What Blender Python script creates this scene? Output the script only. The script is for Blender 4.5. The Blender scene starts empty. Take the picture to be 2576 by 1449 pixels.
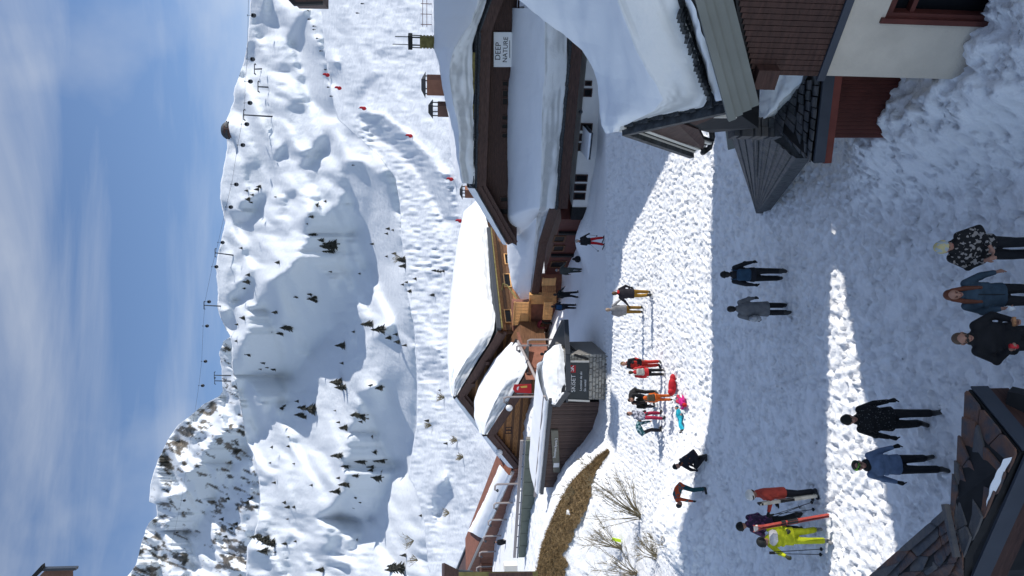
import bpy, math, random
import numpy as np
from mathutils import Vector, Matrix

random.seed(7)
np.random.seed(7)
scene = bpy.context.scene
COL = scene.collection
R = math.radians

# ------------------------------------------------------------------ camera
CAMH, PITCH, FPX = 9.25, R(5.52), 1937.0          # FPX: focal length for a 2576 px wide picture
CT, ST = math.cos(PITCH), math.sin(PITCH)
CAM = Vector((0, 0, CAMH))
cam_d = bpy.data.cameras.new('camera')
cam = bpy.data.objects.new('camera', cam_d)
COL.objects.link(cam)
scene.camera = cam
cam_d.sensor_fit = 'HORIZONTAL'
cam_d.sensor_width = 36.0
cam_d.lens = 36.0 * FPX / 2576.0
cam_d.clip_start, cam_d.clip_end = 0.1, 6000
_fw, _up = Vector((0, CT, -ST)), Vector((0, ST, CT))
m = Matrix.Identity(4)
m.col[0][:3] = -_up                                # the phone was held upright: the picture's right is the world's down
m.col[1][:3] = (1, 0, 0)
m.col[2][:3] = -_fw
m.translation = CAM
cam.matrix_world = m

# ------------------------------------------------------------------ light
SUN_EL, SUN_AZ = R(36), R(2.0)                     # from the right, a touch behind the camera
TO_SUN = Vector((math.cos(SUN_EL) * math.cos(SUN_AZ), -math.cos(SUN_EL) * math.sin(SUN_AZ), math.sin(SUN_EL)))
sun_d = bpy.data.lights.new('sun', 'SUN')
sun_d.energy = 3.3
sun_d.angle = R(0.5)
sun_d.color = (1.0, 0.96, 0.9)
sun = bpy.data.objects.new('sun', sun_d)
COL.objects.link(sun)
sun.location = (60, -5, 60)
sun.rotation_euler = TO_SUN.to_track_quat('Z', 'Y').to_euler()
world = bpy.data.worlds.new('World')
scene.world = world
world.use_nodes = True
wt = world.node_tree
wt.nodes.clear()
wo = wt.nodes.new('ShaderNodeOutputWorld')
bg = wt.nodes.new('ShaderNodeBackground')
sky = wt.nodes.new('ShaderNodeTexSky')
sky.sky_type = 'NISHITA'
sky.sun_disc = False
sky.sun_elevation = SUN_EL
sky.sun_rotation = R(90) + SUN_AZ
sky.altitude = 2000
sky.air_density, sky.dust_density, sky.ozone_density = 0.85, 0.05, 2.0
bg.inputs['Strength'].default_value = 0.125
# thin cirrus drawn out along the wind, the same all round the sky
tc = wt.nodes.new('ShaderNodeTexCoord')
mp = wt.nodes.new('ShaderNodeMapping')
mp.inputs['Rotation'].default_value = (0.0, R(8), R(25))
mp.inputs['Scale'].default_value = (1.1, 2.0, 7.5)
n1 = wt.nodes.new('ShaderNodeTexNoise')
n1.inputs['Scale'].default_value = 1.7
n1.inputs['Detail'].default_value = 7
n1.inputs['Roughness'].default_value = 0.55
n1.inputs['Distortion'].default_value = 0.35
n2 = wt.nodes.new('ShaderNodeTexNoise')
n2.inputs['Scale'].default_value = 2.6
n2.inputs['Detail'].default_value = 6
r1 = wt.nodes.new('ShaderNodeMapRange')
r1.inputs[1].default_value, r1.inputs[2].default_value = 0.44, 0.84
r1.inputs[3].default_value, r1.inputs[4].default_value = 0.0, 0.46
r2 = wt.nodes.new('ShaderNodeMapRange')
r2.inputs[1].default_value, r2.inputs[2].default_value = 0.52, 0.78
r2.inputs[3].default_value, r2.inputs[4].default_value = 0.0, 0.5
ad = wt.nodes.new('ShaderNodeMath'); ad.operation = 'ADD'; ad.use_clamp = True
mx = wt.nodes.new('ShaderNodeMix'); mx.data_type = 'RGBA'
mx.inputs[7].default_value = (5.0, 5.15, 5.3, 1)
L = wt.links.new
L(tc.outputs['Generated'], mp.inputs['Vector']); L(mp.outputs[0], n1.inputs['Vector']); L(tc.outputs['Generated'], n2.inputs['Vector'])
L(n1.outputs['Fac'], r1.inputs[0]); L(n2.outputs['Fac'], r2.inputs[0])
L(r1.outputs[0], ad.inputs[0]); L(r2.outputs[0], ad.inputs[1])
L(ad.outputs[0], mx.inputs[0]); L(sky.outputs[0], mx.inputs[6]); L(mx.outputs[2], bg.inputs['Color']); L(bg.outputs[0], wo.inputs['Surface'])
vs = scene.view_settings
scene.display_settings.display_device = 'sRGB'
vs.view_transform = 'Standard'
vs.look = 'None'
vs.exposure = 0.44
vs.gamma = 1.0
vs.use_curve_mapping = False

# ------------------------------------------------------------------ helpers
def ray(x, y):
    ux, uv = 724.5 - y, 1288.0 - x
    return Vector((ux, FPX * CT + uv * ST, uv * CT - FPX * ST))
def P(x, y, Y):                                    # the point seen at (x, y) of a 2576 px picture, Y metres out
    r = ray(x, y)
    return CAM + r * (Y / r.y)
def G(x, y, z=0.0):                                # ... at height z
    r = ray(x, y)
    return CAM + r * ((z - CAMH) / r.z)
def V(x, y, p0, n):                                # ... on the vertical plane through p0 with normal n (2D)
    r = ray(x, y)
    t = ((p0[0] - CAM.x) * n[0] + (p0[1] - CAM.y) * n[1]) / (r.x * n[0] + r.y * n[1])
    return CAM + r * t

def mat(name, col, rough=0.7, metal=0.0, var=0.0, scale=4.0, bump=0.0, bscale=None, col2=None, stretch=(1, 1, 1), spec=0.3, detail=5):
    mt = bpy.data.materials.new(name)
    mt.use_nodes = True
    nt = mt.node_tree
    b = nt.nodes['Principled BSDF']
    b.inputs['Roughness'].default_value = rough
    b.inputs['Metallic'].default_value = metal
    b.inputs['Specular IOR Level'].default_value = spec
    b.inputs['Base Color'].default_value = (*col, 1)
    if var or col2 or bump:
        t = nt.nodes.new('ShaderNodeTexCoord')
        mpp = nt.nodes.new('ShaderNodeMapping')
        mpp.inputs['Scale'].default_value = stretch
        nt.links.new(t.outputs['Object'], mpp.inputs['Vector'])
        if var or col2:
            n = nt.nodes.new('ShaderNodeTexNoise')
            n.inputs['Scale'].default_value = scale
            n.inputs['Detail'].default_value = detail
            nt.links.new(mpp.outputs[0], n.inputs['Vector'])
            rp = nt.nodes.new('ShaderNodeValToRGB')
            c2 = col2 or tuple(c * (1 + var) for c in col)
            c1 = col if col2 else tuple(c * (1 - var) for c in col)
            rp.color_ramp.elements[0].color = (*c1, 1)
            rp.color_ramp.elements[1].color = (*c2, 1)
            rp.color_ramp.elements[0].position = 0.33
            rp.color_ramp.elements[1].position = 0.67
            nt.links.new(n.outputs['Fac'], rp.inputs[0])
            nt.links.new(rp.outputs[0], b.inputs['Base Color'])
        if bump:
            n = nt.nodes.new('ShaderNodeTexNoise')
            n.inputs['Scale'].default_value = bscale or scale
            n.inputs['Detail'].default_value = 6
            nt.links.new(mpp.outputs[0], n.inputs['Vector'])
            bp = nt.nodes.new('ShaderNodeBump')
            bp.inputs['Strength'].default_value = min(bump, 1)
            bp.inputs['Distance'].default_value = 0.05 * max(bump, 1)
            nt.links.new(n.outputs['Fac'], bp.inputs['Height'])
            nt.links.new(bp.outputs[0], b.inputs['Normal'])
    return mt

class MB:
    """collects faces; build() links them as one mesh object"""
    def __init__(s): s.v, s.f, s.m = [], [], []
    def add(s, vs, fs, mi=0):
        k = len(s.v)
        s.v += [tuple(q) for q in vs]
        s.f += [tuple(i + k for i in f) for f in fs]
        s.m += [mi] * len(fs)
    def poly(s, pts, mi=0): s.add(pts, [tuple(range(len(pts)))], mi)
    def slab(s, pts, d, mi=0):                     # polygon extruded by vector d
        n = len(pts); d = Vector(d)
        pts = [Vector(q) for q in pts]
        fs = [tuple(range(n)), tuple(range(2 * n - 1, n - 1, -1))]
        fs += [(i, i + n, (i + 1) % n + n, (i + 1) % n) for i in range(n)]
        s.add(pts + [q + d for q in pts], fs, mi)
    def box(s, c, ax, ay, az, mi=0):               # centre and three half axes
        c, ax, ay, az = Vector(c), Vector(ax), Vector(ay), Vector(az)
        vs = [c + ax * i + ay * j + az * k for i in (-1, 1) for j in (-1, 1) for k in (-1, 1)]
        s.add(vs, [(0, 1, 3, 2), (4, 6, 7, 5), (0, 4, 5, 1), (2, 3, 7, 6), (0, 2, 6, 4), (1, 5, 7, 3)], mi)
    def abox(s, x0, x1, y0, y1, z0, z1, mi=0):
        s.box(((x0 + x1) / 2, (y0 + y1) / 2, (z0 + z1) / 2), ((x1 - x0) / 2, 0, 0), (0, (y1 - y0) / 2, 0), (0, 0, (z1 - z0) / 2), mi)
    def beam(s, a, b, w, h, mi=0, up=(0, 0, 1)):
        a, b = Vector(a), Vector(b)
        d = (b - a)
        sd = d.cross(Vector(up)).normalized()
        u = sd.cross(d).normalized()
        s.box((a + b) / 2, d / 2, sd * w / 2, u * h / 2, mi)
    def tube(s, pts, r, n=6, mi=0, r1=None, cap=True):
        pts = [Vector(q) for q in pts]
        rings = []
        for i, q in enumerate(pts):
            t = (pts[min(i + 1, len(pts) - 1)] - pts[max(i - 1, 0)]).normalized()
            a = t.cross(Vector((0, 0, 1)) if abs(t.z) < .9 else Vector((1, 0, 0))).normalized()
            b = t.cross(a)
            rr = r if r1 is None else r + (r1 - r) * i / (len(pts) - 1)
            rings.append([q + a * (rr * math.cos(6.2832 * k / n)) + b * (rr * math.sin(6.2832 * k / n)) for k in range(n)])
        vs = [q for rg in rings for q in rg]
        fs = [(i * n + k, i * n + (k + 1) % n, (i + 1) * n + (k + 1) % n, (i + 1) * n + k) for i in range(len(pts) - 1) for k in range(n)]
        if cap: fs += [tuple(range(n - 1, -1, -1)), tuple(range((len(pts) - 1) * n, len(pts) * n))]
        s.add(vs, fs, mi)
    def ball(s, c, rx, ry=None, rz=None, n=10, mi=0, M=None, z0=-1.0, z1=1.0):
        c = Vector(c); ry = ry or rx; rz = rz or rx
        k = max(5, n // 2 + 1)
        vs, fs = [], []
        for i in range(k + 1):
            zz = z0 + (z1 - z0) * i / k
            if z0 == -1 and z1 == 1: zz = -math.cos(math.pi * i / k)
            rr = math.sqrt(max(0, 1 - zz * zz)) + 1e-4
            for j in range(n):
                q = Vector((rx * rr * math.cos(6.2832 * j / n), ry * rr * math.sin(6.2832 * j / n), rz * zz))
                vs.append(c + (M @ q if M else q))
        for i in range(k):
            for j in range(n):
                fs.append((i * n + j, i * n + (j + 1) % n, (i + 1) * n + (j + 1) % n, (i + 1) * n + j))
        fs += [tuple(range(n - 1, -1, -1)), tuple(range(k * n, k * n + n))]
        s.add(vs, fs, mi)
    def mesh(s, name, mats, smooth=False):
        me = bpy.data.meshes.new(name)
        me.from_pydata(s.v, [], s.f)
        for mm in (mats if isinstance(mats, (list, tuple)) else [mats]): me.materials.append(mm)
        if any(s.m): me.polygons.foreach_set('material_index', s.m)
        if smooth: me.polygons.foreach_set('use_smooth', [True] * len(s.f))
        me.update()
        return me
    def build(s, name, mats, parent=None, smooth=False, origin=None):
        if origin is not None:
            o = Vector(origin); s.v = [tuple(Vector(q) - o) for q in s.v]
        return link(name, s.mesh(name, mats, smooth), parent, origin)

def link(name, me, parent=None, loc=None):
    o = bpy.data.objects.new(name, me)
    COL.objects.link(o)
    if parent is not None:
        o.parent = parent
        off = total_off(parent)
        if loc is None: o.location = -off
        else: o.location = Vector(loc) - off
    elif loc is not None: o.location = loc
    return o
def total_off(p):                                  # things built in world coordinates: their empties are unrotated
    v = Vector((0, 0, 0))
    while p is not None:
        v += p.location; p = p.parent
    return v
def tag(o, label=None, cat=None, group=None, kind=None):
    if label: o['label'] = label
    if cat: o['category'] = cat
    if group: o['group'] = group
    if kind: o['kind'] = kind
    return o
def thing(name, label, cat, loc=(0, 0, 0), group=None):
    o = bpy.data.objects.new(name, None)
    o.empty_display_size = .3
    COL.objects.link(o)
    o.location = loc
    return tag(o, label, cat, group)
def grid_mesh(name, X, Y, Z, mats, smooth=True, attr=None):
    """X, Y, Z: (n, m) arrays"""
    n, m_ = X.shape
    co = np.stack([X, Y, Z], -1).reshape(-1, 3).astype(np.float32)
    i = np.arange(n * m_).reshape(n, m_)
    q = np.stack([i[:-1, :-1], i[:-1, 1:], i[1:, 1:], i[1:, :-1]], -1).reshape(-1, 4)
    me = bpy.data.meshes.new(name)
    me.vertices.add(len(co)); me.vertices.foreach_set('co', co.ravel())
    me.loops.add(q.size); me.loops.foreach_set('vertex_index', q.ravel().astype(np.int32))
    me.polygons.add(len(q)); me.polygons.foreach_set('loop_start', (np.arange(len(q)) * 4).astype(np.int32))
    me.update(calc_edges=True)
    if smooth: me.polygons.foreach_set('use_smooth', np.ones(len(q), bool))
    for mm in (mats if isinstance(mats, (list, tuple)) else [mats]): me.materials.append(mm)
    if attr is not None:
        a = me.attributes.new('rock', 'FLOAT', 'POINT')
        a.data.foreach_set('value', attr.ravel().astype(np.float32))
    return me
_perm = np.random.rand(512, 512)
def vnoise(x, y, seed=0):
    x = x + seed * 17.31; y = y + seed * 9.77
    xi, yi = np.floor(x).astype(int), np.floor(y).astype(int)
    fx, fy = x - xi, y - yi
    fx = fx * fx * (3 - 2 * fx); fy = fy * fy * (3 - 2 * fy)
    g = lambda a, b: _perm[a % 512, b % 512]
    return (g(xi, yi) * (1 - fx) + g(xi + 1, yi) * fx) * (1 - fy) + (g(xi, yi + 1) * (1 - fx) + g(xi + 1, yi + 1) * fx) * fy
def fbm(x, y, o=4, seed=0, g=0.5):
    s, a, t = 0, 1, 0
    for k in range(o):
        s = s + a * vnoise(x * 2 ** k, y * 2 ** k, seed + k * 3); t += a; a *= g
    return s / t
def sstep(a, b, x):
    t = np.clip((x - a) / (b - a), 0, 1)
    return t * t * (3 - 2 * t)
def inpoly(poly, X, Y):
    ins = np.zeros(X.shape, bool)
    n = len(poly)
    for i in range(n):
        x1, y1 = poly[i]; x2, y2 = poly[(i + 1) % n]
        if y1 == y2: continue
        c = ((y1 > Y) != (y2 > Y)) & (X < (x2 - x1) * (Y - y1) / (y2 - y1) + x1)
        ins ^= c
    return ins
def resample(pts, n):
    pts = [Vector(q) for q in pts]
    d = [0]
    for a, b in zip(pts, pts[1:]): d.append(d[-1] + (b - a).length)
    out = []
    for k in range(n):
        t = d[-1] * k / (n - 1); i = 0
        while i < len(pts) - 2 and d[i + 1] < t: i += 1
        u = (t - d[i]) / max(1e-6, d[i + 1] - d[i])
        out.append(pts[i].lerp(pts[i + 1], u))
    return out
def snow_loft(rows, n=70, sub=10, smooth_x=2, noise=0.03, name='snow_cover', parent=None, m=None, nscale=1.2, close=True, sharp=(), strata=0.0):
    """a snow body through polylines laid one above the other; Catmull-Rom between them"""
    if len({len(r) for r in rows}) == 1 and len(rows[0]) > 3:                   # corresponding points: blend by index
        ts = np.linspace(0, len(rows[0]) - 1.0001, n); ki = ts.astype(int); kf = (ts - ki)[:, None]
        Q = [np.array([tuple(q) for q in r]) for r in rows]
        A = np.array([q[ki] * (1 - kf) + q[ki + 1] * kf for q in Q])
    else: A = np.array([[tuple(q) for q in resample(r, n)] for r in rows])          # rows, n, 3
    for _ in range(smooth_x):
        A[:, 1:-1] = (A[:, :-2] + 2 * A[:, 1:-1] + A[:, 2:]) / 4
    out = []
    K = len(A)
    for i in range(K - 1):
        p0, p1, p2, p3 = A[max(i - 1, 0)], A[i], A[i + 1], A[min(i + 2, K - 1)]
        if i in sharp: p0 = p1
        if i + 1 in sharp: p3 = p2
        for k in range(sub):
            t = k / sub
            out.append(.5 * (2 * p1 + (p2 - p0) * t + (2 * p0 - 5 * p1 + 4 * p2 - p3) * t * t + (3 * p1 - p0 - 3 * p2 + p3) * t ** 3))
    out.append(A[-1])
    B = np.array(out)
    nz = fbm(B[..., 0] * nscale, B[..., 1] * nscale + B[..., 2] * 2.3 * nscale, 4) - .5
    B[..., 2] += nz * noise * 2
    B[..., 1] += (fbm(B[..., 0] * nscale * 1.3 + 5, B[..., 2] * nscale * 2 + 3, 3) - .5) * noise * 2
    lay = None
    if strata:                                       # layers of old snowfall standing out on the broken edge
        k = sub + 1
        u = np.linspace(0, 1, k)[:, None] * np.ones((1, n)); sx = np.cumsum(np.linalg.norm(np.diff(B[:k], axis=1, prepend=B[:k, :1]), axis=2), 1)
        hgt = np.linalg.norm(B[sub] - B[0], axis=1)[None] + .2
        la = fbm(u * hgt * 6.5 + .9 * fbm(sx * .5, u * 2, 3, 7), sx * .35, 3, 5) - .5
        lump = fbm(sx * 1.2, u * 2.2, 4, 15) - .5
        d = (la * .7 + lump * 1.1) * strata * np.sin(np.linspace(0, np.pi, k))[:, None] ** .4
        B[:k, :, 0] -= d * .4; B[:k, :, 1] -= d
        lay = np.zeros(B.shape[:2]); lay[:k] = np.clip(.5 + la * 2.2 + lump * .8, 0, 1)
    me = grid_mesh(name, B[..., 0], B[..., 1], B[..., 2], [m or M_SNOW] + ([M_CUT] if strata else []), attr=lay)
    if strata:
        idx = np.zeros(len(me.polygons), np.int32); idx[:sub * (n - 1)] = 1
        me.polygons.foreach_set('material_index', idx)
    return link(name, me, parent)

# ------------------------------------------------------------------ materials
def snow_mat(name, col=(0.83, 0.855, 0.89), bump=0.35, scale=5.0, coords='Object', dist=None):
    mt = bpy.data.materials.new(name)
    mt.use_nodes = True
    nt = mt.node_tree
    b = nt.nodes['Principled BSDF']
    b.inputs['Base Color'].default_value = (*col, 1)
    b.inputs['Roughness'].default_value = 0.62
    b.inputs['Specular IOR Level'].default_value = 0.25
    t = nt.nodes.new('ShaderNodeTexCoord')
    n = nt.nodes.new('ShaderNodeTexNoise')
    n.inputs['Scale'].default_value = scale
    n.inputs['Detail'].default_value = 8
    n.inputs['Roughness'].default_value = 0.6
    nt.links.new(t.outputs[coords], n.inputs['Vector'])
    bp = nt.nodes.new('ShaderNodeBump')
    bp.inputs['Strength'].default_value = bump
    bp.inputs['Distance'].default_value = dist or 0.21 / scale
    nt.links.new(n.outputs['Fac'], bp.inputs['Height'])
    nt.links.new(bp.outputs[0], b.inputs['Normal'])
    return mt
M_SNOW = snow_mat('roof_snow', bump=.25, scale=3)
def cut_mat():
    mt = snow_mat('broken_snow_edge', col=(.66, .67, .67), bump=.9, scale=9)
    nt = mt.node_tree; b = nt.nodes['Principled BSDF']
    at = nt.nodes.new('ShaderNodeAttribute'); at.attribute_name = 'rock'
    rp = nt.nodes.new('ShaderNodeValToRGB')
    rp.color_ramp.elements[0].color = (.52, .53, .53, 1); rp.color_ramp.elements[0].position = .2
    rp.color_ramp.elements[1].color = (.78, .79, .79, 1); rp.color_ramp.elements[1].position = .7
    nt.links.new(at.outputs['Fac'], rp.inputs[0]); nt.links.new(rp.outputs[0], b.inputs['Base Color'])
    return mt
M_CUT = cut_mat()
M_PACK = snow_mat('trodden_snow', col=(.83, .845, .865), bump=1.0, scale=8, dist=.045)
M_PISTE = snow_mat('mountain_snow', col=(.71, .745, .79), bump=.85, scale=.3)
M_WOODDK = mat('dark_brown_boards', (.058, .028, .022), .6, var=.25, scale=3, stretch=(1, 1, 6), bump=.3)
M_RED = mat('red_brown_paint', (.095, .026, .02), .55, var=.2, scale=3, bump=.15)
M_FASC = mat('brown_fascia', (.075, .04, .032), .6, var=.3, scale=2.5, stretch=(1, 1, 8), bump=.2)
M_GREYF = mat('grey_green_metal_edge', (.17, .18, .165), .45, var=.1, scale=1.5)
M_PLASTER = mat('cream_plaster', (.52, .47, .40), .85, var=.07, scale=2, bump=.3, bscale=20)
M_PLASTW = mat('white_plaster', (.82, .79, .75), .85, var=.05, scale=1)
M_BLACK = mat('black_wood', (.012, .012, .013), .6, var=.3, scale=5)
M_TILE = mat('dark_slate', (.045, .05, .055), .55, var=.45, scale=7, bump=.5, bscale=12)
M_SLATE = mat('weathered_slate', (.05, .058, .07), .6, col2=(.11, .105, .105), scale=5, bump=.5, bscale=14)
M_LAUZE = mat('rusty_stone_slab', (.06, .066, .078), .75, col2=(.17, .085, .055), scale=5, bump=.6, bscale=10)
M_LAUZE2 = mat('grey_stone_slab', (.075, .08, .09), .75, col2=(.13, .115, .105), scale=3.2, bump=.6, bscale=10)
M_BLUEGREY = mat('blue_grey_fascia', (.05, .058, .075), .5, var=.1, scale=2)
M_GLASS = mat('dark_glass', (.006, .007, .009), .3, spec=.1)
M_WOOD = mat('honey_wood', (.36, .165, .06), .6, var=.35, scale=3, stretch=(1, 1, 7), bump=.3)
M_WOODL = mat('pale_slats', (.72, .40, .16), .6, var=.15, scale=4, bump=.2)
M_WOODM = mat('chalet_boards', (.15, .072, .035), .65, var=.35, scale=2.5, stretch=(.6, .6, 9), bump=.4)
M_BRICK = mat('brick_red_render', (.24, .1, .065), .8, var=.2, scale=2, bump=.3, bscale=9)
M_CHIM = mat('terracotta_chimney', (.33, .15, .095), .85, var=.1, scale=2, bump=.2, bscale=12)
M_CHIMD = mat('brown_chimney', (.15, .085, .065), .85, var=.12, scale=2, bump=.2, bscale=12)
M_GREEN = mat('grey_green_panel', (.15, .17, .135), .6, var=.12, scale=2, bump=.25, bscale=8)
M_METAL = mat('galvanised_steel', (.32, .33, .34), .4, metal=.6)
M_STEELD = mat('dark_steel', (.06, .065, .075), .45, metal=.4)
M_PINKP = mat('weathered_pole', (.34, .3, .29), .6)
M_WHITE = mat('white_panel', (.78, .79, .8), .5)
M_CREAM = mat('cream_trim', (.74, .7, .62), .6)
M_EAVE = mat('red_eave_paint', (.17, .042, .03), .55, var=.2, scale=3)
M_LETTER = mat('dark_lettering', (.03, .035, .04), .5)
M_SIGNG = mat('anthracite_sign', (.045, .052, .055), .4)
M_SIGNO = mat('olive_board', (.17, .165, .135), .6, var=.06, scale=3)
M_LOGO = mat('red_sign', (.42, .012, .02), .45)
M_REDB = mat('red_banner', (.62, .03, .035), .5)
M_YEL = mat('yellow_print', (.85, .55, .12), .5)
M_STONEW = mat('wall_stone', (.24, .235, .22), .85, col2=(.42, .39, .33), scale=4, bump=.4, bscale=12)
M_STONEW2 = mat('pale_wall_stone', (.34, .33, .3), .85, col2=(.5, .47, .4), scale=4, bump=.4, bscale=12)
M_MORTAR = mat('mortar', (.2, .19, .175), .9)
M_GRASS = mat('dry_grass', (.33, .23, .11), .9, col2=(.17, .115, .055), scale=9)
M_SOIL = mat('brown_turf', (.11, .075, .04), .95, col2=(.25, .175, .09), scale=6, bump=.8, bscale=30)
M_BRANCH = mat('bare_twigs', (.22, .18, .105), .8, var=.3, scale=3)
M_BARK = mat('bark', (.06, .05, .04), .9, var=.3, scale=9)
M_NEEDLE = mat('conifer_needles', (.03, .033, .027), .85, col2=(.065, .06, .047), scale=3)
M_ROCK = mat('rock', (.10, .095, .085), .9, col2=(.2, .175, .15), scale=.3)
M_GOLD = mat('mossy_wood', (.2, .17, .06), .8, var=.3, scale=3)
# ------------------------------------------------------------------ ground
BX = [-60, -30, -16, -14.4, -12.1, -10.5, -9.3, -8.3, -7.2, 60]
BZ = [6.5, 5.2, 4.1, 3.74, 2.88, 2.0, .93, .25, 0, 0]
PY = [-50, 29, 32, 34, 37, 39.5, 41, 42.5, 45, 47, 52, 300]
PZ = [0, 0, .03, .07, .27, .6, 1, .93, .8, .72, .66, .6]
def gz(X, Y):
    X, Y = np.asarray(X, float), np.asarray(Y, float)
    bank = np.interp(X, BX, BZ) * np.interp(Y, PY, PZ)
    back = 2.5 * sstep(-1.5, -11, X) * sstep(45, 54, Y)
    z = np.maximum(bank, back)
    # ploughed bank against the near house and its porch
    z = z + 1.0 * sstep(1.7, 3.3, X + .12 * (Y - 12)) * sstep(17.5, 13.4, Y) * sstep(3, 8, Y)
    z = z + .22 * np.exp(-((X - 2.4) ** 2 + (Y - 12.6) ** 2) / .8)
    # the street falls away a little in front of the lodge
    z = z - .8 * sstep(41, 46.5, Y) * sstep(-3, 1, X)
    t = (X - 5.1) * .51 + (Y - 49.4) * .86          # distance behind the lodge front
    z = z + .22 * sstep(-.6, .35, t) * sstep(-3, 2, X) * (.6 + .4 * np.sin(X * 1.3)) * sstep(40, 44, Y)
    z = z + .9 * np.exp(-((X - 3.2) ** 2 / 2.5 + (Y - 50.5) ** 2 / 1.2))
    z = z + 1.45 * np.exp(-((X + 8.7) ** 2 / 3.2 + (Y - 26.6) ** 2 / 8)) + .5 * np.exp(-((X + 6.2) ** 2 / 2 + (Y - 26.3) ** 2 / 3))
    # kerb of packed snow beyond the plaza
    z = z + .18 * np.exp(-((Y - 39.3 - .25 * np.sin(X * .9)) / .45) ** 2) * sstep(4, 1, X) * sstep(-8, -5, X)
    return z
def gpt(x, y):
    """first point of the ground met by the line of sight through a picture position"""
    r = ray(x, y); r = np.array(r) / r.y
    Y = np.arange(5, 80, .02); Z = CAMH + r[2] * Y; X = r[0] * Y
    k = int(np.argmax(Z <= gz(X, Y)))
    return Vector((X[k], Y[k], float(gz(X[k], Y[k]))))
def add_slush_and_shade(mt):  # greys the footprint hollows: compacted slush, plus occlusion shade painted into the colour
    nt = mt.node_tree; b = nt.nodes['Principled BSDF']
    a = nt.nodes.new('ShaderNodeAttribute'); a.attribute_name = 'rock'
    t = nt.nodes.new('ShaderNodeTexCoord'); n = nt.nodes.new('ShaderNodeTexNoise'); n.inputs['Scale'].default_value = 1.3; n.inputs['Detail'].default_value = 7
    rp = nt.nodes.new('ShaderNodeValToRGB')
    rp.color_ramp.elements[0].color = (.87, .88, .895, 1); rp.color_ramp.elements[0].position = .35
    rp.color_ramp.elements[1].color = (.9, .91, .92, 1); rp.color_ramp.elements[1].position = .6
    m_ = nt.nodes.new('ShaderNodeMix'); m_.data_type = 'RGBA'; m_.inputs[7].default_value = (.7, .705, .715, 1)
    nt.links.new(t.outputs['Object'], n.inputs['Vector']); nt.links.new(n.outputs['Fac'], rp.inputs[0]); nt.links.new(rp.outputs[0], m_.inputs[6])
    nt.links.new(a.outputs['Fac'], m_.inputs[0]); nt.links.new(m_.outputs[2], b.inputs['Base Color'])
add_slush_and_shade(M_PACK)
def make_ground():
    xs = np.concatenate([np.arange(-60, -20, 1.0), np.arange(-20, -11, .13), np.arange(-11, 9, .05), np.arange(9, 20, .3), np.arange(20, 61, 2.0)])
    ys = np.concatenate([np.arange(-40, 5, 2.0), np.arange(5, 9, .25), np.arange(9, 26, .045), np.arange(26, 34, .07), np.arange(34, 58, .13), np.arange(58, 82, .5)])
    X, Y = np.meshgrid(xs, ys)
    Z = gz(X, Y)
    Z += (fbm(X * .35, Y * .35, 3, 2) - .5) * .16 + (fbm(X * 3.1, Y * 3.1, 4, 5) - .5) * .03
    d = np.clip(sstep(0, .5, Z - .35), 0, 1)
    Z += d * ((fbm(X * 2.4, Y * 2.4, 5, 8) - .5) * .26 + (np.abs(fbm(X * 1.2 + 3, Y * 1.2, 3, 18) - .5)) * .9 * (X > 0) * (Y < 18))
    rs = np.random.RandomState(3)
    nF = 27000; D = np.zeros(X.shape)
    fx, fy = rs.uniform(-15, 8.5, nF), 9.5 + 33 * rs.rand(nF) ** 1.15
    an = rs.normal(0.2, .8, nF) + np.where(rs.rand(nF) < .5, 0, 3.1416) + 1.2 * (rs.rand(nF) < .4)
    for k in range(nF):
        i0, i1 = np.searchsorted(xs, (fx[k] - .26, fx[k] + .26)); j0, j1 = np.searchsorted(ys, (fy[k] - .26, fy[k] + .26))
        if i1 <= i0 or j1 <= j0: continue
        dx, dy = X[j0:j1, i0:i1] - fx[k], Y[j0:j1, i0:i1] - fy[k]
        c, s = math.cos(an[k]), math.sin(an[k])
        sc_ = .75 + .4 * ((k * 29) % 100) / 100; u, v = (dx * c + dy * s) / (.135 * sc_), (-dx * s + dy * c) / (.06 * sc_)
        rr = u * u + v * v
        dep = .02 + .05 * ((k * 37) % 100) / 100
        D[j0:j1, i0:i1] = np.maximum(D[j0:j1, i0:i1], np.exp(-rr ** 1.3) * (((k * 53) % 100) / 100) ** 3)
        Z[j0:j1, i0:i1] += dep * (-np.exp(-rr ** 2) + .42 * np.exp(-(rr - 2.2) ** 2))
    # ski tracks
    for (ax, ay, bx, by) in [(-.2, 12, -3.2, 20.5), (-2.2, 18.5, -9, 21.5), (-1.2, 13.5, -5.3, 17.5), (2.4, 31, -6, 36.5), (5, 37.5, -2, 38.2), (-4.6, 12.4, -1.8, 10.4)]:
        for off in (0, .22):
            tx, ty = bx - ax, by - ay; ln = math.hypot(tx, ty)
            a = ((X - ax) * tx + (Y - ay) * ty) / ln
            q = np.abs(((X - ax) * ty - (Y - ay) * tx) / ln - off + .25 * np.sin(a * .5))
            Z -= .03 * np.exp(-(q / .06) ** 2) * ((a > 0) & (a < ln)) - .02 * np.exp(-((q - .12) / .06) ** 2) * ((a > 0) & (a < ln))
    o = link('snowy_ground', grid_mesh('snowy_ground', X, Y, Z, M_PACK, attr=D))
    return tag(o, 'trodden snow of the village square, criss-crossed with footprints and ski tracks', kind='structure')
make_ground()

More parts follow.
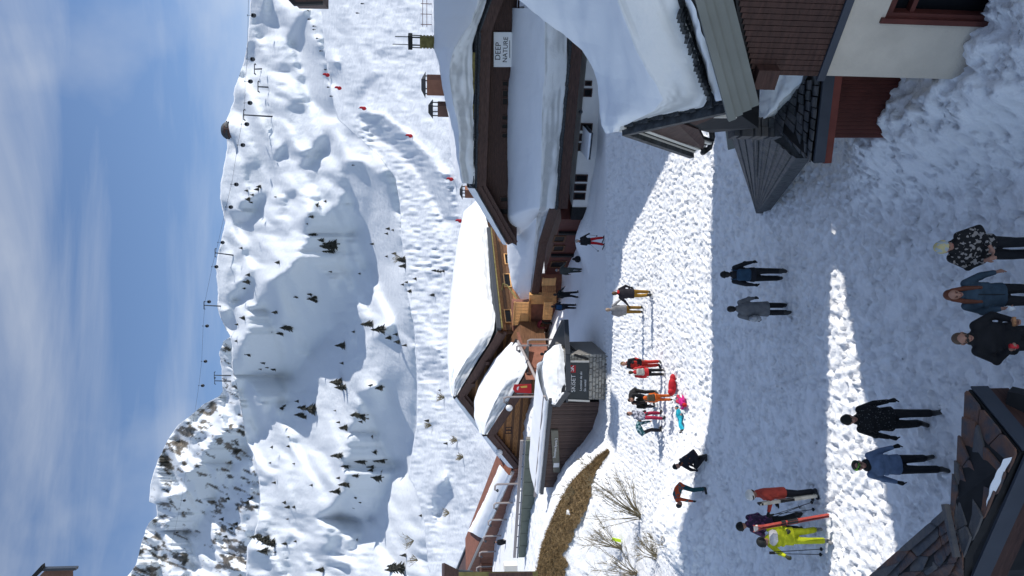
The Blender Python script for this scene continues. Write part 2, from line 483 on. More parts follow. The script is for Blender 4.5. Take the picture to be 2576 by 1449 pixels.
# ------------------------------------------------------------------ mountain
# shaded hollows of the slope, as seen from the village (picture outlines); the slope is shaped so that they face away from the sun
SHADE = [
 ([(728,90),(758,139),(772,208),(789,257),(827,302),(838,295),(836,243),(824,194),(810,139),(789,94),(765,21),(745,40)],1),
 ([(657,17),(678,-20),(671,111),(657,87)],.9), ([(640,-10),(655,0),(655,60),(640,50)],.6),
 ([(820,153),(845,163),(845,215),(831,187)],1), ([(690,20),(708,24),(718,60),(712,90)],.9),
 ([(870,403),(916,403),(950,427),(998,454),(1005,486),(1009,517),(1003,536),(1013,606),(1016,671),(926,671),(907,588),(887,504),(868,421)],1),
 ([(904,563),(1011,657),(1025,747),(1042,817),(1046,921),(1049,973),(956,973),(935,851),(983,815),(985,790),(976,775),(960,735),(945,690),(925,650)],1),
 ([(905,983),(961,975),(1049,972),(1052,991),(1048,1071),(1032,1151),(1028,1200),(1012,1160),(985,1185),(945,1302),(913,1314),(845,1305),(826,1290),(866,1214),(950,1200),(985,1175),(969,1131),(930,1060)],1),
 ([(664,713),(737,671),(758,626),(782,636),(827,650),(831,678),(848,695),(852,720),(845,782),(852,824),(831,838),(775,900),(747,935),(733,956),(713,942),(685,949),(678,973),(608,973),(588,879),(605,879),(664,893),(685,917),(692,838),(685,792),(664,772),(660,733)],1),
 ([(584,733),(588,745),(600,760),(612,755),(622,720),(626,690),(608,712)],1),
 ([(553,500),(565,510),(571,560),(562,540)],1),
 ([(584,532),(603,560),(622,560),(640,535),(664,490),(655,480),(636,520),(610,525)],1),
 ([(544,780),(577,785),(584,845),(575,835)],1),
 ([(685,410),(713,392),(726,323),(716,347),(700,380)],1),
 ([(620,940),(686,944),(678,991),(666,1095),(658,1111),(640,1050),(618,1003),(607,932)],1),
 ([(603,1023),(631,1039),(623,1103),(611,1063)],.9),
 ([(622,1374),(650,1378),(720,1449),(740,1500),(619,1500)],.8),
 ([(678,540),(692,608),(709,619),(733,574),(713,595)],.7),
 ([(838,505),(857,523),(880,600),(895,660),(905,720),(895,700),(870,620),(850,560)],.9),
 ([(744,460),(747,430),(782,368),(820,302),(841,305),(845,361),(806,392),(765,427)],.75),
 ([(845,380),(870,500),(905,570),(890,590),(862,520)],.8),
 ([(750,560),(765,620),(790,640),(815,610),(790,560),(770,520)],.55),
 ([(850,700),(900,760),(930,830),(900,860),(870,800)],.45),
 ([(1085,560),(1100,700),(1095,820),(1080,760)],.5), ([(1090,1230),(1120,1200),(1130,1260),(1105,1310)],.8),
 ([(800,760),(820,790),(850,800),(845,760)],.6), ([(700,500),(720,470),(750,470),(735,520)],.5),
 ([(905,270),(960,285),(1020,330),(1060,380),(1000,400),(940,400),(880,390),(875,330)],.5),
]
SKY = [(-160,634),(-120,632),(0,630),(60,626),(100,623),(150,615),(195,600),(220,590),(255,588),(290,575),(310,565),(345,570),(375,572),(420,562),(460,556),(500,553),(545,563),(560,566),(600,558),(640,548),(670,543),(700,545),(740,548),(775,546),(810,560),(845,578),(870,584),(924,583),(971,595),(1031,607),(1107,619),(1150,640),(1200,650),(1260,655),(1300,650),(1345,640),(1374,622),(1449,619),(1600,612)]
BASEX = [500, 545, 800, 1060, 1400]
BASEY = [575, 550, 400, 275, 170]
def blur(A, k, ax):
    A = np.moveaxis(A, ax, 0).copy()
    for _ in range(k):
        B = A.copy(); B[1:-1] = (A[:-2] + 2 * A[1:-1] + A[2:]) / 4; A = B
    return np.moveaxis(A, 0, ax)
def integrate(S, a, step, lam=.05, eps=4e-6):
    """relief whose slope along the row follows the shade map (least squares)"""
    g = S * a
    g = g - blur(g, 1, 1).mean(1, keepdims=True)
    n, m_ = g.shape
    gp = np.concatenate([np.concatenate([g, -g[:, ::-1]], 1), np.concatenate([g, -g[:, ::-1]], 1)[::-1]], 0)
    ky = 2 * np.pi * np.fft.fftfreq(gp.shape[1], step)[None]; kx = 2 * np.pi * np.fft.fftfreq(gp.shape[0], step)[:, None]
    H = np.fft.fft2(gp)
    D = np.real(np.fft.ifft2(-1j * ky * H / (ky ** 2 + lam * kx ** 2 + eps)))
    return D[:n, :m_]
def terrain(name, sky, y0, y1, x0, x1, basex, basey, shade, amp, mats, step=4.0, noise=1.0, rockf=None, moguls=(), label=None, tilt=0.0, ridge=1.0):
    ys = np.arange(y0, y1 + 1, step)
    gx = np.arange(x0 - 8, x1 + 1, step)
    GX, GY = np.meshgrid(gx, ys, indexing='ij')
    S = np.zeros(GX.shape)
    for pl, w in shade: S = np.maximum(S, w * inpoly(pl, GX, GY))
    S = blur(blur(S, 2, 0), 2, 1)
    wob = (fbm(GX / 40, GY / 40, 3, 31) - .5) * 1.1; S = np.clip(sstep(.25, .75, S + wob * (S > .02) * (S < .98)) * np.maximum(S, .0), 0, 1)
    D = integrate(S, amp, step)
    g = (S - blur(S, 60, 1)) * amp * 1.15 * step
    Rw = np.zeros(S.shape); k_ = 1 - step / 110
    for j in range(1, S.shape[1]): Rw[:, j] = Rw[:, j - 1] * k_ + g[:, j]
    D = blur(.75 * D, 2, 0) + blur(Rw, 3, 0) + tilt * (GY - 724.5)
    lit = 1 - np.clip(S * 1.1, 0, 1)
    nz = (fbm(GX / 95, GY / 120, 3, 1) - .5) * .035 + (fbm(GX / 26 + GY / 90, GY / 40, 4, 4) - .5) * .016 * (.35 + .65 * lit)
    nz += (fbm(GX / 14, GY / 9 - GX / 30, 3, 9) - .5) * .0035 * (.2 + .8 * lit)
    rid = lambda u, v, sd: 1 - np.abs(2 * fbm(u, v, 2, sd) - 1)
    wx, wy = GX + 46 * (fbm(GX / 110, GY / 110, 2, 41) - .5), GY + 90 * (fbm(GX / 100, GY / 100, 2, 47) - .5)
    al, cr = .45 * wx + .89 * wy, .89 * wx - .45 * wy     # spurs run obliquely down the slope
    sm = .3 + .7 * lit
    nz += ridge * ((rid(cr / 62, al / 210, 51) - .6) * .055 + (rid(cr / 30, al / 110, 57) ** 2 - .4) * .026 * sm + (rid(cr / 13 + wx / 90, al / 48, 63) ** 2 - .4) * .0085 * sm + (rid(cr / 6, al / 40, 67) - .6) * .0022 * sm)
    D = D + nz * noise
    for pl, w in moguls:
        mk = blur(blur(inpoly(pl, GX, GY).astype(float), 3, 0), 3, 1)
        D = D + mk * (fbm(GX / 9, GY / 7, 2, 12) - .5) * .011 * w
    LY = np.log(np.interp(GX, basex, basey)) + D
    LC = np.maximum.accumulate(LY[::-1], 0)[::-1]
    LY = blur(np.maximum(LY, LC - .012), 7, 0)
    n = int((x1 - x0) / step) + 1
    sk = np.interp(ys, [q[0] for q in sky], [q[1] for q in sky])
    sk = sk + (fbm(ys / 18, ys * 0 + 3, 3, 6) - .5) * 4
    t = np.linspace(0, 1, n)[:, None]
    PX = x1 + (sk[None] - x1) * t
    fi = np.clip((PX - gx[0]) / step, 0, len(gx) - 1.001); ii = fi.astype(int); ff = fi - ii
    col = np.arange(len(ys))[None].repeat(n, 0)
    LV = LY[ii, col] * (1 - ff) + LY[ii + 1, col] * ff
    rock = None
    if rockf is not None: rock = rockf(PX, np.broadcast_to(ys[None], PX.shape), 0)
    YY = np.exp(LV)
    PYY = np.broadcast_to(ys[None], PX.shape)
    ux, uv = 724.5 - PYY, 1288.0 - PX
    ry, rz = FPX * CT + uv * ST, uv * CT - FPX * ST
    X, Y, Z = ux / ry * YY, YY, CAMH + rz / ry * YY
    # the far side of the crest
    for k, (g, dz) in enumerate([(1.02, -.012), (1.06, -.05), (1.3, -.3)]):
        X = np.concatenate([X, X[n - 1:n] * g]); Y = np.concatenate([Y, Y[n - 1:n] * g]); Z = np.concatenate([Z, Z[n - 1:n] + Y[n - 1:n] * dz])
        if rock is not None: rock = np.concatenate([rock, rock[n - 1:n] * 0])
    o = link(name, grid_mesh(name, X, Y, Z, mats, attr=rock))
    tag(o, label, kind='structure')
    def at(x, y):
        j = int(round((y - y0) / step)); j = min(max(j, 0), len(ys) - 1)
        f = min(max((x - gx[0]) / step, 0), len(gx) - 1.001); i = int(f)
        return P(x, y, math.exp(LY[i, j] * (1 - f + i) + LY[i + 1, j] * (f - i)))
    return at
MOG = [([(905,270),(960,280),(1030,340),(1130,440),(1165,560),(1120,690),(1040,680),(1020,560),(1000,450),(930,420),(880,380)],1.5), ([(860,90),(1080,60),(1090,330),(1000,300),(900,260)],.7), ([(1020,690),(1150,560),(1140,1000),(1060,1100)],1.6), ([(600,20),(700,20),(720,260),(600,280)],.6), ([(620,1240),(900,1330),(1000,1430),(640,1449)],.8)]
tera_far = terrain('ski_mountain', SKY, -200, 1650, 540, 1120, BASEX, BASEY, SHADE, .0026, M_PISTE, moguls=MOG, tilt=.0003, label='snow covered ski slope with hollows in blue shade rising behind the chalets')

CREST = [(-200,800),(0,806),(139,818),(243,834),(300,850),(340,895),(390,950),(450,996),(520,1006),(600,1010),(670,1018),(747,1025),(820,1042),(970,1049),(1070,1048),(1150,1034),(1200,1028),(1230,1045),(1300,1065),(1449,1080),(1650,1090)]
SHADE_F = [([(828,150),(850,160),(850,225),(836,190)],1), ([(905,280),(960,290),(1020,335),(1075,390),(1130,480),(1150,560),(1120,560),(1060,440),(1000,380),(940,340)],.9),
 ([(850,30),(1000,150),(870,300),(850,320),(860,250),(960,160)],.35), ([(1085,560),(1100,700),(1095,820),(1080,760)],.6), ([(1090,1225),(1120,1200),(1132,1260),(1105,1310)],1), ([(1060,1000),(1120,1010),(1130,1060),(1080,1080)],.5),
 ([(930,60),(1060,90),(1075,160),(960,150)],.3), ([(1060,860),(1100,880),(1120,960),(1070,950)],.5), ([(1150,1200),(1190,1240),(1180,1300),(1140,1280)],.5)]
MOG_F = [([(905,270),(960,280),(1030,340),(1130,440),(1165,560),(1160,690),(1040,690),(1000,560),(980,450),(930,420),(880,380)],2.6), ([(850,0),(1090,0),(1090,330),(1000,300),(870,300)],.8), ([(1010,690),(1180,560),(1180,1000),(1030,1100)],2.2), ([(1030,1100),(1180,1000),(1240,1449),(1060,1449)],1.2)]
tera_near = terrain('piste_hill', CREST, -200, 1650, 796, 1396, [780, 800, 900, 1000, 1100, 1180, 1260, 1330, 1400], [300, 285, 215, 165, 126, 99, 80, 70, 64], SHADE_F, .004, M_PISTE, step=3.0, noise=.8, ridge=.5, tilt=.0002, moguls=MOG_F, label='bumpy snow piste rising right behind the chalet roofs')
def tera(x, y):
    return tera_near(x, y) if x > np.interp(y, [q[0] for q in CREST], [q[1] for q in CREST]) + 3 else tera_far(x, y)

SKY2 = [(780,606),(840,592),(858,562),(890,552),(930,557),(985,560),(996,553),(1018,511),(1045,480),(1072,445),(1107,422),(1161,396),(1218,378),(1263,376),(1268,393),(1298,396),(1316,373),(1365,356),(1423,342),(1449,320),(1560,280),(1660,270)]
SHADE2 = [([(458,1205),(470,1196),(530,1140),(590,1110),(575,1170),(545,1250),(490,1330),(462,1340)],.8), ([(470,1100),(520,1080),(530,1100),(480,1120)],.6), ([(560,1050),(590,1090),(600,1120),(575,1110)],.5),
          ([(400,1250),(430,1240),(440,1290),(405,1275)],.7), ([(480,1030),(500,1020),(520,1060),(495,1070)],.6), ([(340,1400),(420,1390),(430,1449),(350,1449)],.3)]
ROCKS = [([(545,1000),(560,1010),(480,1110),(440,1150),(400,1180),(400,1150),(450,1080)],.2), ([(480,1060),(520,1050),(540,1100),(500,1120),(470,1090)],.16), ([(610,1030),(560,1110),(530,1150),(500,1200),(480,1180),(540,1110)],.13),
         ([(530,1150),(570,1110),(620,1090),(600,1180),(560,1230)],.12), ([(400,1130),(450,1130),(470,1170),(420,1200)],.22), ([(560,1230),(650,1270),(640,1350),(560,1340),(500,1290)],.15), ([(340,1380),(470,1360),(470,1460),(330,1460)],.2), ([(430,1210),(440,1330),(390,1360),(380,1300)],.12), ([(560,1350),(640,1370),(620,1449),(540,1449)],.17)]
def rockf(px, py, _):
    s = fbm(px / 26 + py / 60, py / 11 - px / 24, 5, 21, .6)
    bias = np.zeros(px.shape)
    for pl, w in ROCKS: bias = np.maximum(bias, w * inpoly(pl, px, py))
    bias = blur(blur(bias, 3, 0), 3, 1)
    return np.clip((s + bias * .95 - .65) * 14, 0, 1)
def peak_mat():
    mt = snow_mat('peak_snow_and_rock', col=(.76, .79, .83), bump=.5, scale=.12)
    nt = mt.node_tree
    b = nt.nodes['Principled BSDF']
    a = nt.nodes.new('ShaderNodeAttribute'); a.attribute_name = 'rock'
    n = nt.nodes.new('ShaderNodeTexNoise'); n.inputs['Scale'].default_value = .05; n.inputs['Detail'].default_value = 8
    rp = nt.nodes.new('ShaderNodeValToRGB')
    rp.color_ramp.elements[0].color = (.05, .05, .042, 1); rp.color_ramp.elements[0].position = .4
    rp.color_ramp.elements[1].color = (.2, .17, .14, 1); rp.color_ramp.elements[1].position = .62
    t = nt.nodes.new('ShaderNodeTexCoord')
    mxx = nt.nodes.new('ShaderNodeMix'); mxx.data_type = 'RGBA'
    mxx.inputs[6].default_value = (.76, .79, .83, 1)
    nt.links.new(t.outputs['Object'], n.inputs['Vector']); nt.links.new(n.outputs['Fac'], rp.inputs[0])
    nt.links.new(a.outputs['Fac'], mxx.inputs[0]); nt.links.new(rp.outputs[0], mxx.inputs[7]); nt.links.new(mxx.outputs[2], b.inputs['Base Color'])
    return mt
M_PEAK = peak_mat()
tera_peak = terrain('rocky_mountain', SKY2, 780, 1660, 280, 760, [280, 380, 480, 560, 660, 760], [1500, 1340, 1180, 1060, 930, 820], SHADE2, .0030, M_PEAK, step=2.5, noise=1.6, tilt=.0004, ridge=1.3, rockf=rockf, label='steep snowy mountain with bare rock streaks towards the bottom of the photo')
# ------------------------------------------------------------------ buildings
def rect_on(pl, x0, x1, y0, y1):
    """rectangle on a vertical plane pl=(point, normal): x = height in the picture, y = sideways"""
    return [V(x0, y0, *pl), V(x0, y1, *pl), V(x1, y1, *pl), V(x1, y0, *pl)]
def window_on(parent, pl, x0, x1, y0, y1, nrm, fr=None, frame_w=.07, name='window'):
    """frame, pane and glazing bar, standing proud of the wall (nrm points outwards)"""
    q = rect_on(pl, x0, x1, y0, y1)
    c = sum(q, Vector()) / 4
    q = [c + (p - c) for p in q]
    nv = Vector((nrm[0], nrm[1], 0))
    w, h = (q[1] - q[0]).length, abs(q[0].z - q[2].z)
    a = Vector((-nrm[1], nrm[0], 0)).normalized(); z = Vector((0, 0, 1))
    b = MB()
    for s in (-1, 1):
        b.box(c + a * s * w / 2 + nv * .02, a * frame_w / 2, nv * .05, z * (h / 2 + frame_w / 2))
        b.box(c + z * s * h / 2 + nv * .022, a * (w / 2 - frame_w / 2), nv * .048, z * frame_w / 2)
    f = b.build(name, fr or M_WOODDK, parent)
    g = MB(); g.box(c + nv * .008, a * (w / 2 - frame_w / 2), nv * .012, z * (h / 2 - frame_w / 2)); g.build('pane', M_GLASS, f)
    return f
def text_on(body, c, right, up, size, m, parent, name='lettering', depth=.01, align='CENTER'):
    cu = bpy.data.curves.new(name, 'FONT')
    cu.body = body; cu.size = size; cu.extrude = depth; cu.align_x = align; cu.align_y = 'CENTER'
    tmp = bpy.data.objects.new(name, cu); COL.objects.link(tmp)
    bpy.context.view_layer.update()
    me = bpy.data.meshes.new_from_object(tmp.evaluated_get(bpy.context.evaluated_depsgraph_get()))
    bpy.data.objects.remove(tmp); bpy.data.curves.remove(cu)
    me.materials.clear(); me.materials.append(m); me.name = name
    o = bpy.data.objects.new(name, me); COL.objects.link(o)
    right, up = Vector(right).normalized(), Vector(up).normalized()
    M = Matrix.Identity(4)
    M.col[0][:3], M.col[1][:3], M.col[2][:3] = right, up, right.cross(up)
    M.translation = Vector(c) - total_off(parent)
    o.parent = parent; o.matrix_local = M
    return o

# ---- the long lodge with the DEEP NATURE sign
U = Vector((-.86, .51, 0)).normalized(); N = Vector((-.51, -.86, 0)).normalized()     # along the front to the left; outwards
E0 = P(1398, 524, 49.0)
def lp(d): q = E0 - N * d; return ((q.x, q.y), (N.x, N.y))
LE, LW, UE, UW = lp(0), lp(.9), lp(4.4), lp(5.4)
lodge = thing('lodge', 'long brown lodge with two snow laden roofs and a white DEEP NATURE sign', 'lodge', (12, 52, 0))
up = Vector((0, 0, 1))
b = MB()
q0, q1 = V(1440, 30, *LW), V(1440, 521, *LW)
b.slab([Vector((q0.x, q0.y, -1)), Vector((q1.x, q1.y, -1)), q1, Vector((q0.x, q0.y, q1.z))], -N * 4)
b.build('white_wall', M_PLASTW, lodge)
for (x0, x1, y0, y1) in [(1473,1487,204,214),(1470,1487,223.6,241.7),(1462,1488,311,326.4),(1459,1487,337.5,353),(1456,1485,361,378),(1449,1476,440,455),(1446.6,1473,463.4,478),(1444.6,1470,485.6,500.4)]:
    window_on(lodge, LW, x0, x1, y0, y1, N, fr=M_WOODDK)
b = MB(); c = V(1459, 278, *LW) + N * .25
b.ball(c, .13, n=10); b.beam(c, c - N * .3, .05, .05); b.build('wall_lamp', M_STEELD, lodge, smooth=True)
# dark corner boards and the brown part of the wall beyond
q2 = V(1435, 552, *LW)
b = MB(); b.slab([Vector((q1.x, q1.y, -1)) + N * .06, Vector((q2.x, q2.y, -1)) + N * .06, q2 + N * .06, q1 + N * .06], -N * .5); b.build('corner_boards', M_BLACK, lodge)
B0 = q2; B1 = P(1400, 692, 59.5); bd = (B1 - B0); bd.z = 0; bd.normalize(); bn = Vector((-bd.y, bd.x, 0))
if bn.y > 0: bn = -bn
BW = ((B0.x, B0.y), (bn.x, bn.y))
b = MB(); t = V(1388, 690, *BW)
b.slab([Vector((q2.x, q2.y, -1)), Vector((t.x, t.y, -1)), Vector((t.x, t.y, .95)), Vector((q2.x, q2.y, 1.1))], -bn * 3); b.build('brown_wall', M_RED, lodge)
for (x0, x1, y0, y1) in [(1396,1418,593,607),(1394,1416,617,630),(1388,1420,657,671)]: window_on(lodge, BW, x0, x1, y0, y1, bn, fr=M_WOODM, frame_w=.09)
for y in (583.5, 640): 
    b = MB(); q = V(1400, y, *BW); b.box(Vector((q.x, q.y, .0)) + bn * .1, bd * .14, bn * .08, up * 1.0); b.build('dark_post', M_BLACK, lodge)
# lower roof: fascia, tiles, snow
E1 = V(1378, 545, *lp(-.0)); low = [(178, 1428), (524, 1398)]
F = [V(1433, 20, *LE), V(1398, 524, *LE)]
F[0].z = F[1].z
for dz, w, mm, nm in [(-.28, .16, M_FASC, 'fascia_board'), (-.60, .1, M_FASC, 'fascia_board')]:
    b = MB(); b.beam(F[0] + up * dz, F[1] + up * dz, w, .31, 0); b.build(nm, mm, lodge)
EX = P(1362, 612, 55.5); EY = P(1338, 764, 61.5)
b = MB(); b.beam(F[1] + Vector((0, 0, .1)), EX + up * -.1, .14, .62); b.beam(EX + up * -.1, EY + up * -.12, .14, .6); b.build('fascia_board', M_FASC, lodge)
b = MB()                                             # sloping roof deck behind the eave
top = [F[0] - N * 5.2 + up * 1.75, F[1] - N * 5.2 + up * 1.75]
b.slab([F[0] + N * .12, F[1] + N * .12, top[1], top[0]], (0, 0, -.1)); b.build('roof_deck', M_TILE, lodge)
def tile_row(name, A, B, nrm, n, parent, rows=1, w=None, m=M_TILE, drop=.09):
    """single slates along an eave, uneven and overlapping"""
    me = []
    for k in range(4):
        bb = MB(); hw = .5 * (B - A).length / n * (1.04 + .05 * (k - 1.5) / 3)
        bb.box((0, 0, 0), (hw * .97, 0, 0), (0, .2 + .02 * k, 0), (0, 0, .025)); me.append(bb.mesh(name, m))
    d = (B - A).normalized(); ang = math.atan2(d.y, d.x)
    for r_ in range(rows):
        for k in range(n):
            o = bpy.data.objects.new(name, me[random.randrange(4)]); COL.objects.link(o)
            o.parent = parent
            o.location = A.lerp(B, (k + .5 + .5 * (r_ % 2)) / n) - nrm * (.1 + .3 * r_) + up * (.02 + .12 * r_ + random.uniform(-.015, .015)) - total_off(parent)
            o.rotation_euler = (random.uniform(.3, .42) * (1 if nrm.y < 0 else -1), 0, ang + (math.pi if d.x < 0 else 0) + random.uniform(-.02, .02))
tile_row('slate', F[0] + N * .16, F[1] + N * .16, N, 56, lodge)
rowA = [V(1427, 20, *LE), V(1427, 178, *LE), V(1421, 260, *LE), V(1411, 380, *LE), V(1402, 470, *LE), V(1397, 524, *LE), P(1377, 546, 52.6), P(1362, 613, 56), P(1348, 700, 59.5), P(1335, 750, 61)]
rowB = [V(1372, 20, *lp(-.1)), V(1370, 178, *lp(-.1)), V(1364, 260, *lp(-.1)), V(1362, 380, *lp(-.1)), V(1361, 470, *lp(-.1)), V(1358, 524, *lp(0)), P(1349, 546, 52.9), P(1344, 613, 56.3), P(1338, 700, 59.8), P(1331, 752, 61.1)]
rowC = [V(1340, 20, *lp(1.5)), V(1338, 178, *lp(1.5)), V(1332, 260, *lp(1.5)), V(1329, 380, *lp(1.5)), V(1326, 470, *lp(1.4)), V(1322, 530, *lp(1.3)), P(1318, 580, 56.5), P(1316, 650, 58.6), P(1317, 710, 60.5), P(1325, 752, 61.3)]
rowD = [V(1288, 20, *lp(5.6)), V(1283, 167, *lp(5.6)), V(1276, 236, *lp(5.6)), V(1275, 402, *lp(5.6)), V(1277, 453, *lp(5.6)), V(1276, 545, *lp(5.6)), P(1275, 606, 60), P(1277, 660, 61.2), P(1290, 725, 61.8), P(1310, 752, 61.8)]
rowE = [q + Vector((.6, 1.2, -.9)) for q in rowD]
snow_loft([rowA, rowB, rowC, rowD, rowE], n=220, noise=.05, smooth_x=3, strata=.3, parent=lodge, sharp=(1,), name='snow_cover')
# strata lips on the cut face of the snow
# upper storey: wall, jerkin head fascia, sign
TL, TR, GL, GR = V(1205, 470, *UE), V(1196, 78, *UE), V(1277, 612, *lp(4.8)), V(1246, -30, *UE)
TL.z = TR.z = (TL.z + TR.z) / 2
WL = lambda x, y: V(x, y, *UW)
b = MB()
wz = E0.z + 1.2
pts = [WL(1300, -40), WL(1300, 618), WL(1272, 600), WL(1212, 472), WL(1206, 80), WL(1240, -30)]
b.slab(pts, -N * 6); b.build('upper_wall', M_WOODDK, lodge)
nb = 14
for k in range(nb):                                  # horizontal cladding, board by board
    x0 = 1216 + k * 5.4
    bb = MB(); yl = min(606, 476 + (x0 - 1216) * 2.1); ql, qr = WL(x0 + 2.6, yl), WL(x0 + 2.6, -30)
    ql.z = qr.z = (ql.z + qr.z) / 2 - .0
    bb.beam(ql + N * .03, qr + N * .03, .05, .118, up=(0, 0, 1)); bb.build('wall_board', M_WOODDK, lodge)
for off, hh, dz in [(.0, .42, -.22), (-.12, .34, -.58)]:
    b = MB()
    path = [GR, TR, TL, GL]
    for a_, c_ in zip(path, path[1:]): b.beam(a_ + N * off + up * dz, c_ + N * off + up * dz, .12, hh)
    b.build('fascia_board', M_FASC, lodge)
b = MB()
for a_, c_ in zip([GR, TR, TL, GL], [TR, TL, GL]): b.slab([a_ + N * .2 + up * .02, c_ + N * .2 + up * .02, c_ - N * 3 + up * 1.0, a_ - N * 3 + up * 1.0], (0, 0, -.07))
b.build('roof_deck', M_TILE, lodge)
tile_row('slate', TR + N * .25, TL + N * .25, N, 50, lodge)
tile_row('slate', TR + N * .0 + up * .2, TL + up * .2, N, 50, lodge)
b = MB()
for y0, y1 in [(132, 152), (153, 181), (182, 208), (210, 236), (262, 296)]:
    b.beam(V(1191, y0, *lp(4.5)), V(1191, y1, *lp(4.5)), .1, .2)
b.build('snow_guard', M_GOLD, lodge)
for (x0, x1, y0, y1) in [(1264,1278,204,216),(1264,1277,227,243),(1264,1277,247,263),(1263,1277,290,301),(1263,1277,311,323),(1263,1277,335,346),(1259,1277,495,507),(1258,1277,524,538)]:
    window_on(lodge, lp(5.36), x0, x1, y0, y1, N, frame_w=.05)
rA = [V(1240, -40, *UE), V(1199, 72, *UE), V(1189, 110, *UE), V(1189, 180, *UE), V(1190, 300, *UE), V(1195, 330, *UE), V(1192, 400, *UE), V(1204, 464, *UE)]
rB = [V(1215, -40, *lp(4.2)), V(1186, 55, *lp(4.2)), V(1142, 120, *lp(4.2)), V(1131, 160, *lp(4.2)), V(1131, 200, *lp(4.2)), V(1138, 250, *lp(4.2)), V(1155, 333, *lp(4.2)), V(1155, 402, *lp(4.2)), V(1162, 461, *lp(4.4))]
rC = [V(1175, -40, *lp(6)), V(1160, 40, *lp(6)), V(1122, 120, *lp(6)), V(1118, 170, *lp(6)), V(1120, 210, *lp(6)), V(1128, 260, *lp(6)), V(1146, 333, *lp(6)), V(1149, 402, *lp(6)), V(1161, 460, *lp(5.2))]
rD = [V(1092, -40, *lp(15)), V(1091, 0, *lp(15)), V(1092, 120, *lp(14)), V(1110, 165, *lp(13)), V(1116, 210, *lp(12)), V(1126, 250, *lp(11)), V(1136, 300, *lp(10)), V(1134, 330, *lp(9.5)), V(1139, 402, *lp(9)), V(1159, 458, *lp(7))]
rE = [q + Vector((1.5, 3.0, -2.0)) for q in rD]
snow_loft([rA, rB, rC, rD, rE], n=180, noise=.07, smooth_x=4, strata=.35, parent=lodge, sharp=(1,))
rk = [GL + up * .05 + N * .3, TL + up * .05 + N * .3]
rk2 = [GL + up * .35 + N * .1, TL + up * .55 + N * .1]
rk3 = [GL + up * .45 - N * .9, TL + up * .6 - N * .9]
snow_loft([rk, rk2, rk3], n=30, noise=.05, parent=lodge)
sg = MB(); q = rect_on(lp(5.25), 1242, 1300, 80.6, 168)
ang_r = -U
sg.slab(q, N * .06); sign = sg.build('sign_panel', M_WHITE, lodge)
tcn = lambda x, y: V(x, y, *lp(5.25)) + N * .07
text_on('DEEP', tcn(1253.2, 128.5), ang_r, up, .50, M_LETTER, lodge, 'sign_lettering')
text_on('NATURE', tcn(1271.5, 124.5), ang_r, up, .42, M_LETTER, lodge, 'sign_lettering')
b = MB(); b.beam(tcn(1282, 145), tcn(1282, 101), .01, .04); b.build('sign_rule', M_LETTER, lodge)
# chimneys
def chimney(y0, ym, y1, x0, x1, xc0, xc1, d, parent, lit=M_CHIM, shade=M_CHIM):
    n_ = N; Dn = lp(d)
    a = V(x0, y1, *Dn); c = V(x0, ym, *Dn); w = (a - c).length
    zt, zb = a.z, V(x1, y1, *Dn).z - 1.5
    e = c + (-U) * 0
    # corner c nearest; right face runs back along +U^-1 rotated
    rd = Vector((.51, .86, 0)).normalized()
    wr = 1.3 * w
    b = MB(); b.slab([Vector((c.x, c.y, zb)), Vector((a.x, a.y, zb)), Vector((a.x, a.y, zb)) + rd * wr, Vector((c.x, c.y, zb)) + rd * wr], (0, 0, zt - zb)); st = b.build('chimney', lit, parent)
    cen = (a + c) / 2 + rd * wr / 2
    zc = V(xc1, ym, *Dn).z; ztop = V(xc0, ym, *Dn).z
    b = MB()
    for i in (-1, 1):
        for j in (-1, 1): b.beam(cen + U * i * w * .42 + rd * j * wr * .42 + up * (zt - cen.z - .1), cen + U * i * w * .42 + rd * j * wr * .42 + up * (zc - cen.z + .05), .07, .07, up=(1, 0, 0))
    b.build('cap_post', M_STEELD, st)
    b = MB()
    hw, hr = w * .64, wr * .64
    base = [cen + U * hw * i + rd * hr * j + up * (zc - cen.z) for i, j in ((-1, -1), (1, -1), (1, 1), (-1, 1))]
    r0, r1 = cen + U * hw * .55 + up * (ztop - cen.z), cen - U * hw * .55 + up * (ztop - cen.z)
    b.add(base + [r0, r1], [(0, 3, 2, 1), (1, 2, 4), (3, 0, 5), (0, 1, 4, 5), (2, 3, 5, 4)])
    b.build('cap_roof', M_BLACK, st)
chimney(161, 201, 240, 1074, 1135, 1059, 1070, 10.5, lodge)
chimney(241, 266, 294, 1101, 1150, 1077, 1089, 9.8, lodge, M_CHIMD, M_CHIMD)
chimney(436, 478, 498, 1170, 1215, 1157, 1164, 8.5, lodge)
# slatted timber stack with a thin cap
Dn = lp(13); c0, c1 = V(1056, 94, *Dn), V(1092, 123, *Dn)
b = MB(); rd = Vector((.51, .86, 0)).normalized()
w = (Vector((c0.x, c0.y, 0)) - Vector((c1.x, c1.y, 0))).length
cen = Vector(((c0.x + c1.x) / 2, (c0.y + c1.y) / 2, 0)) + rd * w / 2
zt, zb = c0.z, c1.z - .8
b.box(cen + up * (zt + zb) / 2, U * w * .44, rd * w * .44, up * (zt - zb) / 2); st = b.build('louvred_stack', M_GOLD, lodge)
k = 0; z = zt
while z > zb + .1:
    bb = MB(); bb.box(cen + up * (z - .08), U * w * .5, rd * w * .5, up * .075); bb.build('slat', M_GOLD, st); z -= .24
b = MB(); b.slab([cen + U * w * .62 * i + rd * w * .62 * j + up * (zt + .55) for i, j in ((-1, -1), (1, -1), (1, 1), (-1, 1))], (0, 0, .3)); b.build('cap_roof', M_BLACK, st)
b = MB()
for i, j in ((-1, -1), (1, -1), (1, 1), (-1, 1)): b.tube([cen + U * w * .45 * i + rd * w * .45 * j + up * zt, cen + U * w * .45 * i + rd * w * .45 * j + up * (zt + .6)], .04)
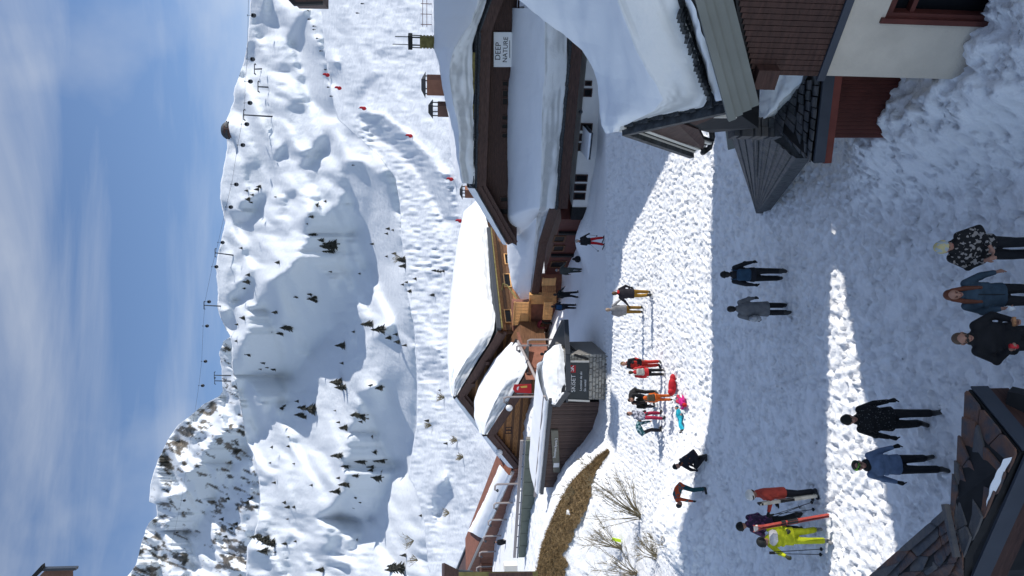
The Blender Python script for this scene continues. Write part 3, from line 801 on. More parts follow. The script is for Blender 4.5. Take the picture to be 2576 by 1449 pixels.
b.tube([cen + U * w * .3 + up * zt, cen + U * w * .3 + up * (zt + 2.0)], .03); b.tube([cen - U * w * .4 + up * zt, cen - U * w * .4 + up * (zt + 1.8)], .035)
b.build('cap_post', M_STEELD, st)
# little snow topped porch at the foot of the white wall
b = MB(); a_, c_ = V(1488, 335, *lp(-.6)), V(1490, 402, *lp(-.6)); c_.z = a_.z
b.slab([a_, c_, c_ - N * 1.5 + up * .12, a_ - N * 1.5 + up * .12], (0, 0, -.1))
b.build('porch_roof', M_STEELD, lodge)
snow_loft([[a_ + up * .01, c_ + up * .01], [a_ + up * .14 - N * .1, c_ + up * .1 - N * .1], [a_ + up * .22 - N * 1.0, c_ + up * .2 - N * 1.0], [a_ + up * .3 - N * 1.6, c_ + up * .3 - N * 1.6]], n=24, noise=.03, parent=lodge)

# ---- sunlit wooden annexe between lodge and chalet
annex = thing('wooden_terrace', 'sunlit pale wooden terrace screens with vertical slats beside the street', 'terrace', (0, 60, 0))
def slat_panel(x0, x1, y0, y1, Y0, Y1, n, parent, m=M_WOODL, rail=M_WOODL):
    a, c = P(x0, y0, Y0), P(x0, y1, Y1)
    a2, c2 = P(x1, y0, Y0), P(x1, y1, Y1)
    d = (c - a).normalized()
    bb = MB(); wid = (c - a).length / n * .62
    zt, zb = (a.z + c.z) / 2, (a2.z + c2.z) / 2
    bb.box((0, 0, 0), (wid / 2, 0, 0), (0, .03, 0), (0, 0, (zt - zb) / 2)); me = bb.mesh('slat', m)
    for k in range(n):
        o = link('slat', me, parent); p = a.lerp(c, (k + .5) / n); o.location = Vector((p.x, p.y, (zt + zb) / 2)) - total_off(parent)
        o.rotation_euler = (0, 0, math.atan2(d.y, d.x))
    bk = Vector((-d.y, d.x, 0)); bk = bk if bk.y > 0 else -bk
    bb = MB()
    for z in (zt - .06, zb + .06): bb.beam(Vector((a.x, a.y, z)) + bk * .05, Vector((c.x, c.y, z)) + bk * .05, .05, .12)
    bb.build('rail', rail, parent)
    return bk
slat_panel(1291, 1331, 760, 819, 60.5, 62, 16, annex)
slat_panel(1364, 1398, 700, 718, 57.5, 58, 6, annex)
slat_panel(1367, 1390, 760, 804, 59.5, 60.5, 12, annex)
for k in range(7):
    bb = MB(); x = 1366 + k * 5; bb.beam(P(x, 719, 58.1), P(x, 745, 58.9), .06, .1); bb.build('shelf_board', M_WOOD, annex)
bb = MB(); bb.slab([P(1350, 690, 60.6), P(1350, 770, 61.6), P(1425, 770, 61.6), P(1425, 690, 60.6)], (.1, .5, 0)); bb.build('red_wall', M_BRICK, annex)
bb = MB(); bb.slab([P(1291, 762, 61.2), P(1291, 835, 62.6), P(1400, 835, 62.6), P(1400, 762, 61.2)], (0.3, 1.4, 0)); bb.build('red_wall', M_BRICK, annex)
bb = MB(); bb.slab([P(1332, 742, 60.2), P(1332, 765, 61), P(1400, 765, 61), P(1400, 742, 60.2)], (.2, .3, 0)); bb.build('corner_wall', M_WOODL, annex)
bb = MB(); bb.slab([P(1331, 756, 60.3), P(1331, 822, 61.9), P(1331, 822, 63.4), P(1331, 756, 61.8)], (0, 0, -.15)); bb.build('balcony_floor', M_WOOD, annex)

# ---- big chalet
chalet = thing('big_chalet', 'large wooden chalet whose broad gable roof is buried under a smooth dome of snow', 'chalet', (-5, 68, 0))
gR, gA, gL = P(1250, 838, 62), P(1149, 997, 65.5), P(1287, 1172, 69)
gd = (gL - gR); gd.z = 0; gd.normalize(); gn = Vector((gd.y, -gd.x, 0)); gn = gn if gn.y < 0 else -gn      # gable faces the viewer's left
rdir = Vector((.58, .82, 0)).normalized()
eF = P(1225, 577, 75); 
b = MB()
wi = -gn * 1.1
b.slab([Vector((gR.x, gR.y, 1)) + wi + gd * .8, Vector((gL.x, gL.y, 1)) + wi - gd * .8, gL + wi - gd * .8, gA + wi - up * .55, gR + wi + gd * .8], rdir * 14)
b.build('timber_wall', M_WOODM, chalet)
for k in range(22):                                  # gable cladding boards
    z = 2.2 + k * .25
    t0 = (z - gR.z + .5) / (gA.z - gR.z); t0 = max(0, t0); t1 = max(0, (z - gL.z + .5) / (gA.z - gL.z))
    if t0 > .97 or t1 > .97: continue
    hb = (gA - gR).length
    pr = gR.lerp(gA, t0) if t0 > 0 else gR + gd * .8; plf = gL.lerp(gA, t1) if t1 > 0 else gL - gd * .8
    pr, plf = Vector((pr.x, pr.y, z)), Vector((plf.x, plf.y, z))
    pr, plf = pr + wi + gn * .04 + gd * .1, plf + wi + gn * .04 - gd * .1
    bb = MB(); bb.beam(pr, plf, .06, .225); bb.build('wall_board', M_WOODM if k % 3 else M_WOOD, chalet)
# sunlit eave side: wall boards, dark openings, gutter
sn = Vector((.82, -.58, 0)).normalized()
SP = ((gR.x + gd.x * .9, gR.y + gd.y * .9), (sn.x, sn.y))
b = MB(); qa, qb = V(1262, 832, *SP), V(1262, 560, *SP)
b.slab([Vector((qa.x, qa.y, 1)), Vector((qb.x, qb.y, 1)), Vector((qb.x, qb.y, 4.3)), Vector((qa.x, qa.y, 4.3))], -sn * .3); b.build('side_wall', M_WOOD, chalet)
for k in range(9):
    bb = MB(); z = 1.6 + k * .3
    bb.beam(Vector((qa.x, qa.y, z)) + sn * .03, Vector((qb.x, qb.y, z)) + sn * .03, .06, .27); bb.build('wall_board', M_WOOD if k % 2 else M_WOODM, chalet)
for (x0, x1, y0, y1) in [(1268,1286,640,665),(1266,1286,690,722),(1268,1288,780,812)]: window_on(chalet, ((SP[0][0] + sn.x * .08, SP[0][1] + sn.y * .08), SP[1]), x0, x1, y0, y1, sn, fr=M_WOODL, frame_w=.1)
b = MB(); g0, g1 = P(1252, 828, 62), P(1231, 575, 75); g1.z = g0.z
b.beam(g0 - up * .1, g1 - up * .1, .3, .34); b.build('gutter_board', M_STEELD, chalet)
b = MB(); b.beam(g0 - up * .36 + sn * .1, g1 - up * .36 + sn * .1, .12, .1); b.build('gutter', M_GOLD, chalet)
b = MB(); c = P(1262, 730, 66); b.tube([c, c + sn * .7 - up * .1, c + sn * .75 - up * .4 - rdir * .3, P(1303, 755, 63.5)], .06, mi=0); b.build('downpipe', M_GOLD, chalet)
for a_, c_, nm in [(gR, gA, 'bargeboard'), (gL, gA, 'bargeboard')]:
    bb = MB(); bb.beam(a_ - up * .3, c_ - up * .3, .16, .55); bb.beam(a_ - up * .72 - gn * .15, c_ - up * .72 - gn * .15, .12, .3); bb.build(nm, M_FASC, chalet)
b = MB(); eR = gR + rdir * 15; eA = gA + rdir * 6 - up * .5; eL = gL + rdir * 6 - up * .5
b.slab([gR, gA, eA, eR], (0, 0, -.12)); b.slab([gA, gL, eL, eA], (0, 0, -.12)); b.build('roof_deck', M_TILE, chalet)
for p_ in (.45, .8):
    bb = MB(); q = gR.lerp(gA, p_); bb.box(q - up * .75 - gn * .5, gd * .16, gn * .7, up * .16); bb.build('purlin', M_FASC, chalet)
R2 = [P(1213, 506, 79), P(1229, 575, 75), P(1237, 640, 71.5), P(1241, 700, 68.5), P(1248, 770, 65), P(1243, 829, 62.2), P(1233, 857, 62.3), P(1200, 908, 63.3), P(1171, 957, 64.4), P(1150, 994, 65.3)]
R1 = [P(1211, 504, 79.5), P(1207, 560, 76.5), P(1208, 620, 73.5), P(1214, 680, 70.5), P(1226, 760, 66.5), P(1218, 829, 63), P(1195, 871, 63), P(1168, 914, 64), P(1143, 956, 65.2), P(1141, 996, 65.9)]
R0m = [P(1210, 503, 80), P(1188, 545, 79), P(1183, 610, 77), P(1180, 675, 75), P(1178, 765, 72), P(1170, 840, 70), P(1158, 895, 68.5), P(1146, 935, 67.8), P(1138, 968, 67), P(1139, 998, 66.5)]
R0 = [P(1209, 502, 81), P(1167, 535, 84), P(1152, 605, 83), P(1142, 675, 82), P(1131, 771, 80), P(1126, 843, 78), P(1126, 912, 76), P(1131, 947, 73), P(1136, 982, 69), P(1143, 999, 67)]
Rb = [q + Vector((-2.0, 3.0, -2.6)) for q in R0]
snow_loft([R2, R1, R0m, R0, Rb], n=160, noise=.05, smooth_x=3, strata=.4, parent=chalet, sharp=(1,))
lA, lB = [gA + up * .05 + gn * .1, gL + up * .05 + gn * .1], [P(1139, 999, 66), P(1262, 1160, 69)]
snow_loft([lA, lB, [q + rdir * 3 + up * .1 for q in lB], [q + rdir * 6 - up * 1.2 for q in lB]], n=40, noise=.06, parent=chalet)

# ---- smaller chalet gable in front
small = thing('small_chalet', 'small wooden chalet gable with rounded snow cap and white globe lamps', 'chalet', (-8, 60, 0))
hR, hA, hL = P(1326, 940, 56.5), P(1224, 1095, 59.5), P(1291, 1176, 61.5)
hd = (hL - hR); hd.z = 0; hd.normalize(); hn = Vector((hd.y, -hd.x, 0)); hn = hn if hn.y < 0 else -hn
hr = Vector((.66, .75, 0)).normalized()
b = MB(); wi = -hn * .8
b.slab([Vector((hR.x, hR.y, .8)) + wi + hd * .5, Vector((hL.x, hL.y, .8)) + wi - hd * .2, hL + wi - hd * .2, hA + wi - up * .5, hR + wi + hd * .5], hr * 5.5); b.build('timber_wall', M_WOODM, small)
for k in range(20):
    z = 1.6 + k * .2
    t0, t1 = (z - hR.z + .5) / (hA.z - hR.z), (z - hL.z + .5) / (hA.z - hL.z)
    if t0 > .95 or t1 > .95: continue
    pr = hR.lerp(hA, max(0, t0)); pl_ = hL.lerp(hA, max(0, t1))
    bb = MB(); bb.beam(Vector((pr.x, pr.y, z)) + wi + hn * .04 + hd * .2, Vector((pl_.x, pl_.y, z)) + wi + hn * .04 - hd * .1, .06, .185); bb.build('wall_board', M_WOOD if k % 3 else M_WOODM, small)
HP = ((hR.x + wi.x + hn.x * .09, hR.y + wi.y + hn.y * .09), (hn.x, hn.y))
window_on(small, HP, 1272, 1287, 1074, 1080.5, hn); window_on(small, HP, 1272, 1287, 1082, 1089, hn)
for a_, c_ in [(hR, hA), (hL, hA)]:
    bb = MB(); bb.beam(a_ - up * .25, c_ - up * .25, .16, .5); bb.beam(a_ - up * .62 - hn * .15, c_ - up * .62 - hn * .15, .12, .26); bb.build('bargeboard', M_FASC, small)
for (x, y) in [(1281, 1026), (1256, 1138)]:
    bb = MB(); q = V(x, y, (hR.x + hn.x * .25, hR.y + hn.y * .25), (hn.x, hn.y)); bb.ball(q, .26, n=12); bb.build('globe_lamp', M_WHITE, small, smooth=True)
b = MB(); b.slab([hR, hA, hA + hr * 2.2 - up * .2, hR + hr * 3 - up * .3], (0, 0, -.1)); b.slab([hA, hL, hL + hr * 5, hA + hr * 2.2 - up * .2], (0, 0, -.1)); b.build('roof_deck', M_TILE, small)
Q3 = [P(1304, 864, 60), P(1318, 890, 58), P(1327, 922, 56.5), P(1312, 952, 56.8), P(1290, 990, 57.5), P(1262, 1036, 58.3), P(1236, 1076, 59.1), P(1226, 1092, 59.4)]
Q2 = [P(1298, 862, 60.4), P(1300, 890, 59.2), P(1296, 924, 58), P(1276, 952, 57.8), P(1256, 990, 58), P(1238, 1026, 58.6), P(1222, 1066, 59.3), P(1218, 1093, 59.7)]
Q1 = [P(1292, 862, 61), P(1276, 880, 61.2), P(1256, 906, 61.5), P(1249, 950, 60.5), P(1246, 985, 60), P(1228, 1020, 60), P(1216, 1060, 60.2), P(1214, 1092, 60.2)]
Q0 = [P(1288, 862, 62), P(1266, 886, 63), P(1246, 904, 64), P(1218, 945, 64.5), P(1203, 975, 64.5), P(1193, 1010, 64), P(1193, 1050, 62.5), P(1208, 1088, 61)]
Qb = [q + Vector((-.6, 1.6, -1.6)) for q in Q0]
snow_loft([Q3, Q2, Q1, Q0, Qb], n=100, noise=.04, strata=.35, parent=small, sharp=(1,))
kA, kB = [hA + hn * .1, hL + hn * .1], [P(1212, 1092, 60), P(1272, 1168, 61.6)]
snow_loft([kA, kB, [q + hr * 2 for q in kB], [q + hr * 4 - up for q in kB]], n=30, noise=.04, parent=small)
b = MB(); b.tube([P(1303, 858, 59.8), P(1326, 905, 57.3), P(1349, 954, 54.6)], .1); b.build('gutter', M_PINKP, small)
b = MB(); b.slab([P(1272, 900, 61), P(1298, 852, 60.6), P(1308, 860, 60.2), P(1290, 878, 60.4)], (0, .3, 0)); b.build('eave_end', M_BLACK, small)
b = MB(); q0, q1 = P(1330, 846, 60.5), P(1340, 955, 56)
b.slab([Vector((q0.x, q0.y, .8)), Vector((q1.x, q1.y, .8)), q1 + up * .5, q0 + up * .9], (.3, .5, 0)); b.build('red_wall', M_BRICK, small)

# ---- red advertising flag in front of it
flag = thing('red_flag', 'red advertising flag with white and yellow print standing by the small chalet', 'flag', (*P(1335, 980, 52)[:2], 1.6))
f0 = [P(1337, 966, 52), P(1337, 990, 52), P(1296, 987, 52), P(1290, 979, 52), P(1294, 967, 52)]
b = MB(); b.slab(f0, (0, .04, 0)); b.build('banner', M_REDB, flag)
b = MB(); b.slab([P(1306, 972, 51.97), P(1303, 982, 51.97), P(1300, 980, 51.97), P(1301, 974, 51.97)], (0, .02, 0)); b.build('white_print', M_WHITE, flag)
b = MB(); b.slab([P(1326, 970, 51.96), P(1326, 975, 51.96), P(1311, 976, 51.96), P(1309, 972, 51.96)], (0, .02, 0)); b.build('yellow_print', M_YEL, flag)
b = MB(); b.tube([Vector((P(1340, 992, 52).x, 52.05, .9)), P(1300, 990, 52.05)], .03); b.build('pole', M_METAL, flag)

# ---- ski shop: stone front with sign
shop = thing('ski_shop', 'small stone fronted ski hire shop with a dark SKISET sign under a snowy roof', 'shop', (-4, 44, 0))
WPp = (G(1520, 950, .1)); sw = Vector((-.995, .10, 0)).normalized(); swn = Vector((-.10, -.995, 0))
SPn = ((WPp.x, WPp.y), (swn.x, swn.y))
a_, c_ = V(1424, 891, *SPn), V(1424, 1006, *SPn); zt = (a_.z + c_.z) / 2
b = MB(); b.slab([Vector((a_.x, a_.y, -.6)), Vector((c_.x, c_.y, -.6)), Vector((c_.x, c_.y, zt)), Vector((a_.x, a_.y, zt))], -swn * 4); b.build('mortar_wall', M_MORTAR, shop)
rs = random.Random(5)
wl = (c_ - a_).length; z = -.3; row = 0; ns = 0
vis0 = V(1482, 950, *SPn).z
while z < zt - .05:
    hh = rs.uniform(.15, .23); s = -rs.uniform(0, .2)
    while s < wl - .04:
        ww = rs.uniform(.2, .46); e = min(s + ww, wl)
        s0 = max(s, 0)
        yb = 891 + (s0 + e) / 2 / wl * 115
        if e - s0 > .06 and (z < vis0 or yb < 914):
            bb = MB(); ce = a_ + sw * (s0 + e) / 2; ce = Vector((ce.x, ce.y, z + hh / 2))
            hw, hv, dp = (e - s0) / 2 - .012, hh / 2 - .012, rs.uniform(.03, .075)
            j = lambda: rs.uniform(-.018, .018)
            fr = [ce + sw * (i * hw + j()) + up * (k * hv + j()) + swn * dp for i, k in ((-.86, -.84), (.86, -.84), (.86, .84), (-.86, .84))]
            bk = [ce + sw * (i * hw) + up * (k * hv) for i, k in ((-1, -1), (1, -1), (1, 1), (-1, 1))]
            bb.add(bk + fr, [(4, 5, 6, 7), (0, 1, 5, 4), (1, 2, 6, 5), (2, 3, 7, 6), (3, 0, 4, 7)])
            bb.build('stone', (M_STONEW, M_STONEW2)[rs.random() < .4], shop); ns += 1
        s += ww
    z += hh
b = MB(); b.slab(rect_on(((WPp.x + swn.x * .1, WPp.y + swn.y * .1), SPn[1]), 1429, 1481, 913, 1005), -swn * .12); b.build('sign_panel', M_SIGNG, shop)
sp = lambda x, y, d=.12: V(x, y, (WPp.x + swn.x * d, WPp.y + swn.y * d), SPn[1])
b = MB(); b.slab([sp(1430.5, 918.4), sp(1430.5, 937), sp(1448.5, 937.5), sp(1448.5, 919)], -swn * .02); b.build('logo_panel', M_LOGO, shop)
text_on('S', sp(1439, 931.5, .135), -sw, up, .34, M_WHITE, shop, 'sign_lettering')
text_on('K', sp(1439, 924, .135), -sw, up, .34, M_WHITE, shop, 'sign_lettering')
text_on('SKISET', sp(1442.5, 964.5, .13), -sw, up, .335, M_WHITE, shop, 'sign_lettering')
text_on('Location de ski', sp(1461.5, 959, .13), -sw, up, .175, M_WHITE, shop, 'sign_lettering')
text_on('Ski rental', sp(1472, 970, .13), -sw, up, .175, M_WHITE, shop, 'sign_lettering')
b = MB(); b.beam(sp(1427, 893, .15), sp(1426, 1012, .15), .12, .12); b.build('fascia_board', M_STEELD, shop)
b = MB(); b.beam(sp(1426, 909, .12), sp(1482, 909.5, .12), .06, .1, up=(1, 0, 0)); b.beam(sp(1427, 1006.5, .14), sp(1483, 1009, .14), .06, .1, up=(1, 0, 0)); b.build('pale_post', M_CREAM, shop)
# roof: a low hip running out to the right over the street, dark edge and posts
ro = [P(1414, 806, 46.5), P(1420, 806, 44.5), P(1424, 893, 41.6), P(1426, 985, 41.2), P(1398, 1021, 42.2), P(1356, 1013, 47.5), P(1356, 922, 48.5), P(1381, 876, 48)]
for q in ro: pass
zr = sum(q.z for q in ro[:5]) / 5
b = MB(); b.slab(ro, (0, 0, -.16)); b.build('roof_deck', M_BLACK, shop)
b = MB()
for i in range(len(ro)): b.beam(ro[i] - up * .1, ro[(i + 1) % len(ro)] - up * .1, .1, .26)
b.build('roof_edge', M_STEELD, shop)
b = MB(); b.beam(P(1427, 866, 42.8), P(1458, 893, 42.6), .12, .12); b.beam(P(1427, 880, 42.5), P(1453, 898, 42.3), .1, .1); b.beam(sp(1445, 893, .2), sp(1480, 903, .25), .1, .14); b.build('roof_brace', M_BLACK, shop)
T3 = [P(1411, 866, 43.6), P(1417, 884, 42.6), P(1421, 930, 41.7), P(1423, 982, 41.5), P(1398, 1019, 42.4)]
T2 = [P(1404, 866, 44.2), P(1402, 890, 43.6), P(1401, 930, 43), P(1402, 975, 42.8), P(1388, 1017, 43)]
T1 = [P(1398, 868, 45.5), P(1380, 894, 45.4), P(1372, 930, 45), P(1370, 970, 44.8), P(1374, 1015, 44.3)]
T0 = [P(1395, 868, 46.5), P(1370, 892, 47), P(1358, 926, 47.2), P(1357, 966, 47), P(1361, 1012, 46)]
Tb = [q + Vector((0, .6, -.8)) for q in T0]
snow_loft([T3, T2, T1, T0, Tb], n=80, noise=.1, strata=.3, parent=shop, sharp=(1,), nscale=1.8)

# ---- dark boarded wing of the shop with its long sign board
wing = thing('boarded_wing', 'dark brown boarded wing beside the ski shop carrying a long olive sign board', 'building', (-8, 45, 0))
w0, w1 = P(1500, 1010, 43.6), P(1400, 1224, 47.2)
wd = Vector((w1.x - w0.x, w1.y - w0.y, 0)).normalized(); wn = Vector((wd.y, -wd.x, 0)); wn = wn if wn.y < 0 else -wn
WP = ((w0.x, w0.y), (wn.x, wn.y))
zt = V(1376, 1120, *WP).z
L_ = (Vector((w1.x, w1.y, 0)) - Vector((w0.x, w0.y, 0))).length
b = MB(); b.slab([Vector((w0.x, w0.y, -.8)), Vector((w1.x, w1.y, -.8)), Vector((w1.x, w1.y, zt)), Vector((w0.x, w0.y, zt))], -wn * 3.4); b.build('back_wall', M_BLACK, wing)
nbd = 46; me = []
for k in range(3):
    bb = MB(); bb.box((0, 0, 0), (L_ / nbd * .46, 0, 0), (0, .025 + .006 * k, 0), (0, 0, (zt + .8) / 2)); me.append(bb.mesh('board', [mat('boards_%d' % k, [(.105, .07, .06), (.12, .08, .068), (.09, .06, .052)][k], .7, var=.25, scale=3, stretch=(4, 4, .5), bump=.2)]))
for k in range(nbd):
    o = link('board', me[(k * 7 + k // 3) % 3], wing); o.location = w0 + wd * L_ * (k + .5) / nbd + wn * .03 + up * ((zt - .8) / 2 - w0.z) - total_off(wing); o.rotation_euler = (0, 0, math.atan2(wd.y, wd.x))
wp = lambda x, y, d=.12: V(x, y, (w0.x + wn.x * d, w0.y + wn.y * d), WP[1])
b = MB(); b.slab([wp(1386, 1083, .2), wp(1392, 1188, .2), wp(1409, 1189, .2), wp(1404, 1083, .2)], -wn * .12); b.build('sign_board', M_SIGNO, wing)
text_on('Boutique Sports 2', wp(1397, 1127, .225), -wd, up, .215, M_WHITE, wing, 'sign_lettering')
b = MB(); c = wp(1399.5, 1170, .21); b.box(c, wd * .17, wn * .015, up * .17); b.build('sign_emblem', M_WHITE, wing)
b = MB(); t0, t1 = wp(1371, 1005, .25), wp(1373, 1240, .25); t0.z = t1.z = zt + .08; b.beam(t0, t1, .25, .2); b.build('fascia_board', M_STEELD, wing)
b = MB(); b.beam(t0 + up * .34 - wn * .3, t1 + up * .34 - wn * .3 + wd * .6, .12, .16); b.build('rail', M_PINKP, wing)
b = MB()
for k in range(7):
    q = t0.lerp(t1, (k + .3) / 7) - wn * .3; b.beam(q + up * .05, q + up * .34, .05, .05, up=(1, 0, 0))
b.build('rail_post', M_PINKP, wing)
snow_loft([[t0 + up * .1, t1 + up * .1], [t0 + up * .38 - wn * .15, t1 + up * .38 - wn * .15], [t0 + up * .5 - wn * 3, t1 + up * .5 - wn * 3], [t0 - wn * 3.6, t1 - wn * 3.6]], n=60, noise=.05, parent=wing)

# ---- long grey-green parapet behind
par = thing('panelled_parapet', 'long low wall of grey green panels behind the boarded wing', 'wall', (-12, 53, 1.5))
p0, p1 = P(1308, 1108, 51), P(1319, 1401, 56)
pd = Vector((p1.x - p0.x, p1.y - p0.y, 0)).normalized(); pn = Vector((pd.y, -pd.x, 0)); pn = pn if pn.y < 0 else -pn
zt = (p0.z + p1.z) / 2; zb = zt - 1.35; L_ = (Vector((p1.x, p1.y, 0)) - Vector((p0.x, p0.y, 0))).length
bb = MB(); bb.box((0, 0, 0), (L_ / 9 * .485, 0, 0), (0, .06, 0), (0, 0, (zt - zb) / 2)); me = bb.mesh('panel', M_GREEN)
for k in range(9):
    o = link('panel', me, par); o.location = Vector((p0.x, p0.y, (zt + zb) / 2)) + pd * L_ * (k + .5) / 9 - total_off(par); o.rotation_euler = (0, 0, math.atan2(pd.y, pd.x))
b = MB(); b.slab([Vector((p0.x, p0.y, zb - 1.5)) - pn * .08, Vector((p1.x, p1.y, zb - 1.5)) - pn * .08, Vector((p1.x, p1.y, zt - .03)) - pn * .08, Vector((p0.x, p0.y, zt - .03)) - pn * .08], -pn * .3); b.build('core', M_MORTAR, par)
b = MB(); b.beam(Vector((p0.x, p0.y, zt + .3)), Vector((p1.x, p1.y, zt + .3)), .12, .2); b.build('rail', M_PINKP, par)
b = MB(); b.tube([Vector((p0.x, p0.y, zt + .08)) + pn * .05, Vector((p1.x, p1.y, zt + .08)) + pn * .05], .06); b.build('pipe', M_METAL, par)
b = MB()
for k in range(10):
    q = Vector((p0.x, p0.y, zt)) + pd * L_ * (k + .1) / 10; b.beam(q - up * .02, q + up * .22, .06, .06, up=(1, 0, 0))
b.build('rail_post', M_STEELD, par)

# ---- brick-red hall running away on the left
hall = thing('brick_hall', 'long brick red hall with dark roof edge, lined with lamp posts', 'building', (-20, 74, 2))
_h0, _h1 = P(1287, 1180, 62), P(1172, 1440, 92)
_hn = Vector((_h1.y - _h0.y, _h0.x - _h1.x, 0)).normalized()
_hn = _hn if _hn.y < 0 else -_hn
def hp(x, y, d=0):                                    # on the hall front, or d metres behind it
    return V(x, y, (_h0.x - _hn.x * d, _h0.y - _hn.y * d), (_hn.x, _hn.y))
e0, e1 = hp(1287, 1180), hp(1172, 1440); r0, r1 = hp(1266, 1165, 3), hp(1148, 1440, 4)
b = MB(); b.slab([Vector((e0.x, e0.y, 1)) , Vector((e1.x, e1.y, 1)), e1, e0], -_hn * 4); b.build('brick_wall', M_BRICK, hall)
b = MB(); b.slab([e0, e1, r1, r0], (0, 0, -.15)); b.build('roof', M_FASC, hall)
b = MB(); b.beam(r0 + up * .06, r1 + up * .06, .3, .3); b.build('ridge_board', M_STEELD, hall)
b = MB(); b.beam(e0 - up * .1 + _hn * .2, e1 - up * .1 + _hn * .2, .12, .24); b.build('gutter', M_PINKP, hall)
S0, S1, S2 = [hp(1286, 1184), hp(1250, 1262), hp(1215, 1344)], [hp(1274, 1176, .7), hp(1234, 1262, .8), hp(1196, 1340, .9)], [hp(1266, 1168, 2.6), hp(1224, 1262, 3.0), hp(1184, 1336, 3.2)]
snow_loft([[q + _hn * .4 - up * .05 for q in S0], [q + _hn * .3 + up * .3 for q in S0], [q + up * .35 for q in S1], [q + up * .3 for q in S2], S2], n=40, noise=.07, parent=hall)
for y0, x0, x1 in [(1423, 1211, 1242)]:
    for k in range(6):
        bb = MB(); y = 1408 + k * 5; bb.beam(hp(1212, y) + _hn * .5, hp(1242, y) + _hn * .5, .3, .08, up=(1, 0, 0)); bb.build('balcony_slat', M_CHIM, hall)
bb = MB(); bb.beam(hp(1209, 1406) + _hn * .5, hp(1207, 1438) + _hn * .5, .1, .2); bb.build('balcony_rail', M_CHIM, hall)
for kk, (y, x0, x1) in enumerate([(1181, 1244, 1287), (1230, 1242, 1286), (1274, 1228, 1276), (1316, 1216, 1268), (1357, 1206, 1259), (1396, 1199, 1250)]):
    lamp = thing('street_lamp', ['hooked street lamp at the foot of the small chalet gable', 'hooked street lamp second from the chalet before the brick hall', 'hooked street lamp third from the chalet before the brick hall', 'hooked street lamp where the snow tongue on the hall roof ends', 'hooked street lamp by the bare end of the hall roof', 'hooked street lamp nearest the orange balcony of the brick hall'][kk], 'street lamp', hp(x1, y) + _hn * 1.2, 'lamp posts along the brick hall')
    base = hp(x1, y) + _hn * 1.2; h = hp(x0, y).z - base.z
    bb = MB(); bb.tube([(0, 0, -.8), (0, 0, h * .9), (-.12, 0, h), (-.45, 0, h + .02), (-.5, 0, h - .12)], .085); link('pole', bb.mesh('pole', M_PINKP), lamp, base)
    bb = MB(); bb.ball((-.5, 0, h - .2), .14, .14, .1); link('lamp_head', bb.mesh('lamp_head', M_STEELD), lamp, base)
for (x0, x1, y, Y, lb) in [(1328, 1380, 854, 57, 'street lamp with a hooked top between the terrace screens and the ski shop'), (1300, 1345, 869, 57, 'thin street lamp rising in front of the small chalet roof'), (1268, 1334, 998, 54, 'curved street lamp leaning over the snow beside the red flag')]:
    base = P(x1, y, Y); h = P(x0, y, Y).z - base.z
    lamp = thing('street_lamp', lb, 'street lamp', base)
    bb = MB(); bb.tube([(0, 0, -1.2), (0, 0, h * .88), (-.08, 0, h), (-.35, 0, h), (-.42, 0, h - .14)], .075); link('pole', bb.mesh('pole', M_PINKP), lamp, base)
    bb = MB(); bb.ball((-.42, 0, h - .2), .13, .13, .1); link('lamp_head', bb.mesh('lamp_head', M_STEELD), lamp, base)

# ---- left frame edge: timber deck, crate, roof ends
deck = thing('timber_deck', 'end of a weathered timber deck cutting in at the bottom edge of the photo', 'deck', P(1353, 1445, 38))
b = MB(); b.slab([P(1155, 1439, 38), P(1353, 1437, 38), P(1353, 1500, 38), P(1155, 1500, 38)], (-.22, .6, 0)); b.build('deck_board', M_GOLD, deck)
b = MB(); b.slab([P(1230, 1442, 37.9), P(1340, 1440, 37.9), P(1340, 1449, 37.9), P(1230, 1452, 37.9)], (0, .05, 0)); b.build('dark_board', M_FASC, deck)
cr = MB(); cr.slab([P(1269, 1424, 46), P(1302, 1423, 46), P(1302, 1442, 46), P(1269, 1442, 46)], (0, .8, 0)); tag(cr.build('pale_crate', M_CREAM), 'pale crate on the snow beside the timber deck', 'crate')
porch = thing('canopy', 'dark canopy end jutting in at the photo bottom beyond the brick hall', 'canopy', P(1150, 1430, 48))
b = MB(); b.slab([P(1118, 1416, 48), P(1154, 1434, 48), P(1156, 1470, 48), P(1118, 1470, 48)], (-.74, 2, .15)); b.build('canopy_roof', M_FASC, porch)
b = MB(); b.beam(P(1154, 1436, 48), P(1190, 1440, 48), .15, .15, up=(1, 0, 0)); b.build('canopy_post', M_STEELD, porch)
lr = thing('high_roof', 'brown roof corner against the sky in the bottom left photo corner', 'roof', P(195, 1440, 20))
b = MB(); b.slab([P(110, 1432, 20), P(193, 1430, 20), P(184, 1437, 20.2), P(186, 1490, 20.2), P(60, 1490, 20.2), P(112, 1436, 20.2)], (-.53, 1.5, .7)); b.build('roof_slope', M_CHIMD, lr)
b = MB(); b.slab([P(105, 1421, 19.9), P(107, 1434, 19.9), P(70, 1470, 19.9), P(60, 1470, 19.9)], (0, .15, 0)); b.build('verge_board', M_BLACK, lr)
b = MB(); b.beam(P(109, 1431, 20), P(194, 1429, 20), .15, .06); b.build('ridge_cap', M_STEELD, lr)
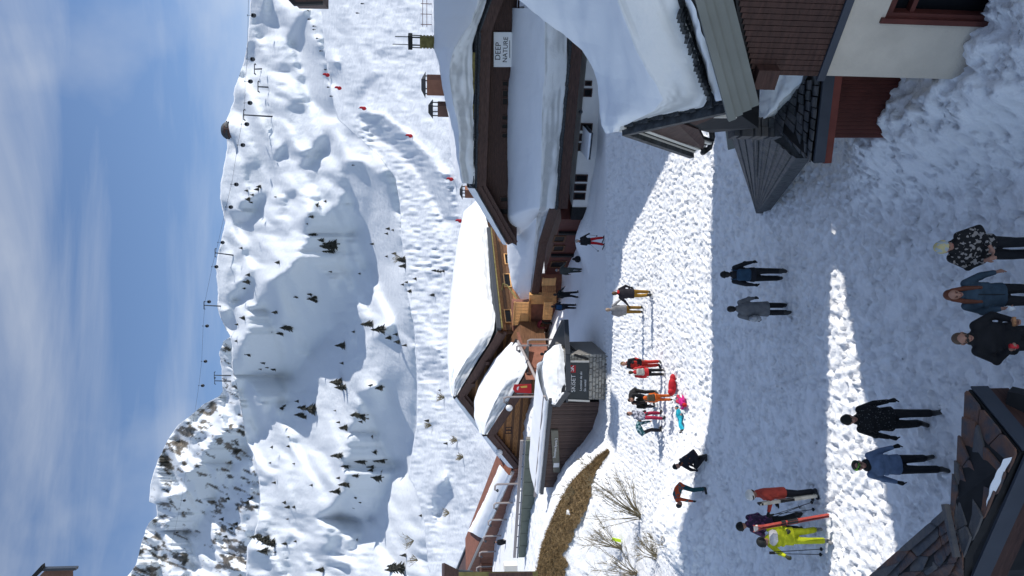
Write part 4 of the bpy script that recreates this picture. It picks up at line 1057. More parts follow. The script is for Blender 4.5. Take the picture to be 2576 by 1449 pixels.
# ---- near house on the right: boarded gable over cream plaster, thick snow on the roof
house = thing('near_house', 'near house of dark boards over cream plaster, deep snow on its roof', 'house', (3.4, 11.5, 0))
hv = Vector((.73, -.69, 0)).normalized(); hnn = Vector((-.69, -.73, 0)).normalized(); hb = Vector((.69, .73, 0)).normalized()
C0 = P(2065, 190, 11.5); HW = ((C0.x, C0.y), (hnn.x, hnn.y))
zsplit = C0.z
hw_ = lambda x, y, d=0.0: V(x, y, (C0.x + hnn.x * d, C0.y + hnn.y * d), HW[1])
wl = 5.0
def on_wall(s, z, d=0.0): return Vector((C0.x, C0.y, z)) + hv * s + hnn * d
# window cut-out: plaster built as four pieces round the opening
wz1, wz0 = hw_(2232, 30).z, hw_(2522, 30).z
ws0 = (hw_(2330, 54) - C0).dot(hv); ws1 = ws0 + 1.35
def wall_piece(b, s0, s1, z0, z1): b.slab([on_wall(s0, z0), on_wall(s1, z0), on_wall(s1, z1), on_wall(s0, z1)], -hnn * .35)
b = MB(); wall_piece(b, 0, ws0, -.6, zsplit); wall_piece(b, ws1, wl, -.6, zsplit); wall_piece(b, ws0, ws1, wz1, zsplit); wall_piece(b, ws0, ws1, -.6, wz0)
b.slab([on_wall(0.0, -.6, -.36), on_wall(0.0, zsplit, -.36), on_wall(0, zsplit, -6), on_wall(0, -.6, -6)], hv * .3)
b.build('plaster_wall', M_PLASTER, house)
wn_ = MB()
wn_.box(on_wall(ws0 + .05, (wz0 + wz1) / 2, -.12), hv * .06, hnn * .1, up * (wz1 - wz0) / 2); wn_.box(on_wall(ws1 - .05, (wz0 + wz1) / 2, -.12), hv * .06, hnn * .1, up * (wz1 - wz0) / 2)
for z in (wz0 + .05, wz1 - .05): wn_.box(on_wall((ws0 + ws1) / 2, z, -.122), hv * (ws1 - ws0) / 2, hnn * .098, up * .055)
wn_.box(on_wall((ws0 + ws1) / 2, wz1 - .42, -.13), hv * (ws1 - ws0) / 2, hnn * .06, up * .035)
f = wn_.build('window', M_RED, house)
b = MB(); b.box(on_wall((ws0 + ws1) / 2, (wz0 + wz1) / 2, -.2), hv * (ws1 - ws0) / 2, hnn * .01, up * (wz1 - wz0) / 2); b.build('pane', M_GLASS, f)
b = MB(); b.box(on_wall(ws0 - .0, (wz0 + wz1) / 2, -.02), hv * .04, hnn * .06, up * ((wz1 - wz0) / 2 + .06)); b.box(on_wall((ws0 + ws1) / 2, wz0 - .04, .0), hv * ((ws1 - ws0) / 2 + .06), hnn * .09, up * .04); b.build('sill', M_RED, f)
b = MB(); b.slab([on_wall(-.06, zsplit - .05, .07), on_wall(wl, zsplit - .05, .07), on_wall(wl, zsplit + .07, .07), on_wall(-.06, zsplit + .07, .07)], -hnn * .07); b.build('drip_board', M_BLUEGREY, house)
# rake
K0 = P(1870, 284, 11.55); K1 = P(1795, 0, 10.75); kd = (K1 - K0); 
K2 = K0 + kd * 2.2
n_bd = 52
for k in range(n_bd):
    s = .045 + k * .088
    if s > wl: break
    zt = K0.z + (kd.z / Vector((kd.x, kd.y, 0)).length) * (s + .2) - .22
    bb = MB(); bb.slab([on_wall(s - .039, zsplit + .06, .035), on_wall(s + .039, zsplit + .06, .035), on_wall(s + .039, zt, .035), on_wall(s - .039, zt, .035)], -hnn * .05); bb.build('wall_board', M_WOODDK, house)
b = MB(); b.slab([on_wall(0, zsplit), on_wall(wl, zsplit), on_wall(wl, K0.z + 2.0), on_wall(0, K0.z)], -hnn * .3); b.build('gable_core', M_BLACK, house)
kn = kd.cross(Vector((hnn.x, hnn.y, 0))).normalized(); kn = kn if kn.z > 0 else -kn
for lo, hi, off in [(-.27, -.13, -.09), (-.135, .02, -.05), (.015, .14, 0.0), (.135, .26, .05)]:
    bb = MB(); c0, c1 = K0 + kn * (lo + hi) / 2 + hnn * off, K2 + kn * (lo + hi) / 2 + hnn * off
    bb.beam(c0, c1, .12, (hi - lo) - .008, up=kn); bb.build('verge_board', M_GREYF, house)
b = MB(); q = P(1922, 190, 11.45); b.box(q - hnn * .3, hv * .16, hnn * .45, up * .17); b.build('purlin', M_WOODDK, house)
b = MB(); b.slab([K0 + kn * .2 - hnn * .1, K2 + kn * .2 - hnn * .1, K2 + kn * .2 - hnn * 2.5, K0 + kn * .2 - hnn * 2.0], -kn * .14); b.build('roof_deck', M_TILE, house)
# side gable over the lane
A, Lg, Rg = P(1567, 325, 13.8), P(1737, 384, 15.2), P(1832, 264, 11.9)
gx = Vector((1, .12, 0)).normalized()                 # its ridge runs back to the right
for a_, c_, n_, nm in [(A, Lg, 4, 'bargeboard'), (A, Rg, 2, 'bargeboard')]:
    dd = (c_ - a_).normalized(); pn_ = dd.cross(gx).normalized(); pn_ = pn_ if pn_.z > 0 else -pn_
    for k in range(n_):
        bb = MB(); o_ = -pn_ * (.06 + .13 * k) + gx * (.03 * k)
        bb.beam(a_ + o_ - dd * .1, c_ + o_, .05, .085, up=pn_); bb.build(nm, M_CREAM, house)
        bb = MB(); bb.beam(a_ + o_ - pn_ * .06 + gx * .03, c_ + o_ - pn_ * .06 + gx * .03, .05, .06, up=pn_); bb.build('dark_strip', M_BLACK, house)
    bb = MB(); bb.slab([a_ + pn_ * .02 - gx * .12, c_ + pn_ * .02 - gx * .12, c_ + pn_ * .02 + gx * 2.2, a_ + pn_ * .02 + gx * 2.2], -pn_ * .1); bb.build('roof_deck', M_TILE, house)
b = MB(); b.slab([P(1606, 327, 13.95), P(1697, 304, 13.05), P(1757, 326, 13.7), P(1773, 356, 14.5), P(1769, 375, 14.95)], gx * .1 + Vector((.03, .05, 0))); b.build('gable_boards', M_WOODDK, house)
dR = (Rg - A); nR = dR.cross(gx).normalized(); nR = nR if nR.z > 0 else -nR
nt = 20; me = []
for k in range(3):
    bb = MB(); bb.box((0, 0, 0), (.24 + .02 * k, 0, 0), (0, dR.length / nt * .47, 0), (0, 0, .022)); me.append(bb.mesh('slate', M_TILE))
for r_ in range(2):
    for k in range(nt):
        o = link('slate', me[(k + r_) % 3], house); q = A.lerp(Rg, (k + .5) / nt) + nR * (.06 + .012 * (k % 3)) + gx * (.27 + .4 * r_)
        Mx = Matrix.Identity(4); Mx.col[0][:3] = gx; Mx.col[1][:3] = dR.normalized(); Mx.col[2][:3] = gx.cross(dR.normalized()); 
        o.matrix_local = Matrix.Translation(q - total_off(house)) @ Mx @ Matrix.Rotation(random.uniform(-.05, .05), 4, 'X')
# dark lane front under the gable, with pale trims, stone pier, downpipe
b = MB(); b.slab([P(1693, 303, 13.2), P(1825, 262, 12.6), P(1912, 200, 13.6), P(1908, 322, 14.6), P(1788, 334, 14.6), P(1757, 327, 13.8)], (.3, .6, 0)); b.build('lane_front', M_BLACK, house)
for (xa, ya, xb, yb) in [(1790, 292, 1853, 293), (1781, 276, 1845, 279)]:
    bb = MB(); bb.beam(P(xa, ya, 12.9), P(xb, yb, 12.9), .035, .06, up=(1, 0, 0)); bb.build('pale_trim', M_CREAM, house)
b = MB(); b.beam(P(1742, 306, 12.9), P(1790, 285, 12.6), .1, .16); b.build('brace', M_WOODDK, house)
pier = (P(1850, 322, 15.2), P(1912, 322, 15.2))
k = 0; z = pier[1].z - .4
while z < pier[0].z:
    for i in (-1, 1):
        bb = MB(); h_ = random.uniform(.1, .17)
        bb.box(Vector((pier[0].x + i * .1, pier[0].y, z + h_ / 2)), (.095, 0, 0), (0, .16 + random.uniform(-.02, .03), 0), (0, 0, h_ / 2 - .01)); bb.build('stone', M_LAUZE2, house)
    z += .15
b = MB(); b.tube([Lg + Vector((.25, -.2, -.1)), Lg + Vector((.0, -.25, -.2)), P(1768, 384, 15.8), P(1785, 372, 15.7), P(1792, 345, 15.6), P(1790, 330, 15.3)], .06, n=8); b.build('downpipe', M_BLACK, house, smooth=True)
# the snow on the roof: cut face over the verge, rounded back to the lane
F0 = [P(1812, 262, 12.0), P(1790, 240, 11.9), P(1768, 185, 11.75), P(1752, 130, 11.5), P(1728, 60, 11.2), P(1705, 0, 10.95), P(1650, -140, 10.4)]
SA = [P(1826, 268, 12.0), P(1801, 268, 12.1), P(1762, 277, 12.35), P(1690, 290, 12.9), P(1640, 303, 13.3), P(1580, 322, 13.8), P(1561, 334, 14.1)]
row_b = [P(1563, 333, 14.0), P(1600, 309, 13.5), P(1660, 290, 13.0), P(1715, 281, 12.6), P(1768, 268, 12.15), P(1786, 240, 11.9), P(1768, 185, 11.75), P(1752, 130, 11.5), P(1728, 60, 11.2), P(1705, 0, 10.95), P(1660, -110, 10.5)]
row_c = [P(1553, 331, 14.0), P(1570, 318, 13.7), P(1608, 296, 13.2), P(1645, 279, 12.8), P(1668, 250, 12.4), P(1654, 215, 12.1), P(1630, 175, 11.95), P(1607, 130, 11.75), P(1580, 60, 11.45), P(1556, 0, 11.2), P(1510, -110, 10.8)]
row_d = [P(1541, 333, 13.9), P(1546, 315, 13.7), P(1562, 290, 13.4), P(1580, 262, 13.2), P(1588, 235, 13.0), P(1580, 200, 12.9), P(1562, 160, 12.8), P(1540, 115, 12.7), P(1508, 55, 12.6), P(1482, 0, 12.5), P(1430, -110, 12.4)]
row_e = [P(1534, 335, 14.1), P(1528, 318, 14.0), P(1526, 290, 13.9), P(1530, 255, 13.8), P(1530, 225, 13.7), P(1518, 190, 13.7), P(1498, 150, 13.6), P(1470, 105, 13.6), P(1425, 50, 13.5), P(1385, 0, 13.5), P(1310, -110, 13.4)]
row_f = [P(1531, 333, 14.3), P(1523, 310, 14.3), P(1518, 280, 14.3), P(1516, 245, 14.3), P(1515, 210, 14.3), P(1505, 165, 14.3), P(1478, 130, 14.3), P(1435, 95, 14.3), P(1370, 48, 14.3), P(1303, 0, 14.2), P(1170, -110, 14.1)]
row_g = [q + Vector((.35, .8, -1.3)) for q in row_f]
snow_loft([row_b, row_c, row_d, row_e, row_f, row_g], n=220, sub=12, noise=.05, smooth_x=3, parent=house, nscale=1.6, sharp=(1,), strata=.12)
# remains of snow on the slates under the cut
snow_loft([[P(1738, 0, 10.7), P(1762, 70, 11.0), P(1775, 110, 11.2), P(1800, 190, 11.6), P(1822, 250, 11.8)], [P(1728, 0, 10.8), P(1750, 70, 11.1), P(1764, 125, 11.3), P(1786, 195, 11.7), P(1806, 255, 11.9)], [P(1726, 0, 11.1), P(1747, 70, 11.4), P(1758, 125, 11.6), P(1780, 195, 12.0), P(1800, 255, 12.2)]], n=40, noise=.05, parent=house, nscale=4)
tile_row('slate', P(1786, 236, 12.0), P(1712, 20, 11.1), -hnn * .2, 22, house)

# ---- half buried porch with slate roof
lean = thing('slate_porch', 'low porch half buried in snow with dark slate roof and brown boards', 'porch', (3, 14.5, 0))
E_R, E_L = P(2072, 186, 13.1), P(2047, 410, 13.75)
zE = (E_R.z + E_L.z) / 2
ev = (E_L - E_R); 
q1 = [P(2108, 182, 13.25), P(2068, 392, 13.8)]
b = MB(); b.slab([P(2098, 150, 13.3), P(2085, 346, 13.75), P(2240, 346, 13.6), P(2330, 150, 13.0)], (.1, .5, 0)); b.build('board_core', M_RED, lean)
for k in range(15):
    t = (k + .5) / 15
    bb = MB(); y = 190 + (346 - 190) * t; hw2 = 156 / 15 * .47
    bb.slab([P(2092 - 8 * t, y - hw2, 13.22 + .45 * t), P(2092 - 8 * t, y + hw2, 13.22 + .45 * t), P(2285 - 70 * t + (k % 3) * 4, y + hw2, 13.0 + .5 * t), P(2285 - 70 * t + (k % 3) * 4, y - hw2, 13.0 + .5 * t)], (0, .05, 0)); bb.build('wall_board', M_RED, lean)
b = MB(); b.beam(E_R - up * .07 + Vector((0, -.06, 0)), E_L - up * .07 + Vector((0, -.06, 0)), .06, .2); b.build('eave_slate_edge', M_BLUEGREY, lean)
b = MB(); b.beam(E_R - up * .25 + Vector((0, -.03, 0)), E_L - up * .24 + Vector((0, -.03, 0)), .06, .15); b.build('eave_board', M_EAVE, lean)
# slate field from the eave up to the ridge
U_R, U_L = P(1985, 190, 14.9), P(1948, 312, 15.1)
V_L = P(2016, 384, 14.4)
cells = []
b = MB(); b.slab([E_R, E_L, V_L, U_L, U_R], (0, .02, -.1)); b.build('roof_deck', M_BLACK, lean)
rws, cls = 5, 8
for i in range(rws):
    for j in range(cls):
        f0, f1 = (i - .04) / rws, (i + 1.12) / rws
        g0, g1 = (j + (.5 if i % 2 else 0)) / cls, (j + 1 + (.5 if i % 2 else 0)) / cls
        g0, g1 = max(0, min(1, g0)), max(0, min(1, g1))
        if g1 - g0 < .03: continue
        def sp2(f, g):
            a_ = E_R.lerp(E_L, g); lft = E_L.lerp(V_L, min(1, f * 2)) if f < .5 else V_L.lerp(U_L, f * 2 - 1)
            rgt = E_R.lerp(U_R, f); return rgt.lerp(lft, g)
        d_ = .004 + (g1 - g0) * .03
        qs = [sp2(max(0, f0), g0 + d_), sp2(max(0, f0), g1 - d_), sp2(min(f1, 1), g1 - d_), sp2(min(f1, 1), g0 + d_)]
        lift = random.uniform(.0, .02)
        qs = [q + up * (.075 - .05 * (k_ // 2) + lift) for k_, q in enumerate(qs)]
        bb = MB(); bb.slab(qs, (0, 0, -.025)); bb.build('slate', M_SLATE if (i * 3 + j) % 4 else M_TILE, lean)
# ribbed hip running down to a point in the snow
T, Rr, Aa, Bb = G(1906, 537, .1), P(1910, 318, 15.9), P(1837, 332, 20.0), P(2004, 398, 15.6)
def ribbed(a, c, t, n, name):
    """stone slabs laid as long ribs between edge a-t and edge c-t"""
    for k in range(n):
        f0, f1 = (k + .06) / n, (k + .94) / n
        p = [a.lerp(c, f0), a.lerp(c, f1), t.lerp(t.lerp(c, .03), f1) , t.lerp(t.lerp(c, .03), f0)]
        off = up * (.02 + .025 * (k % 2) + random.uniform(0, .015))
        bb = MB(); bb.slab([q + off for q in p], (0, 0, -.06)); bb.build('slate_rib', M_SLATE if k % 3 else M_TILE, lean)
b = MB(); b.slab([T, Rr, Aa], (0, 0, -.3)); b.slab([T, Bb, Rr], (0, 0, -.3)); b.build('hip_core', M_TILE, lean)
ribbed(Aa, Rr, T, 7, 'a'); ribbed(Rr, Bb, T, 11, 'b')
b = MB(); b.beam(Rr + up * .05, Rr.lerp(T, .5) + up * .06, .06, .05); b.build('hip_cap', M_SLATE, lean)
b = MB(); b.beam(P(1835, 330, 20.5), P(1840, 372, 21.0), .1, .2); b.build('pale_corner', M_GREYF, lean)
sl = [[P(2062, 150, 14.0), P(2052, 190, 14.2), P(2015, 225, 14.5), P(1975, 268, 14.9), P(1935, 305, 15.3), P(1908, 312, 15.6)],
      [P(2046, 150, 13.7), P(2030, 190, 13.9), P(1995, 225, 14.2), P(1958, 265, 14.6), P(1922, 298, 15.0), P(1902, 306, 15.4)],
      [P(1980, 150, 14.0), P(1965, 190, 14.2), P(1945, 225, 14.5), P(1925, 262, 14.8), P(1908, 290, 15.2), P(1896, 303, 15.5)],
      [P(1900, 150, 14.8), P(1896, 190, 15.0), P(1894, 225, 15.3), P(1892, 262, 15.5), P(1890, 286, 15.7), P(1893, 302, 15.8)],
      [P(1900, 150, 16), P(1896, 190, 16.2), P(1894, 225, 16.3), P(1892, 262, 16.5), P(1890, 286, 16.4), P(1895, 302, 16.2)]]
snow_loft(sl, n=60, noise=.09, parent=lean, nscale=3, strata=.1)

# ---- stone roofed kiosk below the viewer, bottom left
kiosk = thing('stone_roof_kiosk', 'near kiosk roof of rusty stone slabs with blue grey fascia', 'kiosk', (-1.4, 9.8, 0))
kT, kC, kL = P(2437, 980, 10.5), P(2566, 1139, 9.45), P(2425, 1460, 10.45)
zk = (kT.z + kC.z + kL.z) / 3
kH, kN_, kU = P(2394, 1268, 10.35), P(2428, 1400, 10.2), P(2160, 1475, 12.9)
kU.z = min(kU.z, 2.2)
ridge_top = kH + up * .04
def slab_field(corner, nu, nv, seed, name, thick=.035, jit=.22):
    """irregular overlapping stone slabs over a four-cornered slope; a,b along the eave, d,c along the top"""
    a, b_, c_, d_ = corner
    r_ = random.Random(seed)
    gridp = {}
    for i in range(nv + 1):
        for j in range(nu + 1):
            u = (j + (r_.uniform(-jit, jit) if 0 < j < nu else 0) + (.35 * (i % 2) if 0 < j < nu else 0)) / nu
            v = (i + (r_.uniform(-jit, jit) if 0 < i < nv else 0)) / nv
            gridp[i, j] = (u, v)
    def pt(u, v): return a.lerp(b_, u).lerp(d_.lerp(c_, u), v)
    nrm = (b_ - a).cross(d_ - a).normalized(); nrm = nrm if nrm.z > 0 else -nrm
    for i in range(nv):
        for j in range(nu):
            cs = [gridp[i, j], gridp[i, j + 1], gridp[i + 1, j + 1], gridp[i + 1, j]]
            cu, cv = sum(q[0] for q in cs) / 4, sum(q[1] for q in cs) / 4
            ex = 1.0 - r_.uniform(.015, .05)
            ps = []
            for q, w in zip(cs, (0, 0, 1, 1)):
                vv = q[1] + (.16 / nv if w else -.06 / nv)
                for tt in (0,): ps.append((cu + (q[0] - cu) * ex, min(1.02, cv + (vv - cv) * ex)))
            # cut the corners so that slabs read as broken stone
            out = []
            for k in range(4):
                p0, p1, p2 = ps[k - 1], ps[k], ps[(k + 1) % 4]
                f = r_.uniform(.03, .13); g_ = r_.uniform(.03, .13)
                out += [(p1[0] + (p0[0] - p1[0]) * f, p1[1] + (p0[1] - p1[1]) * f), (p1[0] + (p2[0] - p1[0]) * g_, p1[1] + (p2[1] - p1[1]) * g_)]
            lift = r_.uniform(0, .016)
            q3 = [pt(*o_) + nrm * (.06 + lift - .05 * max(0, min(1, (o_[1] * nv - i)))) for o_ in out]
            bb = MB(); bb.slab(q3, nrm * -thick); bb.build(name, (M_LAUZE, M_LAUZE2, M_LAUZE)[r_.randrange(3)], kiosk)
b = MB(); b.slab([kC, kT, kH, kN_], (0, 0, -.12)); b.slab([kN_, kH, kU, kL], (0, 0, -.12)); b.build('roof_deck', M_BLACK, kiosk)
slab_field([kC, kT, kH, kN_], 3, 5, 3, 'stone_slab', jit=.34)
slab_field([kL, kN_ + Vector((0, 0, 0)), kH, kU], 4, 6, 8, 'stone_slab', thick=.03, jit=.3)
b = MB(); b.beam(kH + up * .1, kN_ + up * .13, .07, .08); b.build('ridge_slab', M_LAUZE2, kiosk)
dn = Vector((0, 0, -1))
for a_, c_, o_ in [(kT, kC, Vector((.05, .0, 0))), (kC, kL, Vector((-.01, -.08, 0)))]:
    bb = MB(); bb.slab([a_ + o_ - up * .03, c_ + o_ - up * .03, c_ + o_ - up * .3, a_ + o_ - up * .3], -o_ * .5); bb.build('fascia_board', M_BLUEGREY, kiosk)
    bb = MB(); bb.slab([a_ + o_ * .3 - up * .3, c_ + o_ * .3 - up * .3, c_ + o_ * .3 - up * .62, a_ + o_ * .3 - up * .62], -o_ * .5); bb.build('fascia_board', M_WOODDK, kiosk)
b = MB(); b.beam(P(2480, 1000, 10.3) - up * .35, P(2530, 1020, 10.0) - up * .55, .25, .3); b.build('gutter_end', M_BLACK, kiosk)
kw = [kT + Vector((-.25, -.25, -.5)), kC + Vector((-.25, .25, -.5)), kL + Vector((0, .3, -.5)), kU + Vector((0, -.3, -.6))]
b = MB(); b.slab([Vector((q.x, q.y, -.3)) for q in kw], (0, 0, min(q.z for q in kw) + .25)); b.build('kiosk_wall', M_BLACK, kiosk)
so = kC.lerp(kL, .02); s1 = kC.lerp(kL, .42)
inw = (kH - kC).normalized()
snow_loft([[so + up * .08 + inw * .03, s1 + up * .1 + inw * .02], [so + up * .15 + inw * .08, kC.lerp(kL, .2) + up * .16 + inw * .12, s1 + up * .12 + inw * .04], [so + up * .1 + inw * .16, kC.lerp(kL, .2) + up * .1 + inw * .19, s1 + up * .09 + inw * .07]], n=30, noise=.02, parent=kiosk, nscale=5)

# ---- the tall blocks that stand just past the right of the view and shade the street
def block(name, label, prof, x_of, depth=12.0, wall=M_PLASTW):
    t = thing(name, label, 'building', (x_of(prof[0][0]) + 3, prof[0][0], 0))
    b = MB(); n = len(prof)
    f = [Vector((x_of(Y), Y, z)) for Y, z in prof] + [Vector((x_of(Y), Y, -1)) for Y, z in reversed(prof)]
    bk = [q + Vector((depth, 0, 0)) for q in f]; m_ = len(f)
    fs = [(i, i + 1, m_ - 2 - i, m_ - 1 - i) for i in range(n - 1)]
    fs += [(m_ + m_ - 1 - i, m_ + m_ - 2 - i, m_ + i + 1, m_ + i) for i in range(n - 1)]
    fs += [(i, m_ + i, m_ + (i + 1) % m_, (i + 1) % m_) for i in range(m_)]
    b.add(f + bk, fs); b.build('wall', wall, t)
    for i in range(n - 1):
        a_, c_ = Vector((x_of(prof[i][0]), prof[i][0], prof[i][1])), Vector((x_of(prof[i + 1][0]), prof[i + 1][0], prof[i + 1][1]))
        bb = MB(); bb.slab([a_ + up * .02, c_ + up * .02, c_ + Vector((depth, 0, .02)), a_ + Vector((depth, 0, .02))], (0, 0, .25)); bb.build('roof', M_TILE, t)
    for Y in np.arange(prof[0][0] + 1.5, prof[-1][0] - 1.5, 3.2):
        hmax = float(np.interp(Y, [q[0] for q in prof], [q[1] for q in prof]))
        for z in np.arange(1.6, hmax - 1.6, 2.9):
            d = .39 if x_of(1) != x_of(2) else 0
            bb = MB(); bb.box((x_of(Y) - .02, Y, z), (d * .5, .5, 0), (.05, 0, 0), (0, 0, .6)); w = bb.build('window', M_CREAM, t)
            bb = MB(); bb.box((x_of(Y) - .05, Y, z), (d * .4, .4, 0), (.05, 0, 0), (0, 0, .5)); bb.build('pane', M_GLASS, w)
    return t
block('street_block', 'pale building just outside the photo top edge, next to the near house', [(17.0, 15), (24.6, 15)], lambda Y: 9.75)
block('corner_block', 'pale gabled building outside the photo top edge, closest to the viewer', [(4.5, 13.4), (12.75, 13.4), (17.0, 5.75)], lambda Y: 9.75)
hotel = block('hotel_block', 'tall hotel whose dark roof corner just shows at the photo top edge', [(29, 6.3), (37.4, 8.9), (38.6, 11.2), (39.6, 14.4), (44, 16.4), (50, 18.6), (52, 18.6), (53.5, 14.6), (66, 14.6)], lambda Y: max(14.6, .392 * Y))
b = MB(); b.slab([P(735, 5, 38), P(812, 6, 38), P(812, -30, 38), P(720, -30, 38)], (.4, 2.0, 0)); b.build('roof_corner', M_FASC, hotel)
b = MB(); b.slab([P(719, -8, 37.9), P(738, 12, 37.9), P(812, 9, 37.9), P(812, 3, 37.9), P(745, 5, 37.9), P(728, -12, 37.9)], (0, .2, 0)); b.build('verge_board', M_BLACK, hotel)
b = MB(); b.beam(P(770, 6, 37.8), P(770, -30, 37.8), .12, .2, up=(1, 0, 0)); b.build('batten', M_GREYF, hotel)
# ------------------------------------------------------------------ people
CLOTH = {}
def cloth(col, rough=.8, pat=None, pscale=9, thr=.55):
    key = (col, pat, pscale)
    if key in CLOTH: return CLOTH[key]
    if pat is None: mt = mat('cloth', col, rough, var=.18, scale=7, bump=.25, bscale=16)
    else:
        mt = mat('patterned_cloth', col, rough, bump=.2, bscale=16)
        nt = mt.node_tree; b = nt.nodes['Principled BSDF']
        t = nt.nodes.new('ShaderNodeTexCoord'); v = nt.nodes.new('ShaderNodeTexNoise')
        v.inputs['Scale'].default_value = pscale; v.inputs['Detail'].default_value = 3
        rp = nt.nodes.new('ShaderNodeValToRGB'); rp.color_ramp.interpolation = 'CONSTANT'
        rp.color_ramp.elements[0].color = (*col, 1); rp.color_ramp.elements[1].color = (*pat, 1); rp.color_ramp.elements[1].position = thr
        nt.links.new(t.outputs['Object'], v.inputs['Vector']); nt.links.new(v.outputs['Fac'], rp.inputs[0]); nt.links.new(rp.outputs[0], b.inputs['Base Color'])
    CLOTH[key] = mt
    return mt
SKIN = mat('skin', (.38, .2, .14), .5, var=.08, scale=6)
LIP = mat('lips', (.3, .1, .09), .5)
EYE = mat('eye', (.03, .025, .02), .2)

def capsule(b, p, q, r0, r1, n=10, mi=0):
    p, q = Vector(p), Vector(q); d = q - p; L_ = d.length
    d = d / L_ if L_ > 1e-5 else Vector((0, 0, 1))
    prof = [(-r0, .02 * r0), (-r0 * .8, .6 * r0), (-r0 * .4, .92 * r0), (0, r0), (L_, r1), (L_ + r1 * .4, .92 * r1), (L_ + r1 * .8, .6 * r1), (L_ + r1, .02 * r1)]
    a = d.cross(Vector((0, 0, 1)) if abs(d.z) < .9 else Vector((1, 0, 0))).normalized(); c = d.cross(a)
    vs = [p + d * t + a * (r * math.cos(6.2832 * k / n)) + c * (r * math.sin(6.2832 * k / n)) for t, r in prof for k in range(n)]
    m_ = len(prof)
    fs = [(i * n + k, (i + 1) * n + k, (i + 1) * n + (k + 1) % n, i * n + (k + 1) % n) for i in range(m_ - 1) for k in range(n)]
    fs += [tuple(range(n)), tuple(range(m_ * n - 1, (m_ - 1) * n - 1, -1))]
    b.add(vs, fs, mi)
def loft_torso(b, secs, n=16, side=Vector((1, 0, 0))):
    """secs: (centre, half width, half depth) from below upwards"""
    rings = []
    for i, (c, rx, ry) in enumerate(secs):
        t = Vector(secs[min(i + 1, len(secs) - 1)][0]) - Vector(secs[max(i - 1, 0)][0]); t.normalize()
        f = side.cross(t).normalized() * -1
        rings.append([Vector(c) + side * rx * math.copysign(abs(math.cos(6.2832 * k / n)) ** .85, math.cos(6.2832 * k / n)) + f * ry * math.sin(6.2832 * k / n) for k in range(n)])
    vs = [q for r_ in rings for q in r_]
    fs = [(i * n + k, i * n + (k + 1) % n, (i + 1) * n + (k + 1) % n, (i + 1) * n + k) for i in range(len(rings) - 1) for k in range(n)]
    fs += [tuple(range(n - 1, -1, -1)), tuple(range((len(rings) - 1) * n, len(rings) * n))]
    b.add(vs, fs)
def fuse(b, vox, smooth=4):
    me = b.mesh('tmp', [])
    o = bpy.data.objects.new('tmp', me); COL.objects.link(o)
    r_ = o.modifiers.new('r', 'REMESH'); r_.mode = 'VOXEL'; r_.voxel_size = vox; r_.use_smooth_shade = True
    s = o.modifiers.new('s', 'SMOOTH'); s.factor = .5; s.iterations = smooth
    bpy.context.view_layer.update()
    out = bpy.data.meshes.new_from_object(o.evaluated_get(bpy.context.evaluated_depsgraph_get()))
    bpy.data.objects.remove(o); bpy.data.meshes.remove(me)
    return out
def paint(me, segs, mats):
    """material of each face from the limb it belongs to"""
    for mm in mats: me.materials.append(mm)
    n = len(me.polygons); c = np.empty(n * 3); me.polygons.foreach_get('center', c); c = c.reshape(-1, 3)
    best, idx = np.full(n, 1e9), np.zeros(n, int)
    for p, q, r_, mi in segs:
        p, q = np.array(p), np.array(q); d = q - p; L2 = max(1e-9, d @ d)
        t = np.clip(((c - p) @ d) / L2, 0, 1)
        dist = np.linalg.norm(c - p - t[:, None] * d, axis=1) - r_
        k = dist < best; best[k] = dist[k]; idx[k] = mi
    me.polygons.foreach_set('material_index', idx.astype(np.int32)); me.polygons.foreach_set('use_smooth', np.ones(n, bool)); me.update()

